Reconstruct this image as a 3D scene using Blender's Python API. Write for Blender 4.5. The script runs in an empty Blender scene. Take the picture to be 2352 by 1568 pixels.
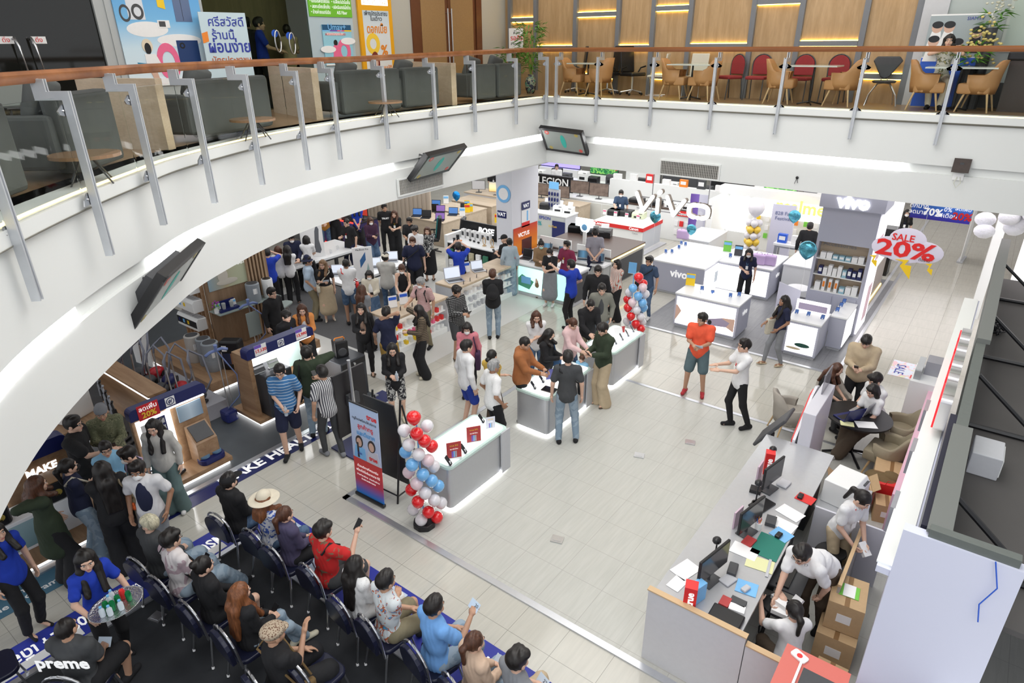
import bpy, math, random, re
import numpy as np
from mathutils import Vector, Matrix
random.seed(7); rng=np.random.RandomState(3)
SC=bpy.context.scene; COL=SC.collection
# ---------- camera (calibrated from the floor grid) ----------
FPX=1486.43; CH=6.372; YAW,PIT,ROL=-0.64996608,0.43022034,0.00816389
def _R():
 f=np.array([math.sin(YAW)*math.cos(PIT),math.cos(YAW)*math.cos(PIT),-math.sin(PIT)])
 r=np.array([math.cos(YAW),-math.sin(YAW),0.]); d=np.cross(f,r); c,s=math.cos(ROL),math.sin(ROL)
 return np.array([c*r+s*d,-s*r+c*d,f])
RM=_R()
cam=bpy.data.cameras.new('camera'); camo=bpy.data.objects.new('camera',cam); COL.objects.link(camo)
cam.sensor_width=36; cam.lens=FPX*36/2352; cam.clip_start=.05; cam.clip_end=200
m=Matrix.Identity(4)
for i in range(3): m[i][0]=RM[0][i]; m[i][1]=-RM[1][i]; m[i][2]=-RM[2][i]
m[2][3]=CH; camo.matrix_world=m; SC.camera=camo
# ---------- world, exposure ----------
SC.view_settings.view_transform='Standard'; SC.view_settings.look='None'
SC.view_settings.gamma=1; SC.view_settings.use_curve_mapping=False; SC.view_settings.exposure=0.32
W=bpy.data.worlds.new('world'); SC.world=W; W.use_nodes=True
W.node_tree.nodes['Background'].inputs[0].default_value=(.93,.96,1,1); W.node_tree.nodes['Background'].inputs[1].default_value=.85
# ---------- area lights: ceiling lamps of the upper hall and of the shop floor under the slab ----------
def area(name,loc,sx,sy,power,col=(1,1,1),rot=(0,0,0)):
 l=bpy.data.lights.new(name,'AREA'); l.shape='RECTANGLE'; l.size=sx; l.size_y=sy; l.energy=power; l.color=col
 o=bpy.data.objects.new(name,l); COL.objects.link(o); o.location=loc; o.rotation_euler=rot; return o
area('atrium_ceiling_lamp',(-4,7.5,9.4),7,9,560,(1,.985,.96))
area('atrium_ceiling_lamp_near',(1.5,0,9.4),7,5,300,(.97,.98,1))
area('walkway_lamp_back',(-6,15,8.3),12,.8,70,(1,.93,.82))
area('lounge_lamp',(-10.9,9,8.3),1.6,9,55,(1,.95,.88))
LE={}
for i,(x,y,sx,sy,p,c) in enumerate([(-12.5,4,5,5,70,(.93,.96,1)),(-13.5,10.5,6,6,190,(1,1,1)),(-16,17,7,6,300,(1,1,1)),(-10,19,6,6,330,(1,1,1)),
  (-4,18.5,7,6,300,(.97,.97,1)),(-9,26,12,7,420,(1,1,1)),(-18,25,8,7,300,(1,1,1)),(0.6,19,3,8,170,(1,.97,1)),(1,28,8,8,260,(1,.97,1)),(3.5,17,4,8,120,(1,1,1))]):
 area('shop_ceiling_lamp',(x,y,3.55),sx,sy,p*.62,c)
# ---------- pixel helpers: a ray of the photograph met with a plane of the place ----------
def ray(x,y): return RM.T@np.array([(x-1176)/FPX,(y-784)/FPX,1.])
def at(x,y,z=0.):
 d=ray(x,y); t=(z-CH)/d[2]; return Vector((d[0]*t,d[1]*t,z))
def ay(x,y,Y):
 d=ray(x,y); t=Y/d[1]; return Vector((d[0]*t,Y,CH+d[2]*t))
def ax(x,y,X):
 d=ray(x,y); t=X/d[0]; return Vector((X,d[1]*t,CH+d[2]*t))
# ---------- materials ----------
_M={}
def mat(name,col=(.8,.8,.8),rough=.5,metal=0.,emit=0.,trans=0.,alpha=1.,spec=.5,noise=0.,nscale=20.,bump=0.,coat=0.,ecol=None,ior=1.45):
 if name in _M: return _M[name]
 m=bpy.data.materials.new(name); m.use_nodes=True; nt=m.node_tree; b=nt.nodes['Principled BSDF']
 I=b.inputs; c=(*col,1)
 I['Base Color'].default_value=c; I['Roughness'].default_value=rough; I['Metallic'].default_value=metal
 I['Specular IOR Level'].default_value=spec; I['Transmission Weight'].default_value=trans; I['Alpha'].default_value=alpha; I['IOR'].default_value=ior
 if coat: I['Coat Weight'].default_value=coat
 if emit: I['Emission Color'].default_value=(*(ecol or col),1); I['Emission Strength'].default_value=emit
 if noise or bump:
  tc=nt.nodes.new('ShaderNodeTexCoord'); n=nt.nodes.new('ShaderNodeTexNoise'); n.inputs['Scale'].default_value=nscale; n.inputs['Detail'].default_value=3
  nt.links.new(tc.outputs['Object'],n.inputs['Vector'])
  if noise:
   mx=nt.nodes.new('ShaderNodeMixRGB'); mx.inputs[1].default_value=tuple(v*(1-noise) for v in col)+(1,); mx.inputs[2].default_value=tuple(min(1,v*(1+noise)) for v in col)+(1,)
   nt.links.new(n.outputs['Fac'],mx.inputs[0]); nt.links.new(mx.outputs[0],I['Base Color'])
  if bump:
   bp=nt.nodes.new('ShaderNodeBump'); bp.inputs['Strength'].default_value=bump; bp.inputs['Distance'].default_value=.02
   nt.links.new(n.outputs['Fac'],bp.inputs['Height']); nt.links.new(bp.outputs[0],I['Normal'])
 _M[name]=m; return m
def nodes(name,rough=.5,**k):
 m=mat(name,rough=rough,**k); nt=m.node_tree; return m,nt,nt.nodes['Principled BSDF']
def N(nt,t,**k):
 n=nt.nodes.new('ShaderNode'+t)
 for a,b in k.items():
  if a[0]=='_': setattr(n,a[1:],b)
  else: n.inputs[int(a[1:]) if a[0]=='i' and a[1:].isdigit() else a.replace('0',' ')].default_value=b
 return n
def ramp(nt,stops,interp='LINEAR'):
 r=nt.nodes.new('ShaderNodeValToRGB'); e=r.color_ramp; e.interpolation=interp
 while len(e.elements)<len(stops): e.elements.new(.5)
 for x,(p,c) in zip(e.elements,stops): x.position=p; x.color=(*c,1)
 return r
def pat(name,kind,c1,c2,scale=30,c3=None,rough=.85,dirn='Z',width=.5,world=False,emit=0):
 """patterned surface: stripes, check, blotch, wood, dots"""
 if name in _M: return _M[name]
 m,nt,b=nodes(name,rough); L=nt.links; tc=nt.nodes.new('ShaderNodeTexCoord'); co=tc.outputs['Object']
 if world:
  g=nt.nodes.new('ShaderNodeNewGeometry'); co=g.outputs['Position']
 if kind in('stripes','wood'):
  if kind=='wood':
   mp=nt.nodes.new('ShaderNodeMapping'); s={'X':(.12,1,1),'Y':(1,.12,1),'Z':(1,1,.12)}[dirn]; mp.inputs['Scale'].default_value=s
   L.new(co,mp.inputs[0]); n=N(nt,'TexNoise',Scale=scale,Detail=6.,Distortion=.6); L.new(mp.outputs[0],n.inputs['Vector'])
   r=ramp(nt,[(.3,c1),(.7,c2)]); L.new(n.outputs['Fac'],r.inputs[0]); L.new(r.outputs[0],b.inputs['Base Color'])
   n2=N(nt,'TexNoise',Scale=scale*6,Detail=2.); L.new(mp.outputs[0],n2.inputs['Vector'])
   mx=N(nt,'MixRGB',_blend_type='MULTIPLY'); mx.inputs[0].default_value=.25; L.new(r.outputs[0],mx.inputs[1]); L.new(n2.outputs['Fac'],mx.inputs[2]); L.new(mx.outputs[0],b.inputs['Base Color'])
  else:
   n=N(nt,'TexWave',_wave_type='BANDS',_bands_direction=dirn,Scale=scale); L.new(co,n.inputs['Vector'])
   r=ramp(nt,[(0,c1),(width,c2)],'CONSTANT'); L.new(n.outputs['Fac'],r.inputs[0]); L.new(r.outputs[0],b.inputs['Base Color'])
 elif kind=='check':
  a=N(nt,'TexWave',_bands_direction='Z',Scale=scale); d=N(nt,'TexWave',_bands_direction='X',Scale=scale); L.new(co,a.inputs['Vector']); L.new(co,d.inputs['Vector'])
  ad=N(nt,'Math',_operation='MULTIPLY'); ra=ramp(nt,[(0,c1),(.65,c2)],'CONSTANT'); L.new(a.outputs['Fac'],ra.inputs[0])
  rb=ramp(nt,[(0,(0,0,0)),(.7,(1,1,1))],'CONSTANT'); L.new(d.outputs['Fac'],rb.inputs[0])
  mx=N(nt,'MixRGB'); L.new(rb.outputs[0],mx.inputs[0]); L.new(ra.outputs[0],mx.inputs[1]); mx.inputs[2].default_value=(*(c3 or c2),1); L.new(mx.outputs[0],b.inputs['Base Color'])
 elif kind=='blotch':
  n=N(nt,'TexNoise',Scale=scale,Detail=2.,Distortion=1.2); L.new(co,n.inputs['Vector'])
  st=[(0,c1),(width,c2)]+([(min(.99,width+.08),c3)] if c3 else [])
  r=ramp(nt,st,'CONSTANT'); L.new(n.outputs['Fac'],r.inputs[0]); L.new(r.outputs[0],b.inputs['Base Color'])
 elif kind=='dots':
  n=N(nt,'TexVoronoi',Scale=scale); L.new(co,n.inputs['Vector'])
  r=ramp(nt,[(0,c1),(width,c2)],'CONSTANT'); L.new(n.outputs['Distance'],r.inputs[0]); L.new(r.outputs[0],b.inputs['Base Color'])
 if emit:
  for l in list(b.inputs['Base Color'].links): L.new(l.from_socket,b.inputs['Emission Color'])
  b.inputs['Emission Strength'].default_value=emit
 return m
def grad(name,stops,axis='Z',lo=0.,hi=1.,rough=.5,emit=0):
 """printed colour gradient across a board, in its own coordinates"""
 if name in _M: return _M[name]
 m,nt,b=nodes(name,rough); L=nt.links; tc=nt.nodes.new('ShaderNodeTexCoord'); s=nt.nodes.new('ShaderNodeSeparateXYZ'); L.new(tc.outputs['Object'],s.inputs[0])
 mr=nt.nodes.new('ShaderNodeMapRange'); mr.inputs[1].default_value=lo; mr.inputs[2].default_value=hi; L.new(s.outputs[axis],mr.inputs[0])
 r=ramp(nt,stops); L.new(mr.outputs[0],r.inputs[0]); L.new(r.outputs[0],b.inputs['Base Color'])
 if emit: L.new(r.outputs[0],b.inputs['Emission Color']); b.inputs['Emission Strength'].default_value=emit
 return m
# ---------- mesh building ----------
class MB:
 def __init__(s): s.v=[]; s.f=[]; s.mi=[]
 def add(s,vs,fs,mi=0):
  o=len(s.v); s.v+= [tuple(v) for v in vs]; s.f+=[tuple(i+o for i in f) for f in fs]; s.mi+=[mi]*len(fs); return s
 def box(s,c,d,mi=0,rot=0.,M=None):
  x,y,z=[k/2 for k in d]; vs=[Vector(p) for p in((-x,-y,-z),(x,-y,-z),(x,y,-z),(-x,y,-z),(-x,-y,z),(x,-y,z),(x,y,z),(-x,y,z))]
  R=M or Matrix.Rotation(rot,3,'Z'); c=Vector(c)
  return s.add([R@v+c for v in vs],[(3,2,1,0),(4,5,6,7),(0,1,5,4),(1,2,6,5),(2,3,7,6),(3,0,4,7)],mi)
 def b2(s,x0,x1,y0,y1,z0,z1,mi=0): return s.box(((x0+x1)/2,(y0+y1)/2,(z0+z1)/2),(abs(x1-x0),abs(y1-y0),abs(z1-z0)),mi)
 def tube(s,pts,r,n=8,mi=0,cap=True):
  pts=[Vector(p) for p in pts]; k=len(pts); rs=r if isinstance(r,(list,tuple)) else [r]*k; vs=[]; fs=[]
  up=None
  for i,p in enumerate(pts):
   t=(pts[min(i+1,k-1)]-pts[max(i-1,0)])
   t=t.normalized() if t.length>1e-9 else Vector((0,0,1))
   if up is None:
    up=Vector((0,0,1)) if abs(t.z)<.9 else Vector((1,0,0))
   a=t.cross(up);
   if a.length<1e-6: a=t.cross(Vector((1,.3,0)))
   a.normalize(); b=t.cross(a).normalized(); up=-b if False else up
   for j in range(n):
    an=2*math.pi*j/n; vs.append(p+(a*math.cos(an)+b*math.sin(an))*rs[i])
  for i in range(k-1):
   for j in range(n): fs.append((i*n+j,i*n+(j+1)%n,(i+1)*n+(j+1)%n,(i+1)*n+j))
  if cap: fs.append(tuple(range(n-1,-1,-1))); fs.append(tuple((k-1)*n+j for j in range(n)))
  return s.add(vs,fs,mi)
 def cyl(s,c,r,h,n=16,mi=0,r2=None):
  c=Vector(c); return s.lathe(c,[(r,0),(r if r2 is None else r2,h)],n,mi)
 def lathe(s,c,prof,n=16,mi=0,sx=1.,sy=1.,cap=True,rot=0.):
  c=Vector(c); vs=[]; fs=[]
  for r,z in prof:
   for j in range(n):
    a=2*math.pi*j/n; x,y=r*math.cos(a)*sx,r*math.sin(a)*sy
    vs.append(c+Vector((x*math.cos(rot)-y*math.sin(rot),x*math.sin(rot)+y*math.cos(rot),z)))
  for i in range(len(prof)-1):
   for j in range(n): fs.append((i*n+j,i*n+(j+1)%n,(i+1)*n+(j+1)%n,(i+1)*n+j))
  if cap: fs.append(tuple(range(n-1,-1,-1))); fs.append(tuple((len(prof)-1)*n+j for j in range(n)))
  return s.add(vs,fs,mi)
 def ell(s,c,r,n=12,m=8,mi=0,M=None):
  c=Vector(c); vs=[]; fs=[]; R=M or Matrix.Identity(3)
  vs.append(c+R@Vector((0,0,-r[2])))
  for i in range(1,m):
   t=math.pi*i/m-math.pi/2
   for j in range(n):
    a=2*math.pi*j/n; vs.append(c+R@Vector((r[0]*math.cos(t)*math.cos(a),r[1]*math.cos(t)*math.sin(a),r[2]*math.sin(t))))
  vs.append(c+R@Vector((0,0,r[2]))); T=len(vs)-1
  for j in range(n): fs.append((0,1+(j+1)%n,1+j)); fs.append((T,T-n+j,T-n+(j+1)%n))
  for i in range(m-2):
   for j in range(n): a=1+i*n; fs.append((a+j,a+(j+1)%n,a+n+(j+1)%n,a+n+j))
  return s.add(vs,fs,mi)
 def prism(s,poly,z0,z1,mi=0,M=None):
  """polygon (x,y) extruded z0..z1; M maps local to parent"""
  n=len(poly); vs=[Vector((x,y,z0)) for x,y in poly]+[Vector((x,y,z1)) for x,y in poly]
  if M: vs=[M@v for v in vs]
  return s.add(vs,[tuple(range(n-1,-1,-1)),tuple(range(n,2*n))]+[(i,(i+1)%n,n+(i+1)%n,n+i) for i in range(n)],mi)
 def sweep(s,path,prof,mi=0,closed=True,cap=True,dz=None):
  """profile (offset to the right of the path, z) carried along a horizontal path"""
  k=len(path); n=len(prof); vs=[]
  P=[Vector((p[0],p[1])) for p in path]
  for i in range(k):
   t=(P[min(i+1,k-1)]-P[max(i-1,0)]).normalized(); q=Vector((t.y,-t.x))
   for o,z in prof: vs.append((P[i].x+q.x*o,P[i].y+q.y*o,z+(dz[i] if dz else 0)))
  fs=[]
  for i in range(k-1):
   for j in range(n if closed else n-1): fs.append((i*n+j,i*n+(j+1)%n,(i+1)*n+(j+1)%n,(i+1)*n+j))
  if cap and closed: fs.append(tuple(range(n-1,-1,-1))); fs.append(tuple((k-1)*n+j for j in range(n)))
  return s.add(vs,fs,mi)
 def build(s,name,mats,parent=None,loc=(0,0,0),rotz=0.,smooth=False,bevel=0.,label=None,cat=None,group=None,kind=None,angle=.6):
  me=bpy.data.meshes.new(name); me.from_pydata(s.v,[],s.f)
  if not isinstance(mats,(list,tuple)): mats=[mats]
  for q in mats: me.materials.append(q)
  if len(mats)>1: me.polygons.foreach_set('material_index',s.mi)
  o=bpy.data.objects.new(name,me); COL.objects.link(o); o.parent=parent; o.location=loc; o.rotation_euler[2]=rotz
  if bevel:
   b=o.modifiers.new('bevel','BEVEL'); b.width=bevel; b.segments=2; b.limit_method='ANGLE'; b.angle_limit=.7
  if smooth: me.polygons.foreach_set('use_smooth',[True]*len(s.f))
  if smooth=='auto' :
   try: me.set_sharp_from_angle(angle=angle)
   except Exception: pass
  return tag(o,label,cat,group,kind)
def tag(o,label=None,cat=None,group=None,kind=None):
 if label: o['label']=label
 if cat: o['category']=cat
 if group: o['group']=group
 if kind: o['kind']=kind
 return o
def thing(name,label,cat,loc=(0,0,0),rotz=0.,group=None):
 o=bpy.data.objects.new(name,None); COL.objects.link(o); o.empty_display_size=.1; o.location=loc; o.rotation_euler[2]=rotz
 return tag(o,label,cat,group)
def box(name,c,d,m,parent=None,bevel=0.,rot=0.,**k):
 return MB().box(c,d,rot=rot).build(name,m,parent,bevel=bevel,**k)
def bb(name,x0,x1,y0,y1,z0,z1,m,parent=None,bevel=0.,**k):
 return MB().b2(x0,x1,y0,y1,z0,z1).build(name,m,parent,bevel=bevel,**k)
def struct(o): o['kind']='structure'; return o
def copy_tree(o,parent=None):
 c=o.copy(); COL.objects.link(c); c.parent=parent
 for ch in list(o.children): copy_tree(ch,c)
 return c
def frame(o,x,y):
 """4x4 with given origin, text direction x and up direction y"""
 x=Vector(x).normalized(); y=Vector(y); z=x.cross(y).normalized(); y=z.cross(x).normalized()
 M=Matrix.Identity(4)
 for i in range(3): M[i][0]=x[i]; M[i][1]=y[i]; M[i][2]=z[i]; M[i][3]=o[i]
 return M
def text(s,size,M,m,parent=None,name='lettering',ext=.002,align='CENTER',bold=0.,w=None,shear=0,sp=1.):
 c=bpy.data.curves.new(name,'FONT'); c.body=s; c.size=size; c.extrude=ext; c.align_x=align; c.align_y='CENTER'; c.offset=bold*size; c.shear=shear; c.resolution_u=2; c.space_character=sp
 t=bpy.data.objects.new('t',c); COL.objects.link(t); dg=bpy.context.evaluated_depsgraph_get(); me=bpy.data.meshes.new_from_object(t.evaluated_get(dg)); me.name=name
 bpy.data.objects.remove(t);
 if w:
  xs=[v.co.x for v in me.vertices]
  if xs:
   k=w/max(1e-4,max(xs)-min(xs))
   for v in me.vertices: v.co.x*=k
 me.materials.clear(); me.materials.append(m); o=bpy.data.objects.new(name,me); COL.objects.link(o); o.parent=parent
 o.matrix_local=M if parent is None or parent.type!='EMPTY' else (Matrix.Translation(parent.location)@Matrix.Rotation(parent.rotation_euler[2],4,'Z')).inverted()@M
 return o
# ---------- palette ----------
white=mat('white_paint',(.83,.84,.83),.45,noise=.02,nscale=3); whiteg=mat('white_gloss',(.86,.87,.9),.18,noise=.01)
black=mat('black_plastic',(.012,.012,.014),.35,noise=.2); dark=mat('dark_grey',(.06,.062,.068),.5,noise=.1); chrome=mat('brushed_steel',(.62,.63,.65),.32,metal=1.,noise=.06,nscale=60)
steelm=mat('post_steel',(.55,.57,.6),.4,metal=.5,noise=.08,nscale=12); grey=mat('grey_laminate',(.33,.33,.36),.5,noise=.05); lgrey=mat('light_grey',(.52,.53,.56),.4,noise=.04)
red=mat('red_print',(.72,.03,.03),.4,noise=.03); navy=mat('navy_panel',(.012,.018,.11),.35,noise=.08); blue=mat('blue_print',(.03,.12,.62),.4,noise=.05)
glow=mat('lamp_white',(1,1,1),.5,emit=5.); glow2=mat('lit_panel',(1,1,1),.5,emit=1.3); glowY=mat('warm_led',(1,.72,.22),.5,emit=4.)
glass=mat('clear_glass',(.93,.97,.95),.02,trans=1.,ior=1.05,spec=.5); yellow=mat('yellow_print',(.9,.6,.02),.4,noise=.03); orange=mat('orange_print',(.85,.25,.03),.4,noise=.03)
wood=pat('oak_wood','wood',(.30,.17,.09),(.44,.28,.16),9,dirn='X',rough=.45,world=True); woodz=pat('oak_wood_upright','wood',(.42,.27,.13),(.56,.38,.21),9,dirn='Z',rough=.5,world=True)
lwood=pat('pale_wood','wood',(.55,.42,.29),(.66,.53,.39),8,dirn='X',rough=.45,world=True); paper=mat('white_paper',(.86,.86,.86),.6,noise=.03)
skyb=mat('light_blue_print',(.2,.5,.85),.4,noise=.05); green=mat('green_print',(.2,.6,.08),.4,noise=.05); purple=mat('purple_print',(.18,.1,.5),.4,noise=.05); cardb=mat('cardboard',(.52,.36,.2),.7,noise=.08)
pink=mat('pink_print',(.85,.15,.3),.4,noise=.05); txtw=mat('white_lettering',(.95,.95,.95),.5,emit=.3); txtk=mat('black_lettering',(.02,.02,.03),.5); txtb=mat('blue_lettering',(.03,.05,.35),.5); txtr=mat('red_lettering',(.75,.02,.02),.5)
UP=Vector((0,0,1)); X_=Vector((1,0,0)); Y_=Vector((0,1,0))
# ================= floors =================
def tile_mat(name,cA,cB,grout,off,vein=1.,rough=.18):
 m,nt,b=nodes(name,rough); L=nt.links; g=nt.nodes.new('ShaderNodeNewGeometry')
 mp=nt.nodes.new('ShaderNodeMapping'); mp.inputs['Location'].default_value=(-off[0],-off[1],0); L.new(g.outputs['Position'],mp.inputs[0])
 br=N(nt,'TexBrick',_offset=0.,_squash=1.); br.inputs['Scale'].default_value=1.; br.inputs['Mortar Size'].default_value=.0035; br.inputs['Mortar Smooth'].default_value=.1; br.inputs['Brick Width'].default_value=.6; br.inputs['Row Height'].default_value=.6
 L.new(mp.outputs[0],br.inputs['Vector'])
 m2=nt.nodes.new('ShaderNodeMapping'); m2.inputs['Scale'].default_value=(9,.7,1); m2.inputs['Rotation'].default_value=(0,0,.12); L.new(g.outputs['Position'],m2.inputs[0])
 n=N(nt,'TexNoise',Scale=2.6,Detail=6.,Distortion=.4); L.new(m2.outputs[0],n.inputs['Vector']); r=ramp(nt,[(.3,cA),(.7,cB)]); L.new(n.outputs['Fac'],r.inputs[0])
 L.new(r.outputs[0],br.inputs['Color1']); L.new(r.outputs[0],br.inputs['Color2']); br.inputs['Mortar'].default_value=(*grout,1); L.new(br.outputs['Color'],b.inputs['Base Color'])
 return m
T0=(-8.7575916*.6,12.351959*.6)
ft=tile_mat('beige_floor_tile',(.50,.49,.44),(.55,.535,.48),(.30,.29,.26),T0,rough=.1)
ft2=tile_mat('pale_grain_tile',(.47,.475,.44),(.53,.53,.495),(.38,.37,.35),T0,rough=.3)
ftg=tile_mat('grey_floor_tile',(.20,.205,.22),(.25,.255,.27),(.13,.13,.14),T0,rough=.35)
carpet=mat('charcoal_carpet',(.022,.024,.028),.9,noise=.5,nscale=3,bump=.2)
struct(bb('floor',-45,30,-6,60,-.3,0,ft))
def mat_on_floor(name,x0,x1,y0,y1,m,h=.004,**k):
 o=bb(name,x0,x1,y0,y1,.001,.001+h,m,**k); return o
struct(mat_on_floor('floor_pale_tile_zone',-6.95,2.5,4.93,10.9,ft2,.012))
# aluminium threshold strips
alu=mat('aluminium_trim',(.62,.64,.68),.3,metal=.8,noise=.05)
struct(MB().b2(-7.02,1.,4.86,4.95,0,.022).b2(-7.02,-6.93,4.86,10.95,0,.022).b2(-6.95,2.5,10.87,10.94,0,.022).build('trim_1',alu))
struct(mat_on_floor('floor_phone_shop',-6.5,-1.9,13.75,21,ftg)); struct(MB().b2(-6.55,-1.85,13.68,13.76,0,.02).b2(-1.92,-1.85,13.7,22,0,.02).build('trim_2',alu))
struct(mat_on_floor('floor_carpet_seating',-7.35,3,-4,3.42,carpet)); struct(MB().b2(-7.42,-7.34,-4,3.42,0,.03).b2(-7.42,1,3.36,3.44,0,.03).build('trim_3',alu))
struct(mat_on_floor('floor_appliance_zone',-20,-9.05,-3,7.4,mat('slate_vinyl',(.07,.08,.09),.45,noise=.2,nscale=4))); struct(MB().b2(-9.08,-8.98,-3,7.4,0,.03).build('trim_4',alu))
struct(mat_on_floor('floor_laptop_zone',-15.5,-10.6,8.6,11.7,mat('dark_rug_tile',(.1,.1,.105),.8,noise=.1)))
fw=mat('pale_mat',(.62,.62,.60),.35,noise=.03); struct(mat_on_floor('floor_white_zone',-16.,-9.15,7.9,13.9,fw,.002))
# ================= slab edge ring =================
RAW=[(-9.5,14.0),(-9.5,12.7),(-9.45,11.2),(-9.4,9.7),(-9.35,8.4),(-9.14,7.1),(-8.89,6.1),(-8.58,5.28),(-8.2,4.5),(-7.72,3.68),(-7.2,3.06),(-6.62,2.38),(-6.02,1.75),(-5.42,1.2),(-4.8,.76),(-4.1,.36),(-3.3,.02),(-2.6,-.2)]
def catmull(P,n=5):
 out=[]
 for i in range(len(P)-1):
  a,b,c,d=[np.array(P[max(0,min(len(P)-1,j))]) for j in (i-1,i,i+1,i+2)]
  for k in range(n):
   t=k/n; out.append(tuple(.5*((2*b)+(c-a)*t+(2*a-5*b+4*c-d)*t*t+(3*b-a-3*c+d)*t**3)))
 return out+[tuple(P[-1])]
ARC=catmull(RAW[::-1])            # from the near end to the corner: right hand side = atrium
YB=14.0; LINEB=[(-9.5,YB),(12,YB)]   # along the back: right hand side = atrium (-Y)
wf=mat('fascia_white',(.73,.745,.73),.5,noise=.015,nscale=1.5); wf2=mat('fascia_lower',(.66,.66,.66),.55,noise=.015,nscale=1.5)
lounge=pat('lounge_floor','wood',(.27,.17,.09),(.35,.23,.13),7,dirn='X',rough=.3,world=True)
WIN=[(-30,-.2),(-2.6,-.2)]
def slab_profiles(name,path):
 # band of the floor edge, fascia, recess, lower beam, carried inward 0.5 m
 m=MB(); m.sweep(path,[(.06,5.2),(.06,5.08),(0,5.05),(0,4.35),(-.06,4.35),(-.06,4.2),(.0,4.2),(0,3.64),(-.5,3.64),(-.5,5.2)],0,True)
 return m
pr=slab_profiles('a',ARC); pr.sweep(LINEB,[(.06,5.2),(.06,5.08),(0,5.05),(0,4.35),(-.06,4.35),(-.06,4.2),(.0,4.2),(0,3.64),(-.5,3.64),(-.5,5.2)],0)
struct(pr.build('wall_slab_edge',wf,smooth='auto',angle=.5))
# thin dark line under the band
j=MB(); j.sweep(ARC,[(.005,5.055),(.068,5.085),(.068,5.078),(.012,5.047)],0); j.sweep(LINEB,[(.005,5.055),(.068,5.085),(.068,5.078),(.012,5.047)],0)
struct(j.build('trim_5',mat('joint_grime',(.25,.24,.2),.8)))
def offs(path,o):
 out=[]; P=[Vector(p) for p in path]
 for i in range(len(P)):
  t=(P[min(i+1,len(P)-1)]-P[max(i-1,0)]).normalized(); out.append((P[i].x+t.y*o,P[i].y-t.x*o))
 return out
# upper floor slabs: polygon left of the arc, and the back
s=MB(); s.prism(offs(ARC,-.3)+[(-9.8,YB+.3),(-9.4,YB+.3),(-9.4,40),(-30,40),(-30,-.6),(-2.6,-.6)],3.64,5.2,0)
struct(s.build('floor_upper_lounge',lounge)); struct(bb('floor_upper_back',-9.4,14,YB+.45,40,3.64,5.2,lounge))
# light coves
def subpath(path,i0,i1): return path[i0:i1]
def nearest(path,p): return min(range(len(path)),key=lambda i:(path[i][0]-p[0])**2+(path[i][1]-p[1])**2)
cg=mat('cove_light',(1,1,1),.5,emit=6.)
def cove(a,b,path,lbl):
 i,k=sorted((nearest(path,a),nearest(path,b)))
 MB().sweep(path[i:k+1],[(-.055,4.345),(-.004,4.345),(.012,4.215),(-.055,4.205)],0).build('cove_light',cg,label=lbl,cat='light',smooth=False,group=None)
BK=[(-9.5+.1*i,YB) for i in range(200)]
cove((-4.,.3),(-6.05,1.85),ARC,'lit white cove strip at the near bend of the curved balcony edge')
cove((-7.15,3.02),(-9.36,8.55),ARC,'long lit cove strip curving along the balcony beneath its left posts')
cove((-9.45,10.96),(-9.5,13.75),ARC,'lit cove strip between the two middle hanging screens')
cove((-8.05,YB),(-1.56,YB),BK,'straight lit cove strip under the back balcony')
# small rivets below the coves
# vents
def vent(a,b,lbl,ew):
 t=thing('air_vent',lbl,'vent',a); d=(b-a); L=Vector((d.x,d.y)).length; t.rotation_euler[2]=math.atan2(d.y,d.x)
 MB().b2(0,L,-.012,0,-.15,.15).build('backing',mat('vent_dark',(.09,.085,.08),.7),t)
 f=MB(); f.b2(-.03,L+.03,-.04,0,.14,.17).b2(-.03,L+.03,-.04,0,-.17,-.14).b2(-.03,0,-.04,0,-.14,.14).b2(L,L+.03,-.04,0,-.14,.14); f.build('frame',wf,t)
 g=MB(); n=34
 for i in range(n): x=L*(i+.5)/n; g.b2(x-.008,x+.008,-.03,-.012,-.14,.14)
 for i in range(5): g.b2(0,L,-.024,-.016,-.11+i*.055,-.105+i*.055)
 g.build('slats',mat('vent_slat',(.42,.41,.38),.5),t)
vent(ay(1519,383,YB-.003),ay(1652,391,YB-.003),'wide grey slatted air vent in the back beam above the big hanging letters',0)
va=ax(1016,418,-9.385); vb=ax(912,428,-9.385); vent(Vector((-9.36,vb.y,3.87)),Vector((-9.4,va.y,3.87)),'slatted air vent in the left beam behind the tilted screen',0)
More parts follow.
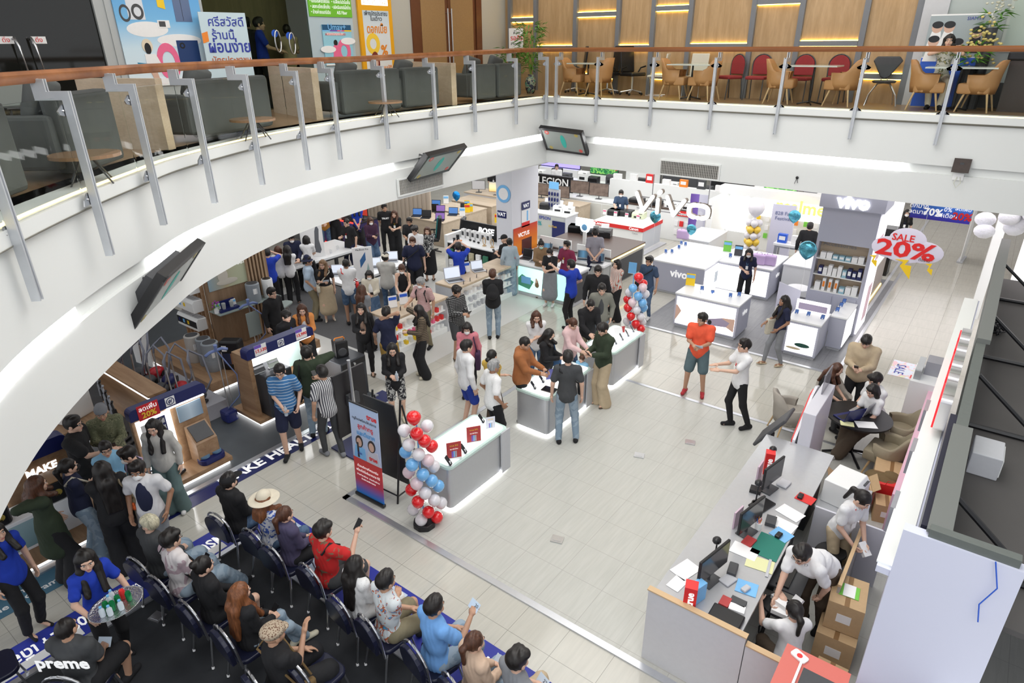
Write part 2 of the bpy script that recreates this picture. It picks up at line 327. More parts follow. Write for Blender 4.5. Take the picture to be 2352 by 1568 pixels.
# ================= railing =================
SP=[(0,1,1)]
zpost=[(4.68,5.98)]
hw=pat('handrail_wood','wood',(.20,.07,.025),(.36,.14,.05),4,dirn='X',rough=.28,world=True)
rail_c=offs(ARC,-.1); rb=[(-9.62,14.1)]+[(-9.4+.3*i,14.1) for i in range(0,72)]
hp=[(-.05,6.203),(.05,6.203),(.06,6.22),(.06,6.27),(.04,6.295),(-.04,6.295),(-.06,6.27),(-.06,6.22)]
full=rail_c[:-1]+[(-9.6,13.98),(-9.56,14.06),(-9.48,14.1)]+rb[2:]
MB().sweep(full,hp,dz=[-.088*min(1,max(0,(13-p[1])/5)) for p in full]).build('handrail',hw,label='reddish brown wooden handrail running round the whole balcony',cat='handrail',smooth='auto')
def post(x,y,n,lbl,flip=1):
 """n: unit vector to the atrium"""
 t=thing('railing_post',lbl,'post',(x,y,4.72-.05*min(1,max(0,(13-y)/4))),math.atan2(n[1],n[0]))
 p=MB()
 poly=[(.06,-.02),(.125,-.02),(.125,1.38),(-.045,1.38),(-.045,1.44),(-.045,1.475),(-.15,1.475),(-.15,1.31),(.06,1.31)]
 M=Matrix(((1,0,0,0),(0,0,-1,0),(0,1,0,0),(0,0,0,1)))
 for y0 in (-.028,.010): p.prism([(a,b) for a,b in poly],y0,y0+.016,0,M)
 p.prism([(.07,0),(.115,0),(.115,1.36),(.07,1.36)],-.012,.012,0,M)
 p.build('upright',steelm,t,bevel=.002)
 MB().tube([(-.1,0,1.44),(-.1,0,1.478)],.012).build('rail_pin',chrome,t)
 for z in (.45,1.18):
  for s in (-1,1):
   c=MB(); c.prism([(0,0),(.1,.02),(.12,.05),(.03,.10),(0,.10)] if z>1 else [(0,0),(.12,.0),(.1,.05),(.03,.10),(0,.10)],-.006,.006,0,Matrix(((0,0,1,.05),(s,0,0,0),(0,1,0,z),(0,0,0,1)))); c.ell((.055,.045*s,z+.05),(.012,.012,.012),6,4); c.build('glass_clamp',chrome,t)
 return t
def nrm(path,i):
 P=[Vector(p) for p in path]; t=(P[min(i+1,len(P)-1)]-P[max(i-1,0)]).normalized(); return (t.y,-t.x)
LP=[(0.,645,0)]
# post positions measured on the photograph (lower ends) met with the slab edge
pp=[(-6.44,2.27),(-7.14,3.12),(-7.69,4.03),(-8.21,5.04),(-8.65,6.13),(-9.04,7.08),(-9.27,8.38),(-9.37,9.77),(-9.42,11.04),(-9.46,12.55)]
e0=[(-5.62,1.42)]
names=['first','second','third','fourth','fifth','sixth','seventh','eighth','ninth','tenth','eleventh']
pidx=[]
for k,(x,y) in enumerate(e0+pp):
 i=nearest(ARC,(x,y)); q=ARC[i]; n=nrm(ARC,i); pidx.append(i)
 post(x if k else q[0],y if k else q[1],n,'steel glass-railing post, %s from the left on the curved balcony'%names[k])
post(-9.46,13.78,(1,0),'steel railing post at the inner corner, its arm turned to the curved side')
post(-9.18,14.0,(0,-1),'steel railing post at the inner corner, its arm turned to the straight side')
for k,x in enumerate([-8.06,-6.68,-5.31,-3.95,-2.57,-1.18]):
 post(x,14.0,(0,-1),'steel glass-railing post, %s right of the corner on the back balcony'%names[k] if k<6 else 'steel railing post right of the picture on the back balcony, number %d past the frame'%(k-5))
def pane(path,lbl):
 MB().sweep(path,[(-.006,5.21),(.006,5.21),(.006,6.0),(-.006,6.0)]).build('glass_panel',glass,label=lbl,cat='glass panel')
allb=[0]+pidx+[len(ARC)-1]
gp=offs(ARC,.05)
for k in range(len(allb)-1):
 a,b=allb[k],allb[k+1]
 if b-a<1: continue
 q=gp[a:b+1]
 pa=[(q[0][0]*.97+q[min(1,len(q)-1)][0]*.03,q[0][1]*.97+q[min(1,len(q)-1)][1]*.03)]+q[1:-1]+[(q[-1][0]*.97+q[-2][0]*.03,q[-1][1]*.97+q[-2][1]*.03)] if len(q)>2 else [(q[0][0]*.95+q[1][0]*.05,q[0][1]*.95+q[1][1]*.05),(q[0][0]*.05+q[1][0]*.95,q[0][1]*.05+q[1][1]*.95)]
 pane(pa,'clear glass railing panel left of the %s post of the curved balcony'%(names[k]) if k<11 else 'clear glass railing panel between the tenth curved post and the corner')
xs=[-9.1,-8.06,-6.68,-5.31,-3.95,-2.57,-1.18,.6]
for k in range(7):
 pane([(xs[k]+.04,13.95),(xs[k+1]-.04,13.95)],'clear glass railing panel left of the %s post of the back balcony'%names[k])
# warm led line at the glass foot
MB().sweep(offs(ARC,-.03)[:-1],[(-.012,5.2),(.012,5.2),(.012,5.215),(-.012,5.215)]).sweep([(-9.5,14.03),(12,14.03)],[(-.012,5.2),(.012,5.2),(.012,5.215),(-.012,5.215)]).build('floor_led_line',mat('floor_led',(1,.75,.3),.5,emit=3),label='warm light line along the foot of the glass railing',cat='light')
# ================= upper ceiling and shell =================
struct(bb('ceiling',-30,14,-4,40,9.8,10,white)); struct(bb('wall_far',-45,30,44,44.3,0,5.2,white)); struct(bb('wall_left',-30.3,-30,-6,44,0,9.8,white))
struct(bb('ceiling_shop_floor',-30,-9.55,5,40,3.6,3.64,white));
XS=-12.3; YW=16.0
for nm_,lb_,test in (('glass_railing','curved glass railing on steel posts along the left balcony edge',lambda x,y:y<13.93 and x<-3),('glass_railing','straight glass railing on steel posts along the back balcony edge',lambda x,y:True)):
 q=[o for o in list(SC.objects) if o.parent is None and o.name.split('.')[0] in('railing_post','glass_panel')]
 T=thing(nm_,lb_,'railing',(0,0,0))
 for o in q:
  if o.type=='EMPTY': x,y=o.location.x,o.location.y
  else: v=o.data.vertices[0].co; x,y=v.x,v.y
  if test(x,y):
   o.parent=T
   for k in('category','label','group'):
    if k in o: del o[k]
# ================= upper floor: back wall of wood panels =================
ZF=5.2
struct(bb('wall_back_upper',-12.35,12,YW,YW+.2,ZF,9.8,woodz))
frm=mat('grey_wall_frame',(.17,.18,.2),.45,noise=.05)
bx=[ay(p[0],p[1],YW-.04).x for p in [(1172,20),(1231,20),(1322,60),(1420,60),(1500,60),(1584,70),(1728,60),(1836,70),(1985,60),(2105,60)]]
FR=MB();
for x in bx: FR.b2(x-.055,x+.055,YW-.09,YW-.002,ZF,9.7)
segs=[(0,6.98),(1,6.28),(2,7.05),(3,6.28),(4,7.12),(5,6.3),(6,7.17),(7,6.34),(8,5.72),(8,7.35),(1,8.1),(5,8.1),(4,5.62),(2,5.6)]
led=MB()
for k,z in segs:
 FR.b2(bx[k]+.05,bx[k+1]-.05,YW-.09,YW-.002,z-.05,z+.05)
 led.b2(bx[k]+.06,bx[k+1]-.06,YW-.028,YW-.012,z+.052,z+.064).b2(bx[k]+.06,bx[k+1]-.06,YW-.028,YW-.012,z-.064,z-.052)
struct(FR.build('trim_6',frm)); struct(led.build('trim_9',mat('panel_led',(1,.66,.12),.5,emit=14.)))
rx=bx[-1]+.06
struct(bb('trim_7',rx,rx+.42,YW-.12,YW,ZF,9.7,lgrey))
# glass-fronted shop at the right
gx=rx+.42
struct(bb('wall_shop_right',gx,8,YW-.06,YW-.02,ZF+.45,9.7,mat('shopfront_pale',(.42,.47,.46),.2)))
struct(bb('trim_8',gx,8,YW-.1,YW,ZF,ZF+.45,dark))
# ----- left side shopfront along X=-12.3 -----
def yof(px,py,X=XS): return ax(px,py,X)
dg=mat('dark_glass',(.012,.012,.010),.06,spec=.6)
ydoor1=yof(236,100).y
struct(MB().b2(XS-.2,XS-.05,-1,ydoor1,ZF,9.7).build('window_1',dg))
fr=MB(); fr.b2(XS-.05,XS,ydoor1,ydoor1+.1,ZF,9.7).b2(XS-.05,XS-.02,ydoor1+.1,ydoor1+.17,ZF,9.7).b2(XS-.05,XS,ydoor1+.17,yof(480,100).y,ZF,9.7)
struct(fr.build('wall_shop_pillar',mat('pillar_white',(.45,.47,.47),.5)))
# glazed shop with wood behind
y0,y1=yof(480,100).y,yof(715,100).y
struct(bb('wall_shop_inner',XS-1.2,XS-1.1,y0-.5,y1+.3,ZF,9.7,pat('shop_wood','wood',(.2,.16,.1),(.27,.22,.14),5,dirn='Z',world=True)))
struct(MB().b2(XS-.03,XS-.015,y0,y1,ZF,9.7).build('window_2',mat('tinted_glass',(.55,.6,.5),.02,trans=1.,ior=1.05)))
struct(MB().b2(XS-.05,XS,y1,yof(815,100).y,ZF,9.7).build('wall_light_blue',mat('pale_blue_wall',(.45,.55,.6),.4)))
ya,yb_=yof(905,100).y,yof(945,60).y
struct(bb('wall_corner_left',XS-.1,XS,yof(815,100).y,yb_,ZF,9.7,mat('putty_wall',(.47,.46,.41),.6,noise=.02)))
# wooden double door
yd=yof(1105,60).y
t=thing('double_door','tall wooden double door with long steel pull handles on the upper floor','door',(XS,yb_,ZF))
brown=mat('mahogany',(.13,.045,.02),.35,noise=.15); burl=mat('burl_panel',(.33,.2,.09),.35,noise=.15,nscale=40)
Wd=yd-yb_;
for n_,y in (('frame',0),('frame',Wd-.22)): MB().b2(-.1,.03,y,y+.22,0,4.4).build('door_jamb',brown,t)
for y in (.24,Wd/2+.01):
 w=Wd/2-.25; dd=MB(); dd.b2(-.08,0,y,y+w,0,4.4).build('door_leaf',brown,t)
 MB().b2(0,.012,y+.1,y+w-.1 ,.1,4.3).build('panel',burl,t)
for s in(-1,1): MB().tube([(.07,Wd/2+s*.07,.55),(.07,Wd/2+s*.07,2.0)],.016).tube([(.0,Wd/2+s*.07,.7),(.07,Wd/2+s*.07,.7)],.01).tube([(.0,Wd/2+s*.07,1.9),(.07,Wd/2+s*.07,1.9)],.01).build('pull_handle',chrome,t)
struct(bb('wall_right_of_door',XS-.1,XS,yd,YW,ZF,9.7,mat('putty_wall',(.47,.46,.41),.6)))
# push labels and handles on the dark glass doors
for k,(px,py) in enumerate([(16,92),(92,92)]):
 c=yof(px,py); t=thing('pull_label','small white label with red writing, %s on the dark glass doors'%('left one' if k==0 else 'right one'),'label',(XS-.05,c.y,c.z))
 MB().b2(0,.006,-.1,.1,-.05,.05).build('plate',paper,t); text('ดึง',.09,frame((XS-.042,c.y,c.z),(0,1,0),UP),txtr,t)
for k,(px,py) in enumerate([(50,140),(88,140)]):
 c=yof(px,py); a=.05
 MB().tube([(XS-.05,c.y-.02,c.z+.3),(XS+.03,c.y-.02,c.z+.32),(XS+.08,c.y,c.z+.2),(XS+.08,c.y+.02,c.z-.2),(XS+.03,c.y+.02,c.z-.32),(XS-.05,c.y+.02,c.z-.3)],.018).build('door_handle',chrome,label='bent chrome pull handle, %s of the pair on the dark glass doors'%['left','right'][k],cat='handle',smooth=True)
# posters
def poster(name,lbl,cat,c,w,h,nx,m,thick=.02,group=None):
 """upright board centred at c, facing nx (horizontal)"""
 t=thing(name,lbl,cat,c,math.atan2(nx[0],-nx[1]),group)   # local -Y faces nx
 MB().b2(-w/2,w/2,0,thick,-h/2,h/2).build('board',m,t); return t
class Face:
 """local drawing frame on the front of a board: u to the right, v up"""
 def __init__(s,t,w,h): s.t=t; s.w=w; s.h=h; s.k=0; s.M=Matrix.Translation(t.location)@Matrix.Rotation(t.rotation_euler[2],4,'Z')
 def p(s,u,v,o=.003): return s.M@Vector((u*s.w/2,-o,v*s.h/2))
 def rect(s,u0,u1,v0,v1,m,name='print',o=.002):
  s.k+=1; o=.0015+s.k*.0006
  return MB().b2(u0*s.w/2,u1*s.w/2,-o,-.0001*s.k,v0*s.h/2,v1*s.h/2).build(name,m,s.t)
 def ell(s,u,v,ru,rv,m,name='print',ri=0,rot=0):
  s.k+=1; n=24; P=[]
  Q=[(math.cos(2*math.pi*i/n),math.sin(2*math.pi*i/n)) for i in range(n)]
  f=lambda a,b:(u*s.w/2+(a*math.cos(rot)-b*math.sin(rot))*1.,v*s.h/2+(a*math.sin(rot)+b*math.cos(rot)))
  M=Matrix(((1,0,0,0),(0,0,-1,0),(0,1,0,0),(0,0,0,1)))
  mb=MB()
  if ri:
   for i in range(n):
    a,b=Q[i],Q[(i+1)%n]; mb.prism([f(a[0]*ru,a[1]*rv),f(b[0]*ru,b[1]*rv),f(b[0]*ru*ri,b[1]*rv*ri),f(a[0]*ru*ri,a[1]*rv*ri)],.0001,.0018+s.k*.0006,0,M)
  else: mb.prism([f(a*ru,b*rv) for a,b in Q],.0001,.0018+s.k*.0006,0,M)
  return mb.build(name,m,s.t)
 def poly(s,P,m,name='print'):
  s.k+=1; M=Matrix(((1,0,0,0),(0,0,-1,0),(0,1,0,0),(0,0,0,1)))
  return MB().prism([(a*s.w/2,b*s.h/2) for a,b in P],.0001,.0018+s.k*.0006,0,M).build(name,m,s.t)
 def txt(s,st,size,u,v,m,name='lettering',bold=0.,w=None,rot=0.,shear=0):
  s.k+=1; X=(s.M.to_3x3()@Vector((math.cos(rot),0,math.sin(rot)))); Z=s.M.to_3x3()@Vector((-math.sin(rot),0,math.cos(rot)))
  return text(st,size,frame(s.p(u,v,.003+s.k*.0006),X,Z),m,s.t,name,.0008,bold=bold,w=w,shear=shear)
EX=(1,0)
# blue sky poster
a,b=yof(262,0),yof(480,190); ya,yb2=yof(275,90).y,yof(470,90).y; w=yb2-ya; zc=(yof(370,0).z+.35+yof(400,195).z)/2; h=yof(370,0).z+.35-yof(400,195).z
t=poster('appliance_poster','big light blue poster of appliances on clouds with a woman leaning on a pink zero','',Vector((XS+.03,(ya+yb2)/2,zc)),w,h,EX,grad('sky_poster',[(0,(.75,.85,.9)),(.35,(.62,.78,.88)),(.6,(.2,.5,.8)),(1,(.06,.3,.7))],'Z',-h/2,h/2)); t['category']='poster'
F=Face(t,w,h)
F.ell(-.35,.05,.35,.12,paper); F.ell(.35,-.15,.4,.1,paper)
F.rect(-.72,-.35,.22,.6,mat('print_white_goods',(.7,.73,.78),.4)); F.ell(-.5,.36,.1,.12,dark,ri=.6); F.ell(-.78,.33,.09,.13,dark,ri=.7)
F.rect(.35,.75,.2,.68,mat('print_fridge',(.12,.17,.3),.4)); F.rect(.53,.54,.22,.66,black); F.poly([(-.02,.46),(.15,.42),(.15,.62),(-.02,.66)],yellow)
F.rect(-.1,.18,.08,.22,paper); F.rect(-.07,.08,.1,.2,dark); F.rect(.25,.78,-.72,-.15,mat('print_phone',(.02,.05,.16),.3)); F.ell(.38,-.25,.05,.05,black,ri=.5)
F.ell(-.02,-.55,.2,.3,pink,'pink_zero',ri=.55); F.ell(-.45,-.25,.09,.11,mat('print_hat',(.75,.65,.5),.5)); F.ell(-.45,-.3,.055,.09,black); F.poly([(-.55,-.4),(-.3,-.4),(-.2,-.62),(-.55,-.6)],paper); F.poly([(-.75,-.55),(-.3,-.6),(-.3,-.72),(-.7,-.72)],mat('print_teal',(.02,.22,.36),.5)); F.poly([(-.5,-.72),(-.35,-.72),(-.3,-.95),(-.42,-.95)],mat('print_skin',(.65,.42,.32),.5))
F.rect(-1,1,-1,-.86,paper); F.txt('58',.2,.35,-.93,mat('pink_lettering',(.7,.05,.3),.5),bold=.02); F.poly([(-.9,.95),(-.7,.8),(-.6,.95),(-.72,1.)],pink)
# easy instalment poster
ya,yb2=yof(462,100).y,yof(560,100).y; zt,zb=yof(500,30).z,yof(520,205).z
t=poster('instalment_poster','pale blue poster with dark blue Thai heading beside the glass shop','poster',Vector((XS+.3,(ya+yb2)/2-.1,ZF+.01+(zt-ZF-.01)/2)),yb2-ya,zt-ZF-.01,(1,-.12),mat('poster_pale',(.55,.68,.74),.5)); F=Face(t,yb2-ya,zt-zb); F.M=F.M@Matrix.Translation((0,0,(zb-ZF-.01)/2))
F.txt('ศรีสวัสดิ์',.2,.1,.75,txtb,bold=.01); F.txt('ร้านนี้',.2,-.1,.42,txtb,bold=.01); F.txt('ผ่อนง่าย',.27,.1,.12,txtb,bold=.02,w=(yb2-ya)*.9); F.txt('บัตรประชาชน',.16,.1,-.22,mat('rust_lettering',(.5,.1,.02),.5),bold=.01,w=(yb2-ya)*.85)
F.rect(-1,1,-1,-.6,mat('poster_navy',(.02,.05,.25),.5)); F.txt('15',.22,.1,-.76,mat('gold_lettering',(.9,.6,.05),.5),bold=.02); F.poly([(-1,.8),(-.75,.85),(-.75,.6),(-1,.55)],orange)
# green sign
ya,yb2=yof(708,20).y,yof(806,20).y; zt,zb=yof(760,0).z+.5,yof(760,39).z
t=poster('green_sign','bright green sign with white Thai bullet lines high on the pale blue wall','sign',Vector((XS+.02,(ya+yb2)/2,(zt+zb)/2)),yb2-ya,zt-zb,EX,mat('sign_green',(.16,.5,.03),.5)); F=Face(t,yb2-ya,zt-zb)
for k,(p,q) in enumerate([('• เปิดเบอร์ใหม่','• เปลี่ยนซิม'),('• เปิดเบอร์ใหม่รายเดือน','• เปลี่ยนโปรโมชั่น'),('• ลงทะเบียนยืนยัน','• สมัครอินเทอร์เน็ตบ้าน'),('• ย้ายค่ายเบอร์เดิม','AIS Fiber')]):
 F.txt(p,.095,-.48,-.05-.25*k,txtw,w=(yb2-ya)*.44); F.txt(q,.095,.5,-.05-.25*k,txtw,w=(yb2-ya)*(.44 if k<3 else .25))
def umay(px0,px1,py0,py1,lbl):
 ya,yb2=yof(px0,py0).y,yof(px1,py0).y; zt,zb=yof((px0+px1)/2,py0).z,yof((px0+px1)/2,py1).z; w,h=yb2-ya,zt-zb
 t=poster('loan_poster',lbl,'poster',Vector((XS+.03,(ya+yb2)/2,(zt+zb)/2)),w,h,EX,mat('poster_sky',(.3,.6,.72),.5)); F=Face(t,w,h)
 F.rect(-1,1,.74,1,mat('poster_teal',(.01,.09,.2),.5)); F.txt('Umay+',.17,0,.88,skyb,bold=.01)
 for k,c in enumerate([skyb,purple,pink,yellow]): F.rect(-1+.5*k,-.5+.5*k,.68,.74,c)
 F.rect(-.75,.45,.48,.6,paper); F.txt('สมัครบัตรกดเงินสด',.07,-.15,.54,txtr); F.ell(.35,-.3,.18,.24,pink,ri=.5); F.ell(-.2,.12,.05,.06,black); F.poly([(-.45,-.7),(-.05,-.7),(-.05,.0),(-.35,.0)],pink); F.poly([(-.4,-1),(-.1,-1),(-.1,-.7),(-.4,-.7)],navy); F.rect(-1,1,-1,-.93,paper); F.ell(.7,.2,.2,.07,paper); F.ell(-.75,-.2,.2,.07,paper)
umay(737,803,57,150,'blue poster with a pink zero and a woman in pink on the pale blue wall')
# orange framed leasing board
ya,yb2=yof(818,20).y,yof(895,20).y; zt,zb=yof(850,0).z+.4,yof(860,190).z; w,h=yb2-ya,zt-zb
t=poster('leasing_board','tall orange-framed leasing board with a large yellow interest offer','board',Vector((XS+.06,(ya+yb2)/2,(zt+zb)/2)),w,h,EX,mat('frame_orange',(.8,.38,.01),.4),.05); F=Face(t,w,h)
F.rect(-.78,.78,-.98,.42,grad('leasing_sky',[(0,(.75,.75,.72)),(.5,(.7,.74,.76)),(1,(.3,.5,.65))],'Z',-h/2,h/2)); F.rect(-.78,.78,.52,.98,glow2,'light_panel');
F.txt('LEASING',.2,0,.74,mat('indigo_lettering',(.06,.04,.25),.5),bold=.015,w=w*.6); F.txt('สินเชื่อ เครื่องใช้ไฟฟ้า',.1,0,.57,mat('orange_lettering',(.8,.25,.02),.5),w=w*.7); F.txt('เพียงบัตรประชาชน',.12,0,.36,txtk,w=w*.68,bold=.01); F.txt('ใบเดียว',.12,0,.26,txtk,bold=.01)
F.txt('ดอกเบี้ย',.24,0,.06,mat('orange_lettering',(.8,.25,.02),.5),w=w*.6,bold=.02); F.ell(-.3,-.22,.2,.22,mat('gold_lettering',(.9,.6,.05),.5),'yellow_zero',ri=.5); F.txt('%',.3,.35,-.36,mat('orange_lettering',(.8,.25,.02),.5),bold=.03)
F.ell(-.25,-.6,.13,.24,mat('print_hair',(.2,.03,.02),.5)); F.ell(-.25,-.6,.08,.11,mat('print_skin',(.65,.42,.32),.5)); F.poly([(-.4,-.98),(.05,-.98),(.05,-.72),(-.4,-.72)],navy); F.txt('อนุมัติ',.12,.45,-.7,mat('orange_lettering',(.8,.25,.02),.5),bold=.02)
# white sign by the plant
c=ay(1185,98,YW-.25); t=poster('waiting_room_sign','small white sign with red Thai word behind the plant','sign',Vector((c.x,YW-.25,c.z+.05)),.42,.62,(.25,-1),paper); F=Face(t,.42,.62)
F.txt('ห้อง',.12,.1,.62,txtk); F.txt('รอคิว',.17,.1,.2,txtr,bold=.01); F.txt('iPhone',.1,-.1,-.25,txtk); bb('sign_stand',-.01,.01,.03,.05,-.31-(c.z+.05-.31-ZF),-.31,dark,t)
# tv screen and staff poster at right
t=poster('wall_screen','large pale wall screen with a mirrored blue brand sign at the far right','screen',Vector((gx+2.55,YW-.1,7.05)),3.2,1.75,(0,-1),mat('screen_pale',(.5,.55,.5),.1)); F=Face(t,3.2,1.75); F.rect(-.97,.97,-.94,.94,grad('screen_grad',[(0,(.42,.5,.44)),(1,(.55,.62,.56))],'X',-1.6,1.6)); F.txt('aebiM',.2,-.75,.1,mat('sky_lettering',(.12,.3,.7),.5,emit=.3)); F.ell(-.48,.12,.12,.12,mat('sky_lettering',(.12,.3,.7),.5),ri=.75)
a,b=ay(2160,33,YW-.5),ay(2255,140,YW-.5); w,h=.95,a.z-(ZF+.02)
t=poster('team_poster','roll-up poster of a cheering group in white shirts above a blue field','poster',Vector(((a.x+b.x)/2-.08,YW-.5,ZF+.02+h/2)),w,h,(.12,-1),paper); F=Face(t,w,h)
F.rect(-1,1,-1,.08,blue); F.rect(-1,.97,.1,.97,mat('photo_backdrop',(.35,.4,.42),.5));
for (u,v) in [(-.7,.72),(-.3,.72),(.1,.36),(.65,.6),(-.72,.42)]:
 F.poly([(u-.25,v-.42),(u+.25,v-.42),(u+.15,v-.08),(u-.15,v-.08)],black if u>.5 else paper); F.ell(u,v,.085,.09,mat('print_skin',(.65,.42,.32),.5)); F.ell(u,v+.06,.09,.06,black)
F.txt('SIAMTV',.08,.5,.9,txtb)
# ================= upper floor furniture =================
tan=mat('tan_leather',(.46,.24,.10),.42,noise=.06,nscale=8,bump=.08); beech=mat('beech_leg',(.55,.38,.2),.5,noise=.1)
def shell(mb,w,d,zs,zb,t=.05,arm=.62,flare=.12,n=20,mi=0):
 """wrap-around tub: outer and inner walls from seat to a varying top edge"""
 ins=[];out=[]
 for i in range(n+1):
  a=math.radians(-38+256*i/n); ca,sa=math.cos(a),math.sin(a)
  back=max(0,sa); top=arm+(zb-arm)*max(0,min(1,(sa-.35)/.5))**1.0
  x,y=w/2*ca,d/2*sa
  out.append(((x*.92,y*.92,zs-.12),(x,y,zs+.02),(x*(1+flare*.4),y*(1+flare*.5),arm),(x*(1+flare*.5*back),y*(1+flare+.12*back),top)))
  k=1-t/(w/2); ins.append(((x*(1+flare*.5*back)*k,y*(1+flare+.12*back)*k,top),(x*k,y*k,arm*.95),(x*.9*k,y*.9*k,zs)))
 vs=[];fs=[]
 for o_,i_ in zip(out,ins): vs+=list(o_)+list(i_)
 for i in range(n):
  for j in range(6): fs.append((i*7+j,i*7+j+1,(i+1)*7+j+1,(i+1)*7+j))
  fs.append((i*7+6,i*7,(i+1)*7,(i+1)*7+6))
 fs.append((0,1,2,3,4,5,6)); fs.append(tuple(n*7+j for j in range(6,-1,-1)))
 mb.add(vs,fs,mi)
def tub_chair(loc,rz,lbl,m,legm,name='tub_armchair',group=None,zs=.42,zb=.86):
 """front is local -Y"""
 t=thing(name,lbl,'chair',loc,rz,group)
 s=MB(); shell(s,.6,.56,zs,zb); s.build('shell',m,t,smooth=True)
 MB().prism([(-.25,-.3),(.25,-.3),(.28,.05),(.22,.2),(-.22,.2),(-.28,.05)],zs-.12,zs+.06).build('seat',m,t,bevel=.03,smooth=True)
 for sx in(-1,1):
  for sy in(-1,1): MB().tube([(sx*.2,sy*.17,zs-.1),(sx*.27,sy*.25,0)],[.02,.012],8).build('leg',legm,t)
 return t
def fp(px,py,z=ZF,Y=15.0): p=ay(px,py-25,Y); return (p.x,Y,z)
def fb_(px,Y): return fp(px,215,ZF,Y)
def yaw(dx,dy): return math.atan2(dy,dx)+math.pi/2   # front(-Y) towards (dx,dy)
G='tan tub armchairs at the balcony tables'
for (px,py,d,l) in [(1318,214,(1,.1),'left tan leather tub armchair at the leftmost white table'),(1378,216,(-1,.1),'right tan leather tub armchair at the leftmost white table'),(1548,222,(1,.1),'left tan leather tub armchair at the middle-left table'),(1618,224,(-1,.1),'right tan leather tub armchair at the middle-left table'),
 (1790,232,(1,.1),'left tan leather tub armchair at the marble table before the red chairs'),(1935,234,(-1,.15),'right tan leather tub armchair at the marble table before the red chairs'),(2122,246,(1,.1),'tan leather tub armchair left of the woman filming'),(2243,250,(-1,.1),'rightmost tan leather tub armchair by the balcony')]:
 tub_chair(fp(px,py),yaw(*d),l,tan,beech,group=G)
def office(px,py,d,l):
 t=thing('office_chair',l,'chair',fb_(px,15.6),yaw(*d),'black office chairs by the wooden wall')
 MB().box((0,0,.48),(.48,.46,.08)).build('seat',black,t,bevel=.03); MB().box((0,.24,.82),(.44,.05,.6),M=Matrix.Rotation(-.12,3,'X')).build('backrest',black,t,bevel=.03)
 MB().tube([(0,0,.12),(0,0,.45)],.025).build('gas_lift',chrome,t)
 b=MB();
 for i in range(5): a=i*1.2566; b.tube([(0,0,.12),(.28*math.cos(a),.28*math.sin(a),.07)],.018)
 b.build('star_base',chrome,t)
 for i in range(5): a=i*1.2566; MB().ell((.28*math.cos(a),.28*math.sin(a),.032),(.03,.03,.032),8,6).build('castor',black,t)
 for s in(-1,1): MB().tube([(s*.24,.1,.48),(s*.3,.05,.62),(s*.3,-.12,.66)],.018).build('armrest',black,t)
office(1322,209,(-.4,-.3),'black mesh office chair behind the leftmost tan armchair'); office(1395,210,(-.3,-.4),'black mesh office chair behind the second tan armchair'); office(1452,212,(.8,-.3),'black high-back office chair alone against the wooden wall')
def banquet(px,py,d,l):
 t=thing('banquet_chair',l,'chair',fb_(px,15.62),yaw(*d),'dark red banquet chairs by the wooden wall')
 mr=mat('red_fabric',(.28,.03,.035),.8,noise=.1); MB().box((0,0,.46),(.42,.42,.07)).build('seat',mr,t,bevel=.025)
 M=Matrix(((1,0,0,0),(0,0,-1,.24),(0,1,0,0),(0,0,0,1))); P=[(-.2,.52),(.2,.52)]+[(.2*math.cos(a),.72+.2*math.sin(a)) for a in [i*math.pi/10 for i in range(11)]]
 MB().prism(P,-.02,.02,0,M).build('backrest',mr,t,bevel=.01)
 pts=[(.2,.22,.45)]+[(.215*math.cos(a),.24,.72+.215*math.sin(a)) for a in [i*math.pi/10 for i in range(11)]]+[(-.2,.22,.45)]
 MB().tube(pts,.014).build('back_frame',dark,t)
 for sx in(-1,1):
  for sy in(-1,1): MB().tube([(sx*.19,sy*.19,.44),(sx*.2,sy*.24,0)],.012).build('leg',dark,t)
for px,py,l in [(1673,222,'dark red round-backed chair, leftmost of the four along the wall'),(1738,224,'dark red round-backed chair facing out, second of the four'),(1835,228,'dark red round-backed chair behind the marble table'),(1915,231,'dark red round-backed chair beside the triangular black chair')]: banquet(px,py,(0,-1) if px!=1673 else (-.5,-1),l)
def whitechair(px,py,d,l):
 t=thing('cantilever_chair',l,'chair',fb_(px,15.6),yaw(*d),'white quilted chairs'); wl=mat('white_leather',(.6,.58,.5),.5,noise=.03)
 MB().box((0,0,.45),(.42,.42,.05)).build('seat',wl,t,bevel=.02); MB().box((0,.2,.7),(.42,.04,.5),M=Matrix.Rotation(-.15,3,'X')).build('backrest',wl,t,bevel=.015)
 for s in(-1,1): MB().tube([(s*.2,.2,.44),(s*.2,-.2,.44),(s*.2,-.22,.02),(s*.2,.2,.015)],.01).build('leg',chrome,t)
whitechair(1508,219,(-1,-.3),'white quilted chrome chair seen from the side near the office chair'); whitechair(1595,217,(0,-1),'white quilted chair facing out behind the middle-left table')
# triangular black chair
t=thing('triangle_back_chair','black chair with triangular back and curved chrome legs near the wall end','chair',fb_(2030,15.55),yaw(.2,-1))
P=[(-.26,.82),(-.2,.9),(.2,.9),(.27,.82),(.08,.52),(0,.48),(-.08,.52)]; MB().prism(P,-.02,.02,0,Matrix(((1,0,0,0),(0,0,-1,.2),(0,1,0,0),(0,0,0,1)))).build('backrest',dark,t,bevel=.02)
MB().lathe((0,0,.42),[(.2,0),(.22,.03),(.18,.05)],16).build('seat',dark,t)
for s in(-1,1): MB().tube([(s*.05,.2,.5),(s*.06,.12,.44)],.01).build('back_support',chrome,t); MB().tube([(0,s*.02,.42),(s*.12,-.05,.4),(s*.24,-.15,.2),(s*.28,-.22,0)],.012).tube([(s*.1,.05,.4),(s*.2,.12,.25),(s*.24,.22,0)],.012).build('leg',chrome,t)
marble=mat('marble_top',(.66,.68,.64),.12,noise=.06,nscale=5)
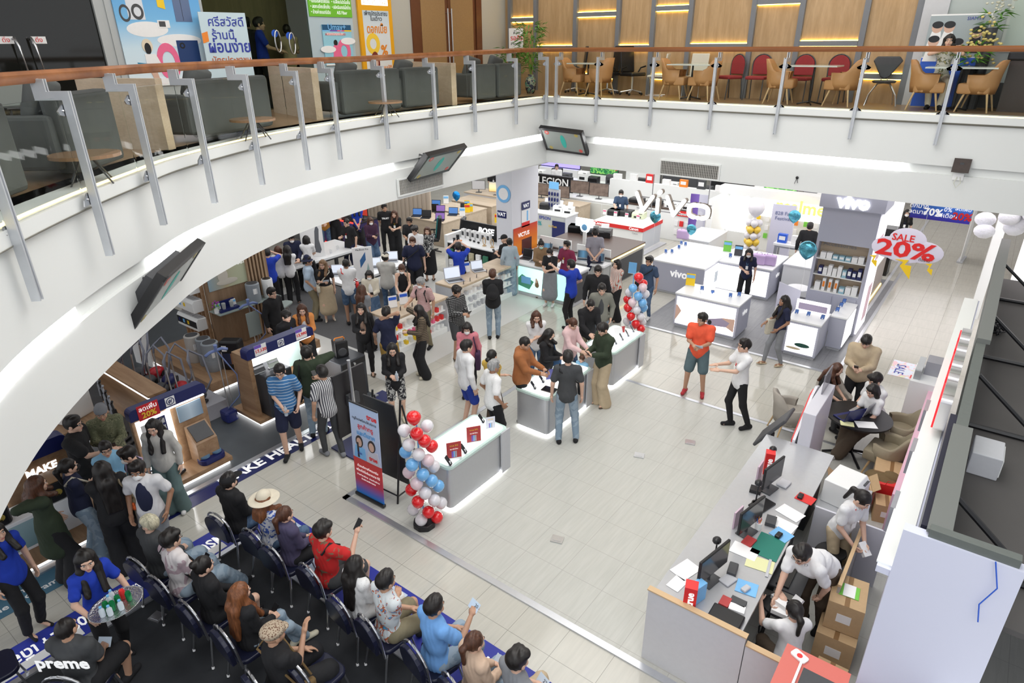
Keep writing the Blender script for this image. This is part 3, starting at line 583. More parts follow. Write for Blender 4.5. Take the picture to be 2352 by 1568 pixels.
def tab(px,py,l,w=.95,round_=False,m=marble,h=.72,d=.6):
 t=thing('cafe_table',l,'table',fp(px,py));
 (MB().lathe((0,0,h),[(w/2,0),(w/2,.025)],28) if round_ else MB().box((0,0,h+.012),(w,d,.025))).build('tabletop',m,t)
 MB().tube([(0,0,.02),(0,0,h*.4),(0,0,h)],[.02,.03,.02]).build('pedestal',black,t)
 b=MB();
 for i in range(4): a=i*math.pi/2+.4; b.tube([(0,0,.06),(.24*math.cos(a),.24*math.sin(a),.012)],.014)
 b.build('foot',black,t)
 return t
tab(1350,216,'white topped cafe table between the two leftmost tan armchairs',.9); tab(1587,226,'white cafe table between the middle-left armchairs',1.); tab(1862,238,'marble cafe table on a black pedestal before the red chairs',.95); tab(2193,250,'marble cafe table in front of the woman filming',1.1)
# plant in a vase
def leafy(mb,base,h,n,spread,mi=0,lw=.022,ll=.22,seed=1):
 r=random.Random(seed)
 for i in range(n):
  z=base[2]+h*(r.random()**.8); a=r.random()*6.283; rr=spread*(.15+.5*r.random())*(.4+(z-base[2])/h); c=Vector((base[0]+rr*math.cos(a),base[1]+rr*math.sin(a),z))
  d=Vector((math.cos(a+r.uniform(-.6,.6)),math.sin(a+r.uniform(-.6,.6)),r.uniform(-.5,.9))).normalized(); sd=d.cross(UP).normalized()*lw; L=ll*r.uniform(.6,1.2)
  p=[c,c+d*L*.45+sd,c+d*L+Vector((0,0,-.04)),c+d*L*.45-sd]; mb.add(p,[(0,1,2,3)],mi)
t=thing('potted_bamboo','tall leafy bamboo in a painted oriental vase at the balcony corner','plant',(ay(1219,180,14.75).x,14.75,ZF)); lf=mat('bamboo_leaf',(.09,.26,.03),.5,noise=.3,nscale=6)
MB().lathe((0,0,0),[(.09,0),(.13,.1),(.15,.25),(.12,.38),(.07,.42),(.08,.46)],20).build('vase',pat('painted_vase','blotch',(.02,.03,.06),(.35,.36,.25),9,(.05,.2,.16),rough=.2,width=.5),t,smooth=True)
l=MB(); leafy(l,(0,0,.55),1.1,260,.45,seed=2); l.build('foliage',lf,t); st=MB()
for i in range(7): a=i*.9; st.tube([(0,0,.4),(.1*math.cos(a),.1*math.sin(a),.9),(.2*math.cos(a),.2*math.sin(a),1.5)],.008,5)
st.build('stems',mat('cane',(.2,.3,.06),.5),t)
t=thing('potted_shrub','low dark leafy shrub by the wooden door','plant',(-11.3,14.9,ZF)); l=MB(); leafy(l,(0,0,.35),.75,170,.5,seed=5); l.build('foliage',lf,t); MB().cyl((0,0,0),.14,.36,16).build('pot',dark,t)
t=thing('orchid_arrangement','yellow orchid arrangement beside the woman filming','flowers',(fb_(2218,15.4)[0],15.4,ZF)); l=MB(); leafy(l,(0,0,.75),.35,60,.35,seed=8); l.build('foliage',lf,t); MB().cyl((0,0,0),.12,.75,14).build('pot',dark,t)
q=MB(); r=random.Random(4)
for i in range(70):
 p=(r.gauss(.05,.13),r.gauss(0,.1),1.15+r.gauss(0,.22)); q.ell(p,(.03,.03,.022),6,4)
q.build('blossoms',mat('orchid_yellow',(.65,.55,.2),.6,noise=.2),t)
t=thing('orchid_arrangement','small white and yellow flower spray high by the wall screen','flowers',(ay(2268,100,YW-.45).x,YW-.45,ZF)); l=MB(); leafy(l,(0,0,1.35),.3,50,.22,seed=9); l.build('foliage',lf,t); q=MB()
for i in range(40): q.ell((r.gauss(.05,.1),r.gauss(0,.05),1.75+r.gauss(0,.14)),(.025,.025,.02),6,4)
q.build('blossoms',mat('orchid_pale',(.6,.6,.5),.6),t); MB().cyl((0,0,0),.1,1.38,14).build('stand',dark,t)
t=thing('reception_desk','dark reception desk with black edge behind the rightmost armchair','desk',(gx+2.9,YW-.5,ZF)); MB().b2(-1.7,1.7,-.3,.3,0,.85).build('body',mat('desk_brown',(.05,.035,.03),.4),t); MB().b2(-1.75,1.75,-.35,.35,.85,1.0).build('top',black,t,bevel=.03)
# lounge seating behind the curved glass
sofa=mat('grey_sofa',(.085,.09,.088),.85,noise=.15,nscale=6,bump=.1); lampw=mat('sofa_band',(.55,.55,.55),.5)
def sofa_at(x,y,rz,w,lbl,piping=False,cush=1):
 t=thing('lounge_sofa',lbl,'sofa',(x,y,ZF),rz,'dark grey lounge sofas along the curved glass')
 MB().b2(-w/2,w/2,-.02,.62,.12,.42).build('seat',sofa,t,bevel=.05); MB().b2(-w/2,w/2,-.2,.0,.05,.78).build('backrest',sofa,t,bevel=.05)
 for s in(-1,1): MB().b2(s*w/2-.09,s*w/2+.09,-.1,.6,.1,.6).build('armrest',sofa,t,bevel=.04)
 for k in range(cush): MB().box((-w/4+k*w/2,.1,.72),(.45,.14,.42),M=Matrix.Rotation(.25,3,'X')@Matrix.Rotation(.2,3,'Y')).build('cushion',sofa,t,bevel=.05,smooth=True)
def tang(i):
 P=offs(ARC,-.55); a,b=Vector(P[i-1]),Vector(P[i+1]); d=(b-a); return P[i],math.atan2(d.y,d.x)
SL=[(1.9,1.1,'nearest dark grey sofa at the left edge behind the first glass panel'),(3.15,1.0,'dark grey sofa back in front of the big sky poster'),(5.6,1.6,'dark grey sofa with tilted cushion beneath the instalment poster'),(8.6,1.5,'dark grey sofa between the two oak partitions, left one'),(9.95,1.,'dark grey sofa in front of the leasing board'),(12.1,.7,'dark grey sofa in front of the wooden double door'),(12.95,.9,'dark grey sofa nearest the balcony corner')]
for y,w,l in SL:
 i=min(range(len(ARC)),key=lambda k:abs(ARC[k][1]-y)); p,a=tang(i); sofa_at(p[0],p[1],a,w,l,cush=1)
for (x,y),(x2,y2),l in [((-8.5,4.15),(-9.5,3.66),'oak partition board behind the third railing post'),((-9.86,7.48),(-11.75,7.92),'oak partition board behind the sixth railing post'),((-9.8,10.95),(-11.55,11.5),'oak partition board before the wooden double door')]:
 t=thing('partition_board',l,'partition',(x,y,ZF),math.atan2(y2-y,x2-x)); MB().b2(0,math.hypot(x2-x,y2-y),-.06,.06,0,.83).build('panel',lwood,t)
def rtab(px,py,l):
 c=at(px,py,ZF+.27); t=thing('round_table',l,'table',(c.x,c.y,ZF)); MB().lathe((0,0,.24),[(.3,0),(.3,.03)],28).build('tabletop',mat('walnut_top',(.3,.18,.1),.2,noise=.1),t)
 for i in range(4): a=i*math.pi/2+.4; MB().tube([(.06*math.cos(a),.06*math.sin(a),.24),(.24*math.cos(a),.24*math.sin(a),0)],.008).build('leg',dark,t)
rtab(195,352,'small round wooden table behind the second glass panel'); rtab(580,272,'small round wooden table behind the fifth glass panel'); rtab(885,232,'small round wooden table before the leasing board')
# black cafe chairs before the dark doors
for k,(px,l) in enumerate([(30,'white shell chair with thin black legs, far left by the dark doors'),(112,'white shell chair with a small coloured tag by the dark doors')]):
 y=ax(px,200,-11.2).y; t=thing('shell_chair',l,'chair',(-11.2,y,ZF),1.6,'shell chairs by the dark doors'); MB().box((0,.2,.62),(.4,.03,.42),M=Matrix.Rotation(-.15,3,'X')).build('backrest',mat('shell_grey',(.2,.22,.2),.4),t,bevel=.02); MB().box((0,0,.43),(.42,.42,.03)).build('seat',black,t,bevel=.015)
 for sx in(-1,1):
  for sy in(-1,1): MB().tube([(sx*.15,sy*.15,.43),(sx*.2,sy*.2,0)],.008).build('leg',black,t)
# ================= hanging screens =================
def screen(corners,lbl,bracket,depth=.09):
 """corners: top-left, top-right, bottom-right, bottom-left in the world, seen from its front"""
 tl,tr,br,bl=[Vector(c) for c in corners]; x=((tr-tl)+(br-bl)).normalized(); y=((tl-bl)+(tr-br)).normalized(); c=(tl+tr+br+bl)/4; w=((tr-tl).length+(br-bl).length)/2; h=((tl-bl).length+(tr-br).length)/2
 M=frame(c,x,y); t=thing('hanging_screen',lbl,'screen',c); R=M.to_3x3()
 def B(name,cx,cy,cz,sx,sy,sz,m,**k): return MB().box(R@Vector((cx,cy,cz)),(sx,sy,sz),M=R).build(name,m,t,**k)
 B('casing',0,0,-depth/2,w,h,depth,black);
 for (cx,cy,sx,sy) in [(0,h/2-.03,w,.06),(0,-h/2+.03,w,.06),(-w/2+.03,0,.06,h),(w/2-.03,0,.06,h)]: B('bezel',cx,cy,.006,sx,sy,.014,mat('screen_bezel',(.035,.035,.038),.35))
 B('display',0,0,.002,w-.1,h-.1,.006,mat('screen_face',(.30,.33,.31),.25,emit=.05))
 def disc(u,v,ru,rv,m,ri=0,name='screen_mark'):
  mb=MB(); n=24; P=[(u*w/2+ru*math.cos(6.2832*i/n),v*h/2+rv*math.sin(6.2832*i/n)) for i in range(n)]; M4=Matrix.Identity(4)
  for i in range(3):
   for j_ in range(3): M4[i][j_]=R[i][j_]
  mb.prism(P,.006,.009+(0.001 if ri else 0),0,M4); mb.build(name,m,t)
 disc(0,0,.07,.2,mat('screen_teal',(.05,.5,.42),.4)); disc(-.68,.66,.06,.06,mat('screen_coral',(.7,.12,.1),.4)); disc(.72,-.66,.05,.05,mat('screen_coral',(.7,.12,.1),.4)); disc(.7,.7,.05,.05,mat('screen_gold',(.5,.4,.12),.4)); disc(-.7,-.7,.05,.05,mat('screen_gold',(.5,.4,.12),.4))
 disc(-.68,.66,.03,.03,mat('screen_pale2',(.6,.4,.38),.4),1)
 b=Vector(bracket)-c; br_=MB();
 B('back_box',0,0,-depth-.05,w*.7,h*.5,.1,dark)
 for s in(-1,1): br_.tube([R@Vector((s*w*.22,h*.1,-depth-.08)),b+Vector((s*.06,0,.04)) if True else b],.016)
 br_.box(b,(.1,.1,.24)); br_.build('wall_bracket',dark,t)
 return t
def quad(pts,fn): return [fn(*p) for p in pts]
# screens hang about a quarter metre off the beam, tilted down
def tilted(c,w,h,n,roll=0.):
 n=Vector(n).normalized(); x=UP.cross(n).normalized(); y=n.cross(x); c=Vector(c)
 if roll: Rm=Matrix.Rotation(roll,3,n); x=Rm@x; y=Rm@y
 return [c-x*w/2+y*h/2,c+x*w/2+y*h/2,c+x*w/2-y*h/2,c-x*w/2-y*h/2]
def scr(q,lbl):
 c=Vector(q[:3]); az,ti,ro,w,h=q[3:]; n=Vector((math.cos(az)*math.cos(ti),math.sin(az)*math.cos(ti),math.sin(ti))); x=UP.cross(n).normalized(); y=n.cross(x)
 x2=x*math.cos(ro)+y*math.sin(ro); y2=y*math.cos(ro)-x*math.sin(ro); hn=Vector((n.x,n.y,0)).normalized()
 screen([c-x2*w/2+y2*h/2,c+x2*w/2+y2*h/2,c+x2*w/2-y2*h/2,c-x2*w/2-y2*h/2],lbl,c-hn*.5+Vector((0,0,.12)))
scr([-8.814,13.72,4.226,-1.553,-.631,-.057,1.179,.706],'black-framed screen tilted down at the inner corner of the balcony')
scr([-8.998,9.507,4.251,.093,-.774,.038,1.216,.729],'black-framed screen tilted down from the curved beam, middle one of three')
scr([-7.034,3.079,4.008,.77,-.679,0,1.272,.75],'nearest black screen on a large folding bracket, seen almost from its side')
# ================= shop floor: product builders =================
SURF=[]
def snap(loc,m=.07):
 x,y,z=loc
 if z<.5: return (x,y,z)
 best=None
 for x0,x1,y0,y1,h in SURF:
  if abs(h-z)>.035: continue
  qx=min(max(x,x0+m),x1-m) if x1-x0>2*m else (x0+x1)/2; qy=min(max(y,y0+m),y1-m) if y1-y0>2*m else (y0+y1)/2; d=math.hypot(qx-x,qy-y)
  if best is None or d<best[0]: best=(d,qx,qy,h+.0015)
 return (best[1],best[2],best[3]) if best and best[0]<1.6 else (x,y,z)
M90X=Matrix(((1,0,0,0),(0,0,-1,0),(0,1,0,0),(0,0,0,1)))
def rrect(w,d,r,n=4):
 P=[]
 for cx,cy,a0 in((w/2-r,d/2-r,0),(-w/2+r,d/2-r,90),(-w/2+r,-d/2+r,180),(w/2-r,-d/2+r,270)):
  for i in range(n+1): a=math.radians(a0+90*i/n); P.append((cx+r*math.cos(a),cy+r*math.sin(a)))
 return P
def phone(loc,rz,lbl,stand=True,group='display phones',col=None,scr=None,par=None):
 loc=snap(loc,.06)
 t=thing('display_phone',lbl,'phone',loc,rz,group); R=Matrix.Rotation(-1.0 if stand else -1.5708,4,'X')
 T=Matrix.Translation((0,0,.075 if stand else .008))@R
 MB().prism(rrect(.078,.16,.014),-.004,.004,0,T@M90X@Matrix.Rotation(-math.pi/2,4,'X')@Matrix.Rotation(0,4,'Z')).build('phone_body',col or black,t)
 MB().prism(rrect(.07,.15,.01),-.0055,-.0042,0,T@M90X@Matrix.Rotation(-math.pi/2,4,'X')).build('phone_screen',scr or mat('phone_screen_a',(.05,.12,.35),.15,emit=.3),t)
 if stand: MB().tube([(0,.03,0),(0,.02,.07)],.012,6).lathe((0,.03,0),[(.03,0),(.03,.008)],10).build('stand',whiteg,t)
 return t
def laptop(loc,rz,lbl,col=None,scr=None,group='display laptops',s=1.):
 loc=snap(loc,.17)
 t=thing('laptop',lbl,'laptop',loc,rz,group); col=col or dark
 MB().box((0,0,.009),(.34*s,.24*s,.018)).build('base',col,t,bevel=.004); MB().box((0,-.0,.0188),(.29*s,.12*s,.002)).build('keyboard',black,t)
 M=Matrix.Rotation(-.28,3,'X'); MB().box((0,.15*s,.13*s),(.34*s,.012,.235*s),M=M).build('lid',col,t,bevel=.004); MB().box((0,.142*s,.131*s),(.31*s,.004,.2*s),M=M).build('laptop_screen',scr or black,t)
 return t
def monitor(loc,rz,lbl,w=.55,h=.33,scr=None,group=None,zb=.12):
 loc=snap(loc,.12)
 t=thing('monitor',lbl,'monitor',loc,rz,group)
 MB().box((0,0,zb+h/2),(w,.03,h)).build('casing',black,t,bevel=.005); MB().box((0,-.016,zb+h/2),(w-.03,.003,h-.03)).build('display',scr or black,t)
 MB().tube([(0,.03,0),(0,.03,zb+.1)],.018).build('neck',dark,t); MB().box((0,.02,.008),(.24,.17,.014)).build('foot',dark,t,bevel=.004); return t
def card(loc,rz,lbl,w=.15,h=.21,m=None,top=None,group='upright price cards',tilt=-.12,name='price_card'):
 loc=snap(loc,.09)
 t=thing(name,lbl,'sign',loc,rz,group); R=Matrix.Rotation(tilt,3,'X')
 MB().box((0,0,h/2+.01),(w,.006,h),M=R).build('card',m or paper,t); MB().box((0,-.004,h*.8),(w*.9,.002,h*.25),M=R).build('header',top or red,t)
 MB().box((0,-.004+.0,h*.45),(w*.7,.002,h*.08),M=R).build('print',txtr,t); MB().box((0,.01,.005),(w,.06,.008)).build('holder',mat('acrylic',(.85,.9,.92),.1,trans=.6),t); return t
def carton(loc,rz,lbl,d,m,group=None,name='product_box',lab=None):
 t=thing(name,lbl,'box',loc,rz,group); MB().box((0,0,d[2]/2),d).build('carton',m,t,bevel=.002)
 MB().box((0,-d[1]/2-.0008,d[2]*.55),(d[0]*.7,.0016,d[2]*.45)).build('label_print',lab or paper,t); return t
def printer(loc,rz,lbl,m,group='printers on display',w=.42,d=.34,h=.2,paper_on=True):
 loc=snap(loc,.2)
 t=thing('printer',lbl,'printer',loc,rz,group)
 MB().prism([(-d/2,0),(d/2,0),(d/2,h),(-d/2+.06,h),(-d/2,h*.75)],-w/2,w/2,0,Matrix(((0,0,1,0),(1,0,0,0),(0,1,0,0),(0,0,0,1)))).build('body',m,t,bevel=.01)
 MB().box((0,-d/2+.0,h*.3),(w*.6,.01,h*.3)).build('output_slot',black,t); MB().box((w*.25,-d/2+.02,h*.86),(w*.3,.04,.01)).build('control_panel',dark,t)
 if paper_on: MB().box((0,d/2,h+.06),(w*.5,.005,.16),M=Matrix.Rotation(-.4,3,'X')).build('paper',paper,t)
 return t
def balloon_shape(c,r): return [(0.001,-r*1.18),(r*.06,-r*1.12),(r*.45,-r*.85),(r*.8,-r*.45),(r*.98,0),(r*.97,r*.3),(r*.8,r*.68),(r*.5,r*.92),(r*.2,r*1.02),(.001,r*1.04)]
bal={'r':mat('balloon_red',(.75,.015,.02),.15,coat=.6),'w':mat('balloon_white',(.78,.76,.8),.15,coat=.6,alpha=.93),'b':mat('balloon_blue',(.17,.45,.8),.15,coat=.6),'p':mat('balloon_blush',(.8,.62,.66),.15,coat=.6,alpha=.95),'y':mat('balloon_yellow',(.9,.6,.06),.2,coat=.5),'c':mat('balloon_cyan_foil',(.10,.38,.5),.18,metal=.7,noise=.5,nscale=14,bump=.6),'d':mat('balloon_blue_foil',(.02,.25,.7),.15,metal=.8,noise=.5,nscale=12,bump=.8)}
CN={'r':'red','w':'pearl white','b':'light blue','p':'blush pink','y':'yellow'}
def balloon(p,r,k,lbl,group,axis=None):
 mb=MB(); mb.lathe((0,0,0),balloon_shape(0,r),18); o=mb.build('balloon',bal[k],loc=p,smooth=True,label=lbl,cat='balloon',group=group)
 if axis: o.rotation_euler=axis
 return o
# ================= phone company tables =================
brushed=mat('silver_panel',(.52,.53,.56),.35,metal=.55,noise=.03); gtop=mat('lit_glass_top',(.9,.97,.95),.08,emit=.55)
gedge=mat('glass_edge',(.35,.6,.52),.05,trans=.5)
def truetable(x0,x1,y0,y1,h,lbl):
 w,d=x1-x0,y1-y0; t=thing('display_table',lbl,'display table',((x0+x1)/2,(y0+y1)/2,.012),0,'silver display tables with lit glass tops')
 SURF.append((x0,x1,y0,y1,h+.012)); MB().prism(rrect(w-.02,d-.02,.07),.05,h-.05).build('cabinet',brushed,t,smooth='auto')
 MB().prism(rrect(w+.02,d+.02,.09),h-.05,h-.012).build('glass_rim',mat('rim_glass',(.55,.7,.66),.1),t,smooth='auto'); MB().prism(rrect(w-.08,d-.08,.06),h-.012,h).build('lit_top',gtop,t)
 MB().prism(rrect(w-.06,d-.06,.05),.0,.05).build('floor_light',mat('foot_light',(1,1,1),.5,emit=9.),t)
 MB().b2(w/2+.005,w/2+.03,d/2-.2,d/2+.02,.02,h-.02).build('end_panel',lgrey,t)
 return t
HT=.8
truetable(-6.12,-5.42,5.6,7.0,HT,'nearest silver display table with lit glass top and three red price cards')
truetable(-6.12,-5.4,8.12,9.6,HT,'middle silver display table with tablets where the grey-shirted man stands')
truetable(-6.08,-5.36,10.4,11.68,HT,'far silver display table with a row of dark phones beside the balloon column')
ZT=HT+.012
redcard=mat('card_red',(.45,.05,.05),.4);
def bigcard(px,py,w,h,l,m,rz):
 c=at(px,py,ZT); t=thing('acrylic_sign',l,'sign',(c.x,c.y,ZT),rz,None); MB().b2(-w/2,w/2,-.001,.008,0,h).build('panel',m,t); MB().b2(-w/2,w/2,-.0055,-.0042,.0,h*.12).build('footer',paper,t)
 F=Face(t,w,2*h); F.txt('true 5G',w*.18,0,.82,mat('gold_lettering',(.9,.6,.05),.5)); F.txt('สมาร์ทโฟน',w*.13,0,.62,txtw);
 for k,c_ in enumerate([purple,skyb,mat('card_grey',(.4,.4,.42),.4)]): F.rect(-.35+.25*k,-.15+.25*k,.15,.5,c_)
 return t
bigcard(1044,1055,.22,.3,'larger red price card nearest the balloon column',redcard,.95); bigcard(1089,1018,.22,.3,'larger red price card in the middle of the nearest display table',redcard,.95); bigcard(1127,985,.15,.22,'small white and red price card at the far end of the nearest table',mat('card_pale',(.7,.72,.8),.4),.95)
t=thing('acrylic_sign','blue perspex sign standing among the tablets on the middle table','sign',tuple(at(1278,868,ZT)),.95); MB().b2(-.2,.2,-.004,.004,0,.2).build('panel',mat('perspex_blue',(.12,.12,.4),.1,alpha=.9),t)
t=thing('acrylic_sign','white wedge display card beside the phones on the far table','sign',tuple(at(1420,768,ZT)),.95); MB().box((0,0,.08),(.18,.01,.16),M=Matrix.Rotation(-.5,3,'X')).build('panel',paper,t); MB().box((.12,.05,.08),(.1,.01,.14)).build('red_card',redcard,t)
for k,(px,py,l) in enumerate([(1225,893,'phone nearest the corner of the middle silver table'),(1244,878,'phone behind the corner phone on the middle silver table'),(1310,838,'phone at the far end of the middle silver table'),(1010,1083,'phone at the balloon end of the nearest silver table'),(1065,1040,'phone between the two larger red cards'),(1106,970,'phone beside the small card of the nearest silver table'),
 (1452,762,'dark phone, rightmost of the row on the far silver table'),(1440,772,'dark phone, second from the right on the far silver table'),(1427,781,'dark phone, third from the right on the far silver table'),(1412,790,'dark phone, fourth from the right on the far silver table')]):
 phone(tuple(at(px,py,ZT)),-1.2,l,True,'phones on the silver tables')
for k,(px,py,l,m) in enumerate([(1262,895,'brown tablet lying on the middle silver table',mat('tablet_brown',(.1,.08,.07),.2)),(1285,868,'black tablet lying behind the perspex sign',black),(1372,797,'black tablet with a yellow picture on the far silver table',black)]):
 c=at(px,py,ZT); t=thing('tablet',l,'tablet',(c.x,c.y,ZT),.1,'tablets on the silver tables'); MB().prism(rrect(.26,.19,.015),.0,.01).build('tablet_body',m,t)
 MB().prism(rrect(.24,.17,.01),.0102,.0112).build('tablet_screen',mat('tablet_dark',(.02,.02,.025),.12) if k!=2 else mat('tablet_yellow',(.25,.18,.02),.2,emit=.3),t)
# ================= balloon columns =================
def column_bal(lst,base,sc,ox,oy,r,lbl,grp):
 t=thing('balloon_stand',lbl,'stand',(base[0],base[1],.0)); MB().prism([(.17*math.cos(i*math.pi/4+.3),.17*math.sin(i*math.pi/4+.3)) for i in range(8)],.0,.1).build('base',black,t,bevel=.02)
 MB().tube([(0,0,.08),(0,0,1.85)],.012).build('rod',skyb,t)
 Dc=Vector((base[0],base[1])).length; rr=random.Random(3)
 for i,(u,v,k,b) in enumerate(lst):
  px,py=ox+u/sc,oy+v/sc; d=ray(px,py); hd=math.hypot(d[0],d[1]); D=Dc-.1+.22*b; s=D/hd; p=Vector((d[0]*s,d[1]*s,CH+d[2]*s))
  a=Vector((base[0]-p.x,base[1]-p.y)); an=math.atan2(a.y,a.x)
  pos='top' if i==0 else 'row %d'%i
  balloon(p,r*(1.08 if i==0 else 1),k,'%s balloon in the %s, counted %s from its top'%(CN[k],grp,['first','second','third','fourth','fifth','sixth','seventh','eighth','ninth','tenth','eleventh','twelfth','thirteenth','fourteenth','fifteenth','sixteenth','seventeenth','eighteenth','nineteenth','twentieth','twenty-first','twenty-second','twenty-third','twenty-fourth','twenty-fifth','twenty-sixth','twenty-seventh','twenty-eighth','twenty-ninth','thirtieth','thirty-first','thirty-second'][i]),grp,axis=(0,0,0))
c1=[(1503,868,'r',0),(1604,930,'w',1),(1430,965,'w',.6),(1525,990,'r',0),(1585,1045,'r',.2),(1465,1075,'w',.3),(1440,1130,'b',1),(1640,1085,'r',.8),(1540,1150,'w',0),(1612,1195,'p',.3),(1490,1228,'b',0),(1655,1240,'w',1),(1465,1285,'p',.9),(1572,1303,'b',0),(1640,1350,'b',.3),(1525,1372,'p',0),(1690,1390,'b',.9),(1485,1420,'r',.8),(1590,1445,'w',0),(1660,1500,'w',.3),(1535,1512,'r',0),(1712,1520,'w',1),(1500,1570,'w',.9),(1615,1590,'r',.1),(1680,1630,'r',.4),(1560,1650,'w',.2)]
column_bal(c1,(-5.55,5.16),3.336,500,700,.093,'black octagonal foot and rod of the nearest balloon column','nearest balloon column')
c2=[(1805,455,'r',0),(1865,540,'r',.9),(1727,600,'b',0),(1860,592,'p',.2),(1798,708,'b',0),(1675,660,'w',.9),(1895,680,'w',.8),(1718,795,'p',0),(1858,800,'b',.2),(1655,755,'r',1),(1660,865,'r',.2),(1775,898,'w',0),(1870,865,'b',.8),(1700,980,'r',0),(1830,990,'w',.3),(1650,1050,'w',.8),(1765,1085,'r',0),(1850,1060,'w',.8),(1710,1130,'w',.5),(1835,1150,'r',.2)]
column_bal(c2,(-5.95,12.2),5.88,1160,560,.098,'black foot and rod of the balloon column at the far table','far balloon column')
# foil balloons with strings
def foil(px,py,Y,r,k,l,zb=.95,sy=1.):
 p=ay(px,py,Y); t=thing('foil_balloon',l,'balloon',(p.x,p.y,zb)); o=MB(); o.lathe((0,0,p.z-zb),[(a*1.,b) for a,b in balloon_shape(0,r)],20,sy=.55); o.build('balloon_skin',bal[k],t,smooth=True); MB().tube([(0,0,0),(.02,0,(p.z-zb)*.5),(0,0,p.z-zb-r*1.15)],.003,5).build('string',paper,t)
foil(1855,574,15.2,.2,'c','round teal foil balloon nearest the accessories column',.9); foil(1825,497,18.8,.17,'c','teal foil balloon in front of the yellow lit letters',.9); foil(1505,498,17.2,.17,'c','teal foil balloon under the hanging white letters',.9); foil(1588,527,17.8,.15,'c','smaller teal foil balloon above the phone counter',.9)
foil(1048,450,17.5,.17,'d','bright blue foil balloon above the laptop desks',.9); foil(1218,397,19.5,.16,'d','bright blue foil balloon beside the tall white column',1.)
# ================= roll-up stand and its black boards =================
z0=.03; w,h=.6,1.62
t=thing('roll_up_banner','tall red and blue true roll-up banner with a smiling couple','banner',(-6.6,5.06,.03)); t.rotation_euler=(-.04,0,.03)
MB().b2(-w/2,w/2,-.001,.007,.05,h).build('banner_cloth',grad('banner_print',[(0,(.02,.25,.75)),(.05,(.1,.15,.6)),(.16,(.55,.03,.08)),(.3,(.65,.04,.04)),(.41,(.65,.04,.04)),(.415,(.5,.56,.75)),(1,(.48,.62,.85))],'Z',.05,h),t); MB().b2(-w/2-.01,w/2+.01,-.03,.03,0,.05).build('base_bar',black,t,bevel=.01); MB().b2(-w/2,w/2,-.01,.01,h,h+.02).build('top_bar',black,t)
F=Face(t,w,h); F.h=h*1.;
def V(z): return (z)/(h/2)
F.txt('true',.12,.55,V(1.48),txtr,bold=.03); F.txt('ทรูช็อปพร้อมให้บริการ',.055,0,V(1.38),txtk,w=.5); F.txt('ลูกค้าทรู',.1,.05,V(1.27),txtr,bold=.01); F.txt('และดีแทค',.1,.05,V(1.15),mat('cyan_lettering',(.05,.35,.75),.5),bold=.01)
F.txt('ด้วยบริการที่ครบครัน',.055,0,V(.56),txtw,w=.44); F.txt('พร้อมโปรโมชันมากมาย ที่นี่',.055,0,V(.48),txtw,w=.5); F.txt('ย้ายค่ายบริการ  ชำระค่าบริการ',.035,0,V(.40),txtw,w=.48); F.txt('รับบริการหลังการขาย',.035,0,V(.34),txtw,w=.3)
F.poly([(-.9,V(.7)),(-.05,V(.7)),(-.1,V(.9)),(-.75,V(.92))],skyb); F.poly([(0,V(.7)),(.95,V(.7)),(.8,V(.92)),(.15,V(.9))],mat('print_shirt',(.6,.6,.68),.5));
for u in(-.45,.42): F.ell(u,V(1.0),.075,.1,mat('print_hair2',(.03,.02,.02),.5)); F.ell(u,V(.99),.055,.075,mat('print_skin',(.65,.42,.32),.5))
F.rect(-.62,-.5,V(.72),V(.98),mat('print_hair2',(.03,.02,.02),.5)); F.txt('dtac',.06,-.45,V(.8),txtb); F.txt('true',.1,.5,V(.79),txtr,bold=.03)
t=thing('display_easel','black easel board leaning behind the red banner','easel',(-6.5,5.3,.014),.05)
MB().box((0,.12,.95),(.62,.03,1.5),M=Matrix.Rotation(.12,3,'X')).build('board',black,t,bevel=.01); MB().tube([(-.28,-.05,0),(-.28,.2,1.7)],.016).tube([(.28,-.05,0),(.28,.2,1.7)],.016).tube([(-.28,.55,0),(-.28,.22,1.6)],.014).tube([(.28,.55,0),(.28,.22,1.6)],.014).tube([(-.28,-.02,.12),(.28,-.02,.12)],.012).tube([(.28,-.02,.12),(.28,.5,.12)],.012).build('legs',black,t)
t=thing('tall_screen','dark upright screen panel seen from behind on a silver pole','screen',(-7.9,5.93,0)); MB().b2(-.05,0,-.33,.33,.35,1.52).build('panel',mat('screen_back',(.02,.018,.02),.35),t,bevel=.01); MB().tube([(.1,-.05,.03),(.1,-.05,1.75)],.03,14).build('pole',chrome,t); MB().b2(-.35,.3,-.3,.3,0,.03).build('foot_plate',navy,t)
MB().b2(0,.08,-.12,.1,.9,1.1).b2(0,.08,-.1,.08,.55,.7).build('bracket',dark,t); MB().tube([(.1,-.1,.8),(.14,-.2,.4),(.1,-.15,.05)],.008).build('cable',black,t)
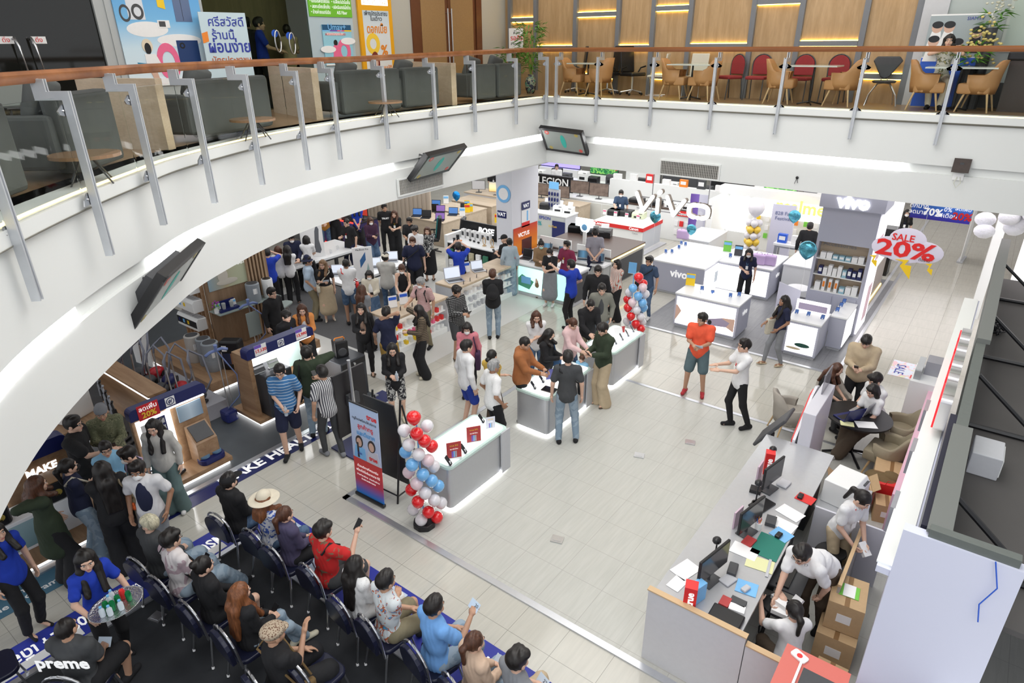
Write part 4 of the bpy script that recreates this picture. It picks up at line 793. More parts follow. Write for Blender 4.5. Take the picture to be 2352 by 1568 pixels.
# ================= appliance zone =================
litw=mat('lit_niche',(1,1,1),.4,emit=1.6); strip=mat('strip_light',(1,1,1),.4,emit=4.)
def plinth(x0,x1,y0,y1,h,lbl,lip=True):
 t=thing('display_plinth',lbl,'plinth',((x0+x1)/2,(y0+y1)/2,.005)); w,d=x1-x0,y1-y0
 MB().b2(-w/2,w/2,-d/2,d/2,.06,h).build('deck',wood,t,bevel=.004); MB().b2(-w/2+.04,w/2-.04,-d/2+.04,d/2-.04,0,.06).build('base_light',strip,t); return t
def navytop(t,y0,y1,z0,z1,th,x=0):
 """rounded navy header along y"""
 P=[(y0,z0),(y1,z0)]+[(y1-.08+.08*math.cos(a),z1-.08+.08*math.sin(a)) for a in [i*math.pi/8 for i in range(5)]]+[(y0+.08+.08*math.cos(a),z1-.08+.08*math.sin(a)) for a in [math.pi/2+i*math.pi/8 for i in range(5)]]
 M=Matrix(((0,0,1,x),(1,0,0,0),(0,1,0,0),(0,0,0,1))); MB().prism(P,-th/2,th/2,0,M).build('header',navy,t)
def logo(t,y,z,x,s):
 MB().b2(x,x+.004,y-s/2,y+s/2,z-s/2,z+s/2).build('logo_plate',paper,t)
 M=Matrix(((0,0,1,x+.004),(1,0,0,y),(0,1,0,z),(0,0,0,1))); m=MB(); n=20
 for i in range(n): a,b=6.2832*i/n,6.2832*(i+1)/n; m.prism([(s*.42*math.cos(a),s*.42*math.sin(a)),(s*.42*math.cos(b),s*.42*math.sin(b)),(s*.34*math.cos(b),s*.34*math.sin(b)),(s*.34*math.cos(a),s*.34*math.sin(a))],0,.003,0,M)
 m.prism([(-s*.25,0),(0,s*.22),(-s*.02,0)],0,.003,0,M); m.prism([(0,s*.02),(s*.22,s*.28),(.06*s,-s*.28)],0,.003,0,M); m.prism([(-s*.25,-.02*s),(-.02*s,-s*.05),(-.1*s,-s*.3)],0,.003,0,M); m.build('logo',navy,t)
FX=lambda X,y,z:frame((X,y,z),(0,1,0),UP)
# stand A: stick vacuums
X0=-9.7
plinth(-10.0,-9.24,2.75,4.38,.14,'low oak plinth with light under it carrying the stick vacuum display')
t=thing('display_wall','oak display wall with navy header and a lit niche for stick vacuums','display',(X0,3.78,.147))
MB().b2(-.08,.0,-.58,.58,0,1.1).build('back_panel',wood,t); navytop(t,-.6,.6,1.08,1.27,.16,-.02); logo(t,.02,1.18,.062,.15)
MB().b2(0,.03,-.53,-.05,.05,1.03).build('lit_panel',litw,t); MB().b2(.0,.05,-.04,-.015,.02,1.05).b2(0,.05,-.04,.56,1.045,1.06).build('light_strip',strip,t)
MB().b2(.03,.036,-.48,-.3,.6,.95).build('print_sheet',paper,t); MB().b2(.03,.036,-.26,-.1,.45,.98).build('dark_sheet',navy,t);
for k in range(4): MB().b2(.036,.038,-.24,-.12,.5+.12*k,.58+.12*k).build('photo_tile',lgrey,t)
MB().b2(0,.02,.1,.5,.72,1.0).build('photo_screen',grad('floorcare_photo',[(0,(.25,.35,.45)),(.5,(.5,.62,.72)),(1,(.2,.3,.42))],'Y',.1,.5),t)
MB().prism([(.02,.0),(.3,.0),(.3,.38),(.02,.62)],.14,.5,0,Matrix(((1,0,0,0),(0,0,1,0),(0,1,0,0),(0,0,0,1)))).build('lectern',wood,t); MB().box((.165,.32,.515),(.3,.3,.01),M=Matrix.Rotation(.68,3,'Y')).build('touch_panel',dark,t)
c=FX(X0+.075,3.45,.147+1.17); MB().b2(.064,.068,-.48,-.16,1.05,1.3).build('promo_tag',mat('promo_red',(.6,.02,.03),.5),t); text('ลดเพิ่ม',.1,FX(X0+.072,3.46,1.38),txtw,t,bold=.01); text('20%',.13,FX(X0+.072,3.46,1.27),mat('gold_lettering',(.9,.6,.05),.5),t,bold=.03)
def stickvac(x,y,z,lbl,m,tilt=0.,h=1.05):
 t=thing('stick_vacuum',lbl,'vacuum cleaner',(x,y,z)); MB().box((.03,0,.03),(.09,.26,.05)).build('floor_head',black,t,bevel=.015,rotz=.4); MB().tube([(0,0,.05),(-.04,0,h*.66)],.016).build('tube',chrome,t)
 MB().tube([(-.04,0,h*.6),(-.05,0,h*.82)],[.045,.035],12).build('motor_body',m,t); MB().tube([(-.05,0,h*.82),(-.09,0,h*.93),(-.03,0,h)],.02).build('handle',m,t); MB().tube([(-.02,0,h*.62),(.04,0,h*.7)],.03,12).build('dust_cup',mat('smoke_cup',(.1,.1,.12),.1,alpha=.8),t)
stickvac(-9.45,3.55,.147,'grey stick vacuum standing on the oak plinth in front of the lit niche',dark)
t=thing('robot_mop_set','black mop robot tray with two round blue pads on the oak plinth','appliance',(-9.42,4.12,.147)); MB().prism(rrect(.26,.42,.1),0,.09).build('tray',navy,t,bevel=.01)
for s in(-1,1): MB().lathe((0,s*.1,.1),[(.08,0),(.08,.03)],18).build('round_pad',mat('pad_blue',(.12,.22,.35),.7),t)
MB().tube([(-.1,0,.09),(-.12,0,.3)],.02).box((-.12,0,.33),(.1,.24,.07)).build('cleaning_head',black,t)
# stand B: washing machines
plinth(-10.72,-9.84,5.3,6.8,.13,'oak plinth with glowing foot under the washing machine stand')
t=thing('display_wall','oak stand with navy rounded header, price tags and a lit white niche','display',(-10.1,6.05,.135));
MB().b2(-.4,.12,-.68,-.6,0,1.2).build('side_panel',wood,t); MB().b2(-.4,-.32,-.6,.7,0,1.2).build('back_panel',wood,t); navytop(t,-.7,.72,1.18,1.37,.2,.05); logo(t,.0,1.28,.152,.13)
MB().b2(-.3,-.27,-.57,.08,.05,1.12).build('lit_panel',litw,t); MB().b2(-.28,.1,.1,.13,.02,1.15).b2(-.3,.1,.1,.68,1.14,1.16).build('light_strip',strip,t); MB().b2(-.31,-.28,.16,.66,.5,1.05).build('photo',grad('wash_photo',[(0,(.4,.55,.5)),(.6,(.6,.72,.7)),(1,(.35,.5,.45))],'Z',.5,1.05),t)
for y,s in((-.42,'17,130'),(.45,'13,990')): MB().b2(.152,.156,y-.12,y+.12,1.2,1.4).build('price_tag',paper,t); text(s,.085,FX(-10.1+.16,6.05+y,1.42),txtr,t,bold=.02); MB().b2(.156,.158,y-.12,y+.02,1.34,1.4).build('tag_header',purple,t)
def washer(x,y,z,rz,lbl,m,w=.6,h=.85):
 t=thing('washing_machine',lbl,'washing machine',(x,y,z),rz); MB().box((0,0,h/2),(w,.58,h)).build('cabinet',m,t,bevel=.02); MB().lathe((0,0,0),[(.21,0),(.21,.04),(.15,.05)],28).build('door_ring',black if m!=white else chrome,t)
 o=t.children[-1]; o.rotation_euler=(math.pi/2,0,0); o.location=(0,-.29,h*.48); g=MB().lathe((0,0,0),[(.14,0.03),(.12,.06),(.02,.07)],24).build('door_glass',mat('door_glass',(.03,.03,.06),.05),t,smooth=True); g.rotation_euler=(math.pi/2,0,0); g.location=(0,-.29,h*.48)
 MB().box((0,-.292,h*.9),(w*.94,.006,h*.13)).build('control_panel',black if m!=white else lgrey,t); k=MB().lathe((0,0,0),[(.03,0),(.025,.03)],16).build('dial',chrome,t); k.rotation_euler=(math.pi/2,0,0); k.location=(0,-.295,h*.9); return t
gm=mat('graphite',(.06,.065,.075),.35,metal=.4)
washer(-10.03,5.78,.135,math.pi/2,'grey washing machine in the lit niche behind the striped polo man',gm,.55); washer(-9.55,7.1,.0,math.pi/2,'dark front-loading washing machine carrying a black party speaker',gm)
t=thing('party_speaker','black party speaker with an orange handle on the dark washing machine','speaker',(-9.6,7.08,.852),1.2); MB().box((0,0,.17),(.26,.26,.34)).build('cabinet',black,t,bevel=.03); MB().tube([(-.1,0,.34),(-.08,0,.38),(.08,0,.38),(.1,0,.34)],.013).build('handle',orange,t); MB().lathe((0,0,0),[(.09,0),(.07,.01)],18).build('woofer',dark,t).matrix_local=Matrix.Translation((0,-.131,.12))@Matrix.Rotation(math.pi/2,4,'X')
for k,(y,l) in enumerate([(5.55,'dark leaflet wedge on the grey washing machine'),(5.85,'photo leaflet wedge on the grey washing machine')]): card((-9.98,y,.99),math.pi/2,l,.22,.14,dark if k==0 else mat('leaf_photo',(.4,.45,.4),.4),lgrey,'leaflet wedges on the washing machine',-.5,'leaflet_wedge')
# blue steam pole left of stand B
def steamer(x,y,z,l,h=1.15,board=False):
 t=thing('garment_steamer',l,'steamer',(x,y,z)); lb=mat('steamer_blue',(.16,.22,.45),.4); MB().box((0,0,.13),(.26,.24,.24)).build('tank',navy,t,bevel=.05)
 MB().tube([(0,.02,.24),(0,.02,h)],.012).tube([(0,.1,.24),(0,.1,h*.95)],.008).build('pole',chrome,t); MB().tube([(0,-.2,h-.04),(0,-.1,h),(0,.12,h),(0,.22,h-.05)],.028,8).build('hanger',lb,t,smooth=True); MB().tube([(.02,.0,h),(.04,.0,h+.12)],[.02,.035],10).build('steam_head',lb,t)
 MB().tube([(0,0,.24),(.15,.2,.5),(.1,.25,.9),(.03,.02,h-.02)],.012,8).build('hose',lb,t,smooth=True)
 if board: MB().box((.02,.05,h*.62),(.02,.3,.55)).build('board',mat('board_grey',(.25,.29,.28),.8),t,bevel=.008)
steamer(-10.52,5.1,.005,'blue garment steamer on a long silver pole left of the washing machine stand',1.45); steamer(-12.1,6.75,.255,'garment steamer with a grey board on the appliance plinth',1.2,True)
# platform C with appliances and wall
pl=plinth(-14.3,-11.7,5.42,8.1,.25,'large oak plinth with light beneath carrying air purifiers');
struct(MB().b2(-13.1,-13.0,6.4,7.9,.26,2.6).build('wall_oak_display',pat('oak_wall','wood',(.27,.17,.1),(.38,.25,.155),7,dirn='Z',world=True)))
sl=MB();
for k in range(6): sl.b2(-13.0,-12.92,7.35+.085*k,7.39+.085*k,.26,2.6)
struct(sl.build('trim_10',pat('oak_slat','wood',(.4,.27,.17),(.5,.35,.22),7,dirn='Z',world=True)))
t=thing('wall_photo','pale wall picture of a sitting figure with white lettering on the oak wall','picture',(-12.995,6.9,1.95)); MB().b2(0,.015,-.45,.45,-.33,.45).build('print',grad('wellness_photo',[(0,(.3,.42,.48)),(.45,(.5,.42,.26)),(.55,(.5,.5,.34)),(1,(.55,.6,.42))],'Y',-.45,.45),t); text('MAKE HEALTH LAST',.09,FX(-12.975,6.98,2.08),txtw,t,bold=.02,w=.75)
F_=MB().ell((.02,-.1,-.05),(.006,.12,.16),12,8).ell((.02,-.02,-.2),(.006,.25,.07),12,8).build('figure_print',mat('print_linen',(.62,.58,.5),.6),t)
t=thing('glass_shelf','glass shelf on the oak wall holding air purifiers and cups','shelf',(-12.77,7.1,1.2)); MB().b2(-.22,.22,-.75,.75,0,.015).build('pane',mat('shelf_glass',(.35,.42,.4),.05,alpha=.75),t)
def purifier(x,y,z,l,m,h=.52,r=.15):
 t=thing('air_purifier',l,'air purifier',(x,y,z),0,None); MB().lathe((0,0,0),[(r*.95,0),(r,.03),(r,h*.4),(r*.97,h*.41),(r,h*.42),(r,h-.02),(r*.9,h)],26).build('body',m,t,smooth='auto'); MB().lathe((0,0,h-.01),[(r*.8,0),(r*.78,.015),(r*.35,.0151)],20).build('vent_grille',dark if m!=white else black,t); MB().box((r*.93,-.03,h*.62),(.02,.09,.12)).build('price_sticker',paper,t)
pg=mat('purifier_grey',(.28,.31,.34),.5); pb=mat('purifier_beige',(.52,.5,.47),.5); pw=white
purifier(-12.75,7.3,1.216,'grey round air purifier on the glass shelf',pg,.42,.15); purifier(-12.75,7.67,1.216,'white round air purifier at the right end of the glass shelf',pw,.42,.12)
purifier(-12.95,5.85,.255,'beige air purifier, leftmost on the big oak plinth',pb,.6,.16); purifier(-12.6,5.9,.255,'grey air purifier beside the beige one on the plinth',pg,.6,.15); purifier(-12.25,5.85,.255,'larger grey air purifier next to the black dehumidifier',pg,.62,.17)
t=thing('dehumidifier','black dehumidifier with an open picture front on the oak plinth','appliance',(-11.95,6.15,.255),.6); MB().box((0,0,.33),(.42,.26,.64)).build('cabinet',black,t,bevel=.04); MB().box((0,-.135,.27),(.34,.01,.24)).build('front_print',grad('heater_photo',[(0,(.02,.02,.05)),(.5,(.02,.03,.08)),(.55,(.3,.15,.08)),(1,(.15,.1,.08))],'X',-.17,.17),t); MB().box((-.1,-.137,.5),(.1,.01,.12)).build('price_sticker',paper,t)
for k,(z,l) in enumerate([(1.62,'white wall air conditioner, topmost of the stack on the slatted frame'),(1.2,'white wall air conditioner in the middle of the stack on the slatted frame'),(.78,'air conditioner with a dark glossy front, lowest of the stack')]):
 t=thing('air_conditioner',l,'air conditioner',(-13.55,6.22,z),0,'stacked wall air conditioners'); MB().prism([(-.12,0),(.1,0),(.12,.1),(.12,.26),(-.08,.28),(-.12,.22)],-.42,.42,0,Matrix(((0,0,1,0),(1,0,0,0),(0,1,0,0),(0,0,0,1)))).build('casing',white,t,bevel=.01)
 MB().box((0,-.118,.14),(.8,.012,.15)).build('front_panel',white if k<2 else black,t); g=MB();
 for q in range(9): g.b2(-.4+q*.09,-.34+q*.09,-.06,.1,.281,.285)
 g.build('intake_grille',lgrey,t)
 for q,c_ in enumerate([navy,skyb,yellow]): MB().box((-.3+q*.18,-.126,.14),(.07,.006,.08)).build('sticker',c_,t)
fr_=thing('slatted_frame','upright wooden slat frame carrying the air conditioner stack','frame',(-13.6,6.35,.255))
for q in range(7): MB().b2(-.55+q*.17,-.5+q*.17,-.03,.03,0,2.1).build('slat',wood,fr_)
t=thing('ironing_board','small grey steam ironing table against the oak wall','ironing board',(-12.5,7.75,.255),.4); MB().prism(rrect(.3,.7,.12),.72,.76).build('board',mat('board_grey',(.25,.29,.28),.8),t,bevel=.01,rotz=.0)
for s in(-1,1): MB().tube([(0,s*.25,.72),(s*.12,s*.3,0)],.01).tube([(0,s*.25,.72),(-s*.12,s*.3,0)],.01).build('leg',chrome,t)
t=thing('promo_box','white and navy counter box with two cups on the glass shelf','display',(-12.75,6.65,1.216)); MB().b2(-.1,.1,-.22,.22,0,.05).b2(-.1,-.08,-.22,.22,.05,.2).build('tray',navy,t)
for s in(-1,1): MB().lathe((.02,s*.09,.05),[(.035,0),(.045,.12),(.04,.13)],14).build('cup',mat('cup_grey',(.4,.42,.42),.4),t); card((-12.8,6.65+s*.18,1.216),1.57,'price card on the glass shelf, %s of the cup box'%('left' if s<0 else 'right'),.11,.17,paper,skyb,'price cards on the glass shelf')
t=thing('flower_pot','small pot of purple flowers on the glass shelf','flowers',(-12.75,6.4,1.216)); MB().cyl((0,0,0),.05,.1,12).build('pot',paper,t); l=MB(); leafy(l,(0,0,.1),.14,25,.1,ll=.08,lw=.012,seed=3); l.build('foliage',lf,t); q=MB(); [q.ell((random.gauss(0,.05),random.gauss(0,.05),.22+random.gauss(0,.03)),(.02,.02,.015),6,4) for _ in range(10)]; q.build('blossoms',mat('purple_flower',(.3,.04,.35),.6),t)
t=thing('standing_poster','white and red standing advert panel beside the slatted frame','poster',(-14.2,5.3,.005),.15); MB().b2(-.3,.3,-.02,.02,0,1.8).build('board',paper,t); MB().b2(-.28,.28,-.024,-.02,.9,1.15).build('red_print',red,t); MB().b2(-.2,.2,-.024,-.02,1.25,1.6).build('picture_print',skyb,t)
# mid counter with canister vacuums
t=thing('display_counter','long oak counter with a light line under its edge in front of the canister vacuums','counter',(-11.95,4.1,.005)); MB().b2(-1.2,1.1,-.13,.13,0,.9).build('body',wood,t); MB().b2(-1.22,1.12,-.16,.16,.9,.94).build('top',wood,t); MB().b2(-1.2,1.1,-.155,-.135,.86,.885).build('light_strip',strip,t); MB().b2(1.1,1.13,-.12,.1,.35,.8).build('sign_panel',paper,t)
MB().b2(-1.25,1.15,.2,1.15,0,.3).build('rear_deck',grey,t)
def canister(x,y,z,l,m,s=1.,ph=0.):
 t=thing('canister_vacuum',l,'vacuum cleaner',(x,y,z),ph,'canister vacuums behind the oak counter'); MB().ell((0,0,.12),(.13,.19,.11),16,10).build('body',m,t,smooth=True)
 for q in(-1,1): MB().lathe((0,0,0),[(.07,-.02),(.07,.02)],16).build('wheel',black,t).matrix_local=Matrix.Translation((q*.12,.08,.075))@Matrix.Rotation(math.pi/2,4,'Y')
 MB().tube([(0,-.16,.14),(.12,-.28,.4),(.18,-.15,.85),(.05,.0,1.02),(-.1,-.05,.9),(-.12,-.1,.75)],.021,10).build('hose',mat('hose_grey',(.2,.21,.26),.35),t,smooth=True); MB().tube([(-.12,-.1,.77),(-.14,-.14,.1)],.016).build('wand',chrome,t); MB().box((-.14,-.18,.03),(.26,.09,.05)).build('floor_head',black,t,bevel=.01)
cm=[dark,mat('vac_red',(.45,.01,.02),.3),dark,navy,dark,mat('vac_red',(.45,.01,.02),.3),navy,dark]
for k in range(8): canister(-13.0+.26*k,4.62+.28*(k%2),.31,'canister vacuum with a looped hose, %s from the left behind the oak counter'%names[k],cm[k],1,.3*k)
for k in range(6): stickvac(-12.2+.2*k,3.72-.04*k,.005,'stick vacuum leaning in a row before the oak counter, %s from the left'%names[k],black if k%2 else mat('vac_silver',(.3,.32,.36),.3),0,1.0-.02*k)
pl=plinth(-13.4,-11.95,2.75,3.6,.3,'oak plinth carrying the white washing machine at the far left'); washer(-12.55,3.2,.305,.35,'white washing machine with a round dark door at the far left',white)
struct(bb('wall_appliance_left',-14.6,-14.5,-2,4.6,0,2.6,wood))
# stand D: food makers
plinth(-10.1,-9.12,-.2,2.5,.13,'oak plinth in front with the lit foot line at the bottom left')
t=thing('display_wall','oak stand with navy header reading MAKE FOOD at the left edge','display',(-9.85,1.35,.135)); MB().b2(-.08,0,-1.1,1.0,0,1.1).build('back_panel',wood,t); navytop(t,-1.1,1.02,1.08,1.3,.2,0); text('MAKE',.15,FX(-9.845,ax(97,1080,-9.84).y,ax(97,1078,-9.84).z),mat('sign_white',(1,1,1),.5,emit=1.5),t,bold=.04); text('FOOD',.15,FX(-9.845,ax(102,1108,-9.84).y,ax(102,1108,-9.84).z),mat('sign_white',(1,1,1),.5,emit=1.5),t,bold=.04); MB().b2(0,.03,-.2,.12,.3,1.1).build('lit_panel',litw,t)
MB().b2(0,.02,-.9,-.22,.2,1.1).build('food_photo',pat('food_photo','blotch',(.5,.16,.03),(.65,.3,.08),9,(.12,.25,.04),rough=.5,width=.45),t); MB().b2(0,.42,-1.05,.95,0,.5).build('counter_deck',whiteg,t,bevel=.01); MB().b2(.421,.424,-.8,.3,.05,.45).build('front_print',grad('pool_print',[(0,(.2,.35,.4)),(1,(.35,.5,.55))],'Z',0,.5),t)
def cooker(x,y,l,m):
 t=thing('air_fryer',l,'air fryer',(x,y,.637),1.57,'black air fryers on the white counter'); MB().prism(rrect(.3,.34,.09),0,.3).build('body',black,t,bevel=.02); MB().prism(rrect(.3,.34,.09),.3,.33).build('lid',m,t,bevel=.01); MB().lathe((0,0,0),[(.05,0),(.05,.004)],16).build('badge',mat('badge_gold',(.4,.3,.06),.4),t).matrix_local=Matrix.Translation((.02,-.172,.14))@Matrix.Rotation(math.pi/2,4,'X'); MB().box((.0,-.19,.1),(.05,.06,.03)).build('handle',black,t)
cooker(-9.62,1.98,'black air fryer with a tan wooden lid under the MAKE FOOD letters',mat('tan_lid',(.35,.2,.1),.4)); cooker(-9.62,1.3,'black air fryer with a grey lid at the left edge',pg)
t=thing('storage_bucket','grey plastic bucket by the white counter front','bucket',(-9.25,1.75,.136)); MB().lathe((0,0,0),[(.1,0),(.13,.28),(.14,.28)],18).build('body',dark,t)
# ================= floor graphics =================
def decal(name,x0,x1,y0,y1,m,h=.006): return struct(bb(name,x0,x1,y0,y1,.001,h,m))
def floortext(s,size,x,y,dx,dy,m,z=.008,bold=.02,w=None):
 d=Vector((dx,dy,0)).normalized(); return struct(text(s,size,frame((x,y,z),d,UP.cross(d)),m,None,'floor_print',.0005,bold=bold,w=w))
decal('floor_sticker_navy',-9.1,-8.68,2.4,7.6,navy); floortext('MAKE HEALTH LAST',.3,-8.88,5.3,0,1,txtw,bold=.03,w=2.75)
decal('floor_sticker_teal',-9.0,-8.55,-1,2.35,mat('sticker_teal',(.06,.16,.24),.4)); floortext('and\nthe program.',.15,-8.78,1.15,0,1,paper)
bl=grad('sticker_blue',[(0,(.02,.03,.25)),(.5,(.03,.05,.4)),(1,(.02,.03,.3))],'Y',-4,4)
decal('floor_sticker_blue',-7.95,-7.42,-.6,3.95,bl); decal('floor_sticker_front',-7.41,1.0,3.46,4.14,bl)
for s,y,w in [('SAMSUNG',3.05,.95),('air',2.05,.3),('0% 24 เดือน',1.0,.9)]: floortext(s,.26,-7.72,y,0,-1,txtw,w=w)
for y0,y1 in((.5,1.35),(2.55,3.2)): decal('floor_sticker_plate',-7.62,-7.48,y0,y1,paper,.0075)
for s,x,w in [('SAMSUNG',-3.2,1.0),('air',-4.35,.35),('0%',-5.6,.5),('แบบเลี่ยน',-2.0,.7),('24 เดือน',-6.7,.7)]: floortext(s,.26,x,3.9,-1,0,txtw,w=w)
for x0,x1 in((-7.35,-6.9),(-6.3,-5.9),(-5.2,-4.8)): decal('floor_sticker_plate',x0,x1,3.55,4.08,mat('sticker_pale',(.5,.6,.75),.4),.0075)
decal('floor_sticker_sale',-1.02,-.44,14.4,15.25,pat('sticker_paint','blotch',(.75,.8,.9),(.85,.55,.6),5,(.7,.85,.5),rough=.3,width=.55,world=True)); floortext('SALE',.25,-.85,14.8,0,-1,txtb,bold=.01)
struct(MB().add([(-.62,14.45,.009),(-.48,14.55,.009),(-.62,14.65,.009)],[(0,1,2)]).build('floor_print',red))
for px,py in [(1468,1048),(1280,1241),(362,1418),(1585,1018)]:
 c=at(px,py); t=struct(MB().b2(-.085,.085,-.07,.07,.001,.02).b2(-.06,.06,-.045,.045,.02,.024).build('floor_socket_plate',chrome,loc=(c.x,c.y,.012 if c.y>4.9 else 0),rotz=.3))
# ================= laptop and phone tables =================
def table4(x0,x1,y0,y1,h,top,legm,l,th=.07):
 SURF.append((x0,x1,y0,y1,h+.006)); t=thing('long_table',l,'table',((x0+x1)/2,(y0+y1)/2,.006)); w,d=x1-x0,y1-y0; MB().b2(-w/2,w/2,-d/2,d/2,h-th,h).build('tabletop',top,t,bevel=.008)
 for sx in(-1,1):
  for sy in(-1,1): MB().box((sx*(w/2-.08),sy*(d/2-.1),(h-th)/2),(.09,.09,h-th)).build('leg',legm,t)
 MB().b2(-w/2+.06,w/2-.06,-d/2+.06,d/2-.06,h-th-.06,h-th).build('apron',legm,t); return t
wt=mat('white_counter',(.84,.85,.86),.3,noise=.01)
table4(-16.5,-15.1,9.9,12.5,.82,wt,dark,'long white table with dark legs and a tall white product board, left one')
table4(-14.0,-12.9,9.9,12.2,.8,wt,dark,'shorter white table with open laptops and a laptop board')
def board(px,py,z,w,h,rz,l,kind):
 c=at(px,py,z); t=thing('product_board',l,'sign',(c.x,c.y,z),rz); MB().b2(-w/2,w/2,0,.04,0,h).build('board',paper,t); F=Face(t,w,2*h)
 t2=[(-.1,.15),(.5,.1),(.75,.5),(.6,.9),(.2,.85),(.0,.5)]
 if kind: F.poly([(.1,.15),(.6,.1),(.75,.2),(.6,.5),(.7,.8),(.5,.95),(.3,.75),(.2,.4)],mat('print_vision',(.14,.15,.17),.3)); F.txt('Pro',.08,-.5,.4,txtk)
 else: F.poly([(-.3,.35),(.3,.6),(.3,.85),(-.3,.6)],mat('print_blue_screen',(.05,.15,.35),.3)); F.txt('MacBook Pro',.06,0,.93,txtk); F.poly([(.2,.15),(.6,.3),(.5,.5)],mat('print_teal2',(.35,.5,.5),.3))
board(722,590,.83,.62,1.0,.95,'tall white board with a dark headset picture on the left white table',1); board(838,640,.81,.5,.85,.95,'white board with a blue laptop picture on the shorter white table',0)
slv=mat('laptop_silver',(.5,.51,.53),.3,metal=.6); scrw=mat('screen_lit',(.6,.65,.75),.3,emit=.5)
for px,py,l in [(815,637,'silver open laptop at the front of the shorter white table'),(860,615,'silver open laptop next to the laptop board'),(900,600,'silver open laptop at the far end of the shorter white table'),(775,632,'closed-angle silver laptop at the near corner of the shorter table')]:
 laptop(tuple(at(px,py,.806)),.75,l,slv,scrw,'laptops on the shorter white table')
for k,(px,py) in enumerate([(760,582),(776,573),(733,588),(705,600),(690,612)]): phone(tuple(at(px,py,.826)),.8,'small white watch stand, %s from the right on the left white table'%names[k],True,'watch stands on the white table',white,paper)
def showcase(x0,x1,y0,y1,h,l,items):
 SURF.append((x0,x1,y0,y1,h+.006)); t=thing('glass_showcase',l,'display counter',((x0+x1)/2,(y0+y1)/2,.006)); w,d=x1-x0,y1-y0
 MB().b2(-w/2,w/2,-d/2,d/2,h-.06,h).build('top',lwood,t,bevel=.01); MB().b2(-w/2,w/2,-d/2,-d/2+.06,0,h-.06).b2(-w/2,w/2,d/2-.06,d/2,0,h-.06).build('end_panel',lgrey,t); MB().b2(-w/2,-w/2+.05,-d/2+.06,d/2-.06,0,h-.06).b2(-w/2,w/2-.02,-d/2+.06,d/2-.06,0,.12).build('back_panel',white,t)
 MB().b2(-w/2+.05,-w/2+.055,-d/2+.07,d/2-.07,.12,h-.08).build('lit_back',glow2,t)
 for z in(.32,.55): MB().b2(-w/2+.05,w/2-.05,-d/2+.07,d/2-.07,z,z+.015).build('shelf',white,t)
 n=max(3,int(d/.16)); r=random.Random(int(d*10))
 for z,tag_ in((.126,'bottom'),(.336,'middle'),(.566,'upper')):
  for i in range(n):
   y=(y0+y1)/2-d/2+.15+i*(d-.3)/(n-1); hh=r.uniform(.07,.13); o=MB().box((0,0,hh/2),(.1,.07,hh)).build('accessory_box',r.choice(items),loc=(x1-.13,y,.007+z),label='small pack, %s on the %s shelf of the %s'%(names[i] if i<11 else 'rear no. %d'%i,tag_,l.split(' with')[0]),cat='box',group='packs in the '+l.split(' with')[0])
 return t
pcs=[paper,white,lgrey]; pcs2=[paper,white,pink,yellow,red,paper]
showcase(-10.75,-10.0,8.85,10.65,.9,'near pale wood showcase with coloured packs and three price signs',pcs2)
showcase(-10.95,-10.2,11.2,13.75,.9,'far pale wood showcase with rows of white packs',pcs)
for px,py,l,m in [(903,706,'white price sign at the front of the near wood showcase',paper),(928,698,'blue headed price sign on the near wood showcase',paper),(960,680,'white two-phone sign on the near wood showcase',paper),(1037,635,'blue headed price sign on the far wood showcase',paper),(1071,625,'tall white blue price sign on the far wood showcase',paper)]: card(tuple(at(px,py,.907)),1.1,l,.2,.27,m,blue,'price signs on the wood showcases')
for k,(px,py,l) in enumerate([(920,712,'phone lying beside the near showcase signs, front one'),(947,703,'phone lying beside the near showcase signs, rear one'),(1065,652,'first phone lying on the far wood showcase'),(1080,645,'second phone lying on the far wood showcase'),(1095,637,'third phone lying on the far wood showcase'),(1118,625,'dark blue phone at the far end of the far showcase')]): phone(tuple(at(px,py,.907)),-1.,l,False,'phones lying on the wood showcases')
laptop(tuple(at(1045,645,.907)),1.1,'large silver laptop seen from behind on the far showcase',slv,scrw,None,1.3); laptop(tuple(at(1100,622,.907)),1.1,'silver laptop at the rear of the far wood showcase',slv,scrw,None)
# ================= audio counter =================
def counter(x0,x1,y0,y1,h,body,top,l,front=None,side=None,z=.006,foot=None,name='shop_counter',th=.04,ov=.02):
 SURF.append((x0,x1,y0,y1,h+z)); t=thing(name,l,'counter',((x0+x1)/2,(y0+y1)/2,z)); w,d=x1-x0,y1-y0; MB().b2(-w/2,w/2,-d/2,d/2,.06 if foot else 0,h-th).build('body',body,t,bevel=.004); MB().b2(-w/2-ov,w/2+ov,-d/2-ov,d/2+ov,h-th,h).build('top',top,t,bevel=.005)
 if foot: MB().b2(-w/2+.03,w/2-.03,-d/2+.03,d/2-.03,0,.06).build('foot',foot,t)
 if front: MB().b2(-w/2+.05,w/2-.05,-d/2-.012,-d/2+.0,.1,h-th-.05).build('front_panel',front,t)
 if side: MB().b2(w/2,w/2+.012,-d/2+.05,d/2-.05,.1,h-th-.05).build('side_panel',side,t)
 return t
t=counter(-13.2,-11.45,14.15,14.95,.92,black,wt,'black audio counter with white top and hanging headphone packs'); MB().b2(-.87,.87,.36,.42,.92,1.42).build('sign_board',black,t,bevel=.01); text('BOSE',.26,frame((-12.3,14.9,1.2),(1,0,0),UP),mat('sign_white',(1,1,1),.5,emit=1.5),t,bold=.03,shear=.2); MB().b2(-1.0,-.88,-.4,.42,0,1.1).build('end_panel',white,t)
hp=[mat('pack_green',(.05,.2,.12),.5),paper,mat('pack_blue',(.3,.45,.65),.5),mat('pack_cream',(.55,.5,.35),.5),paper]
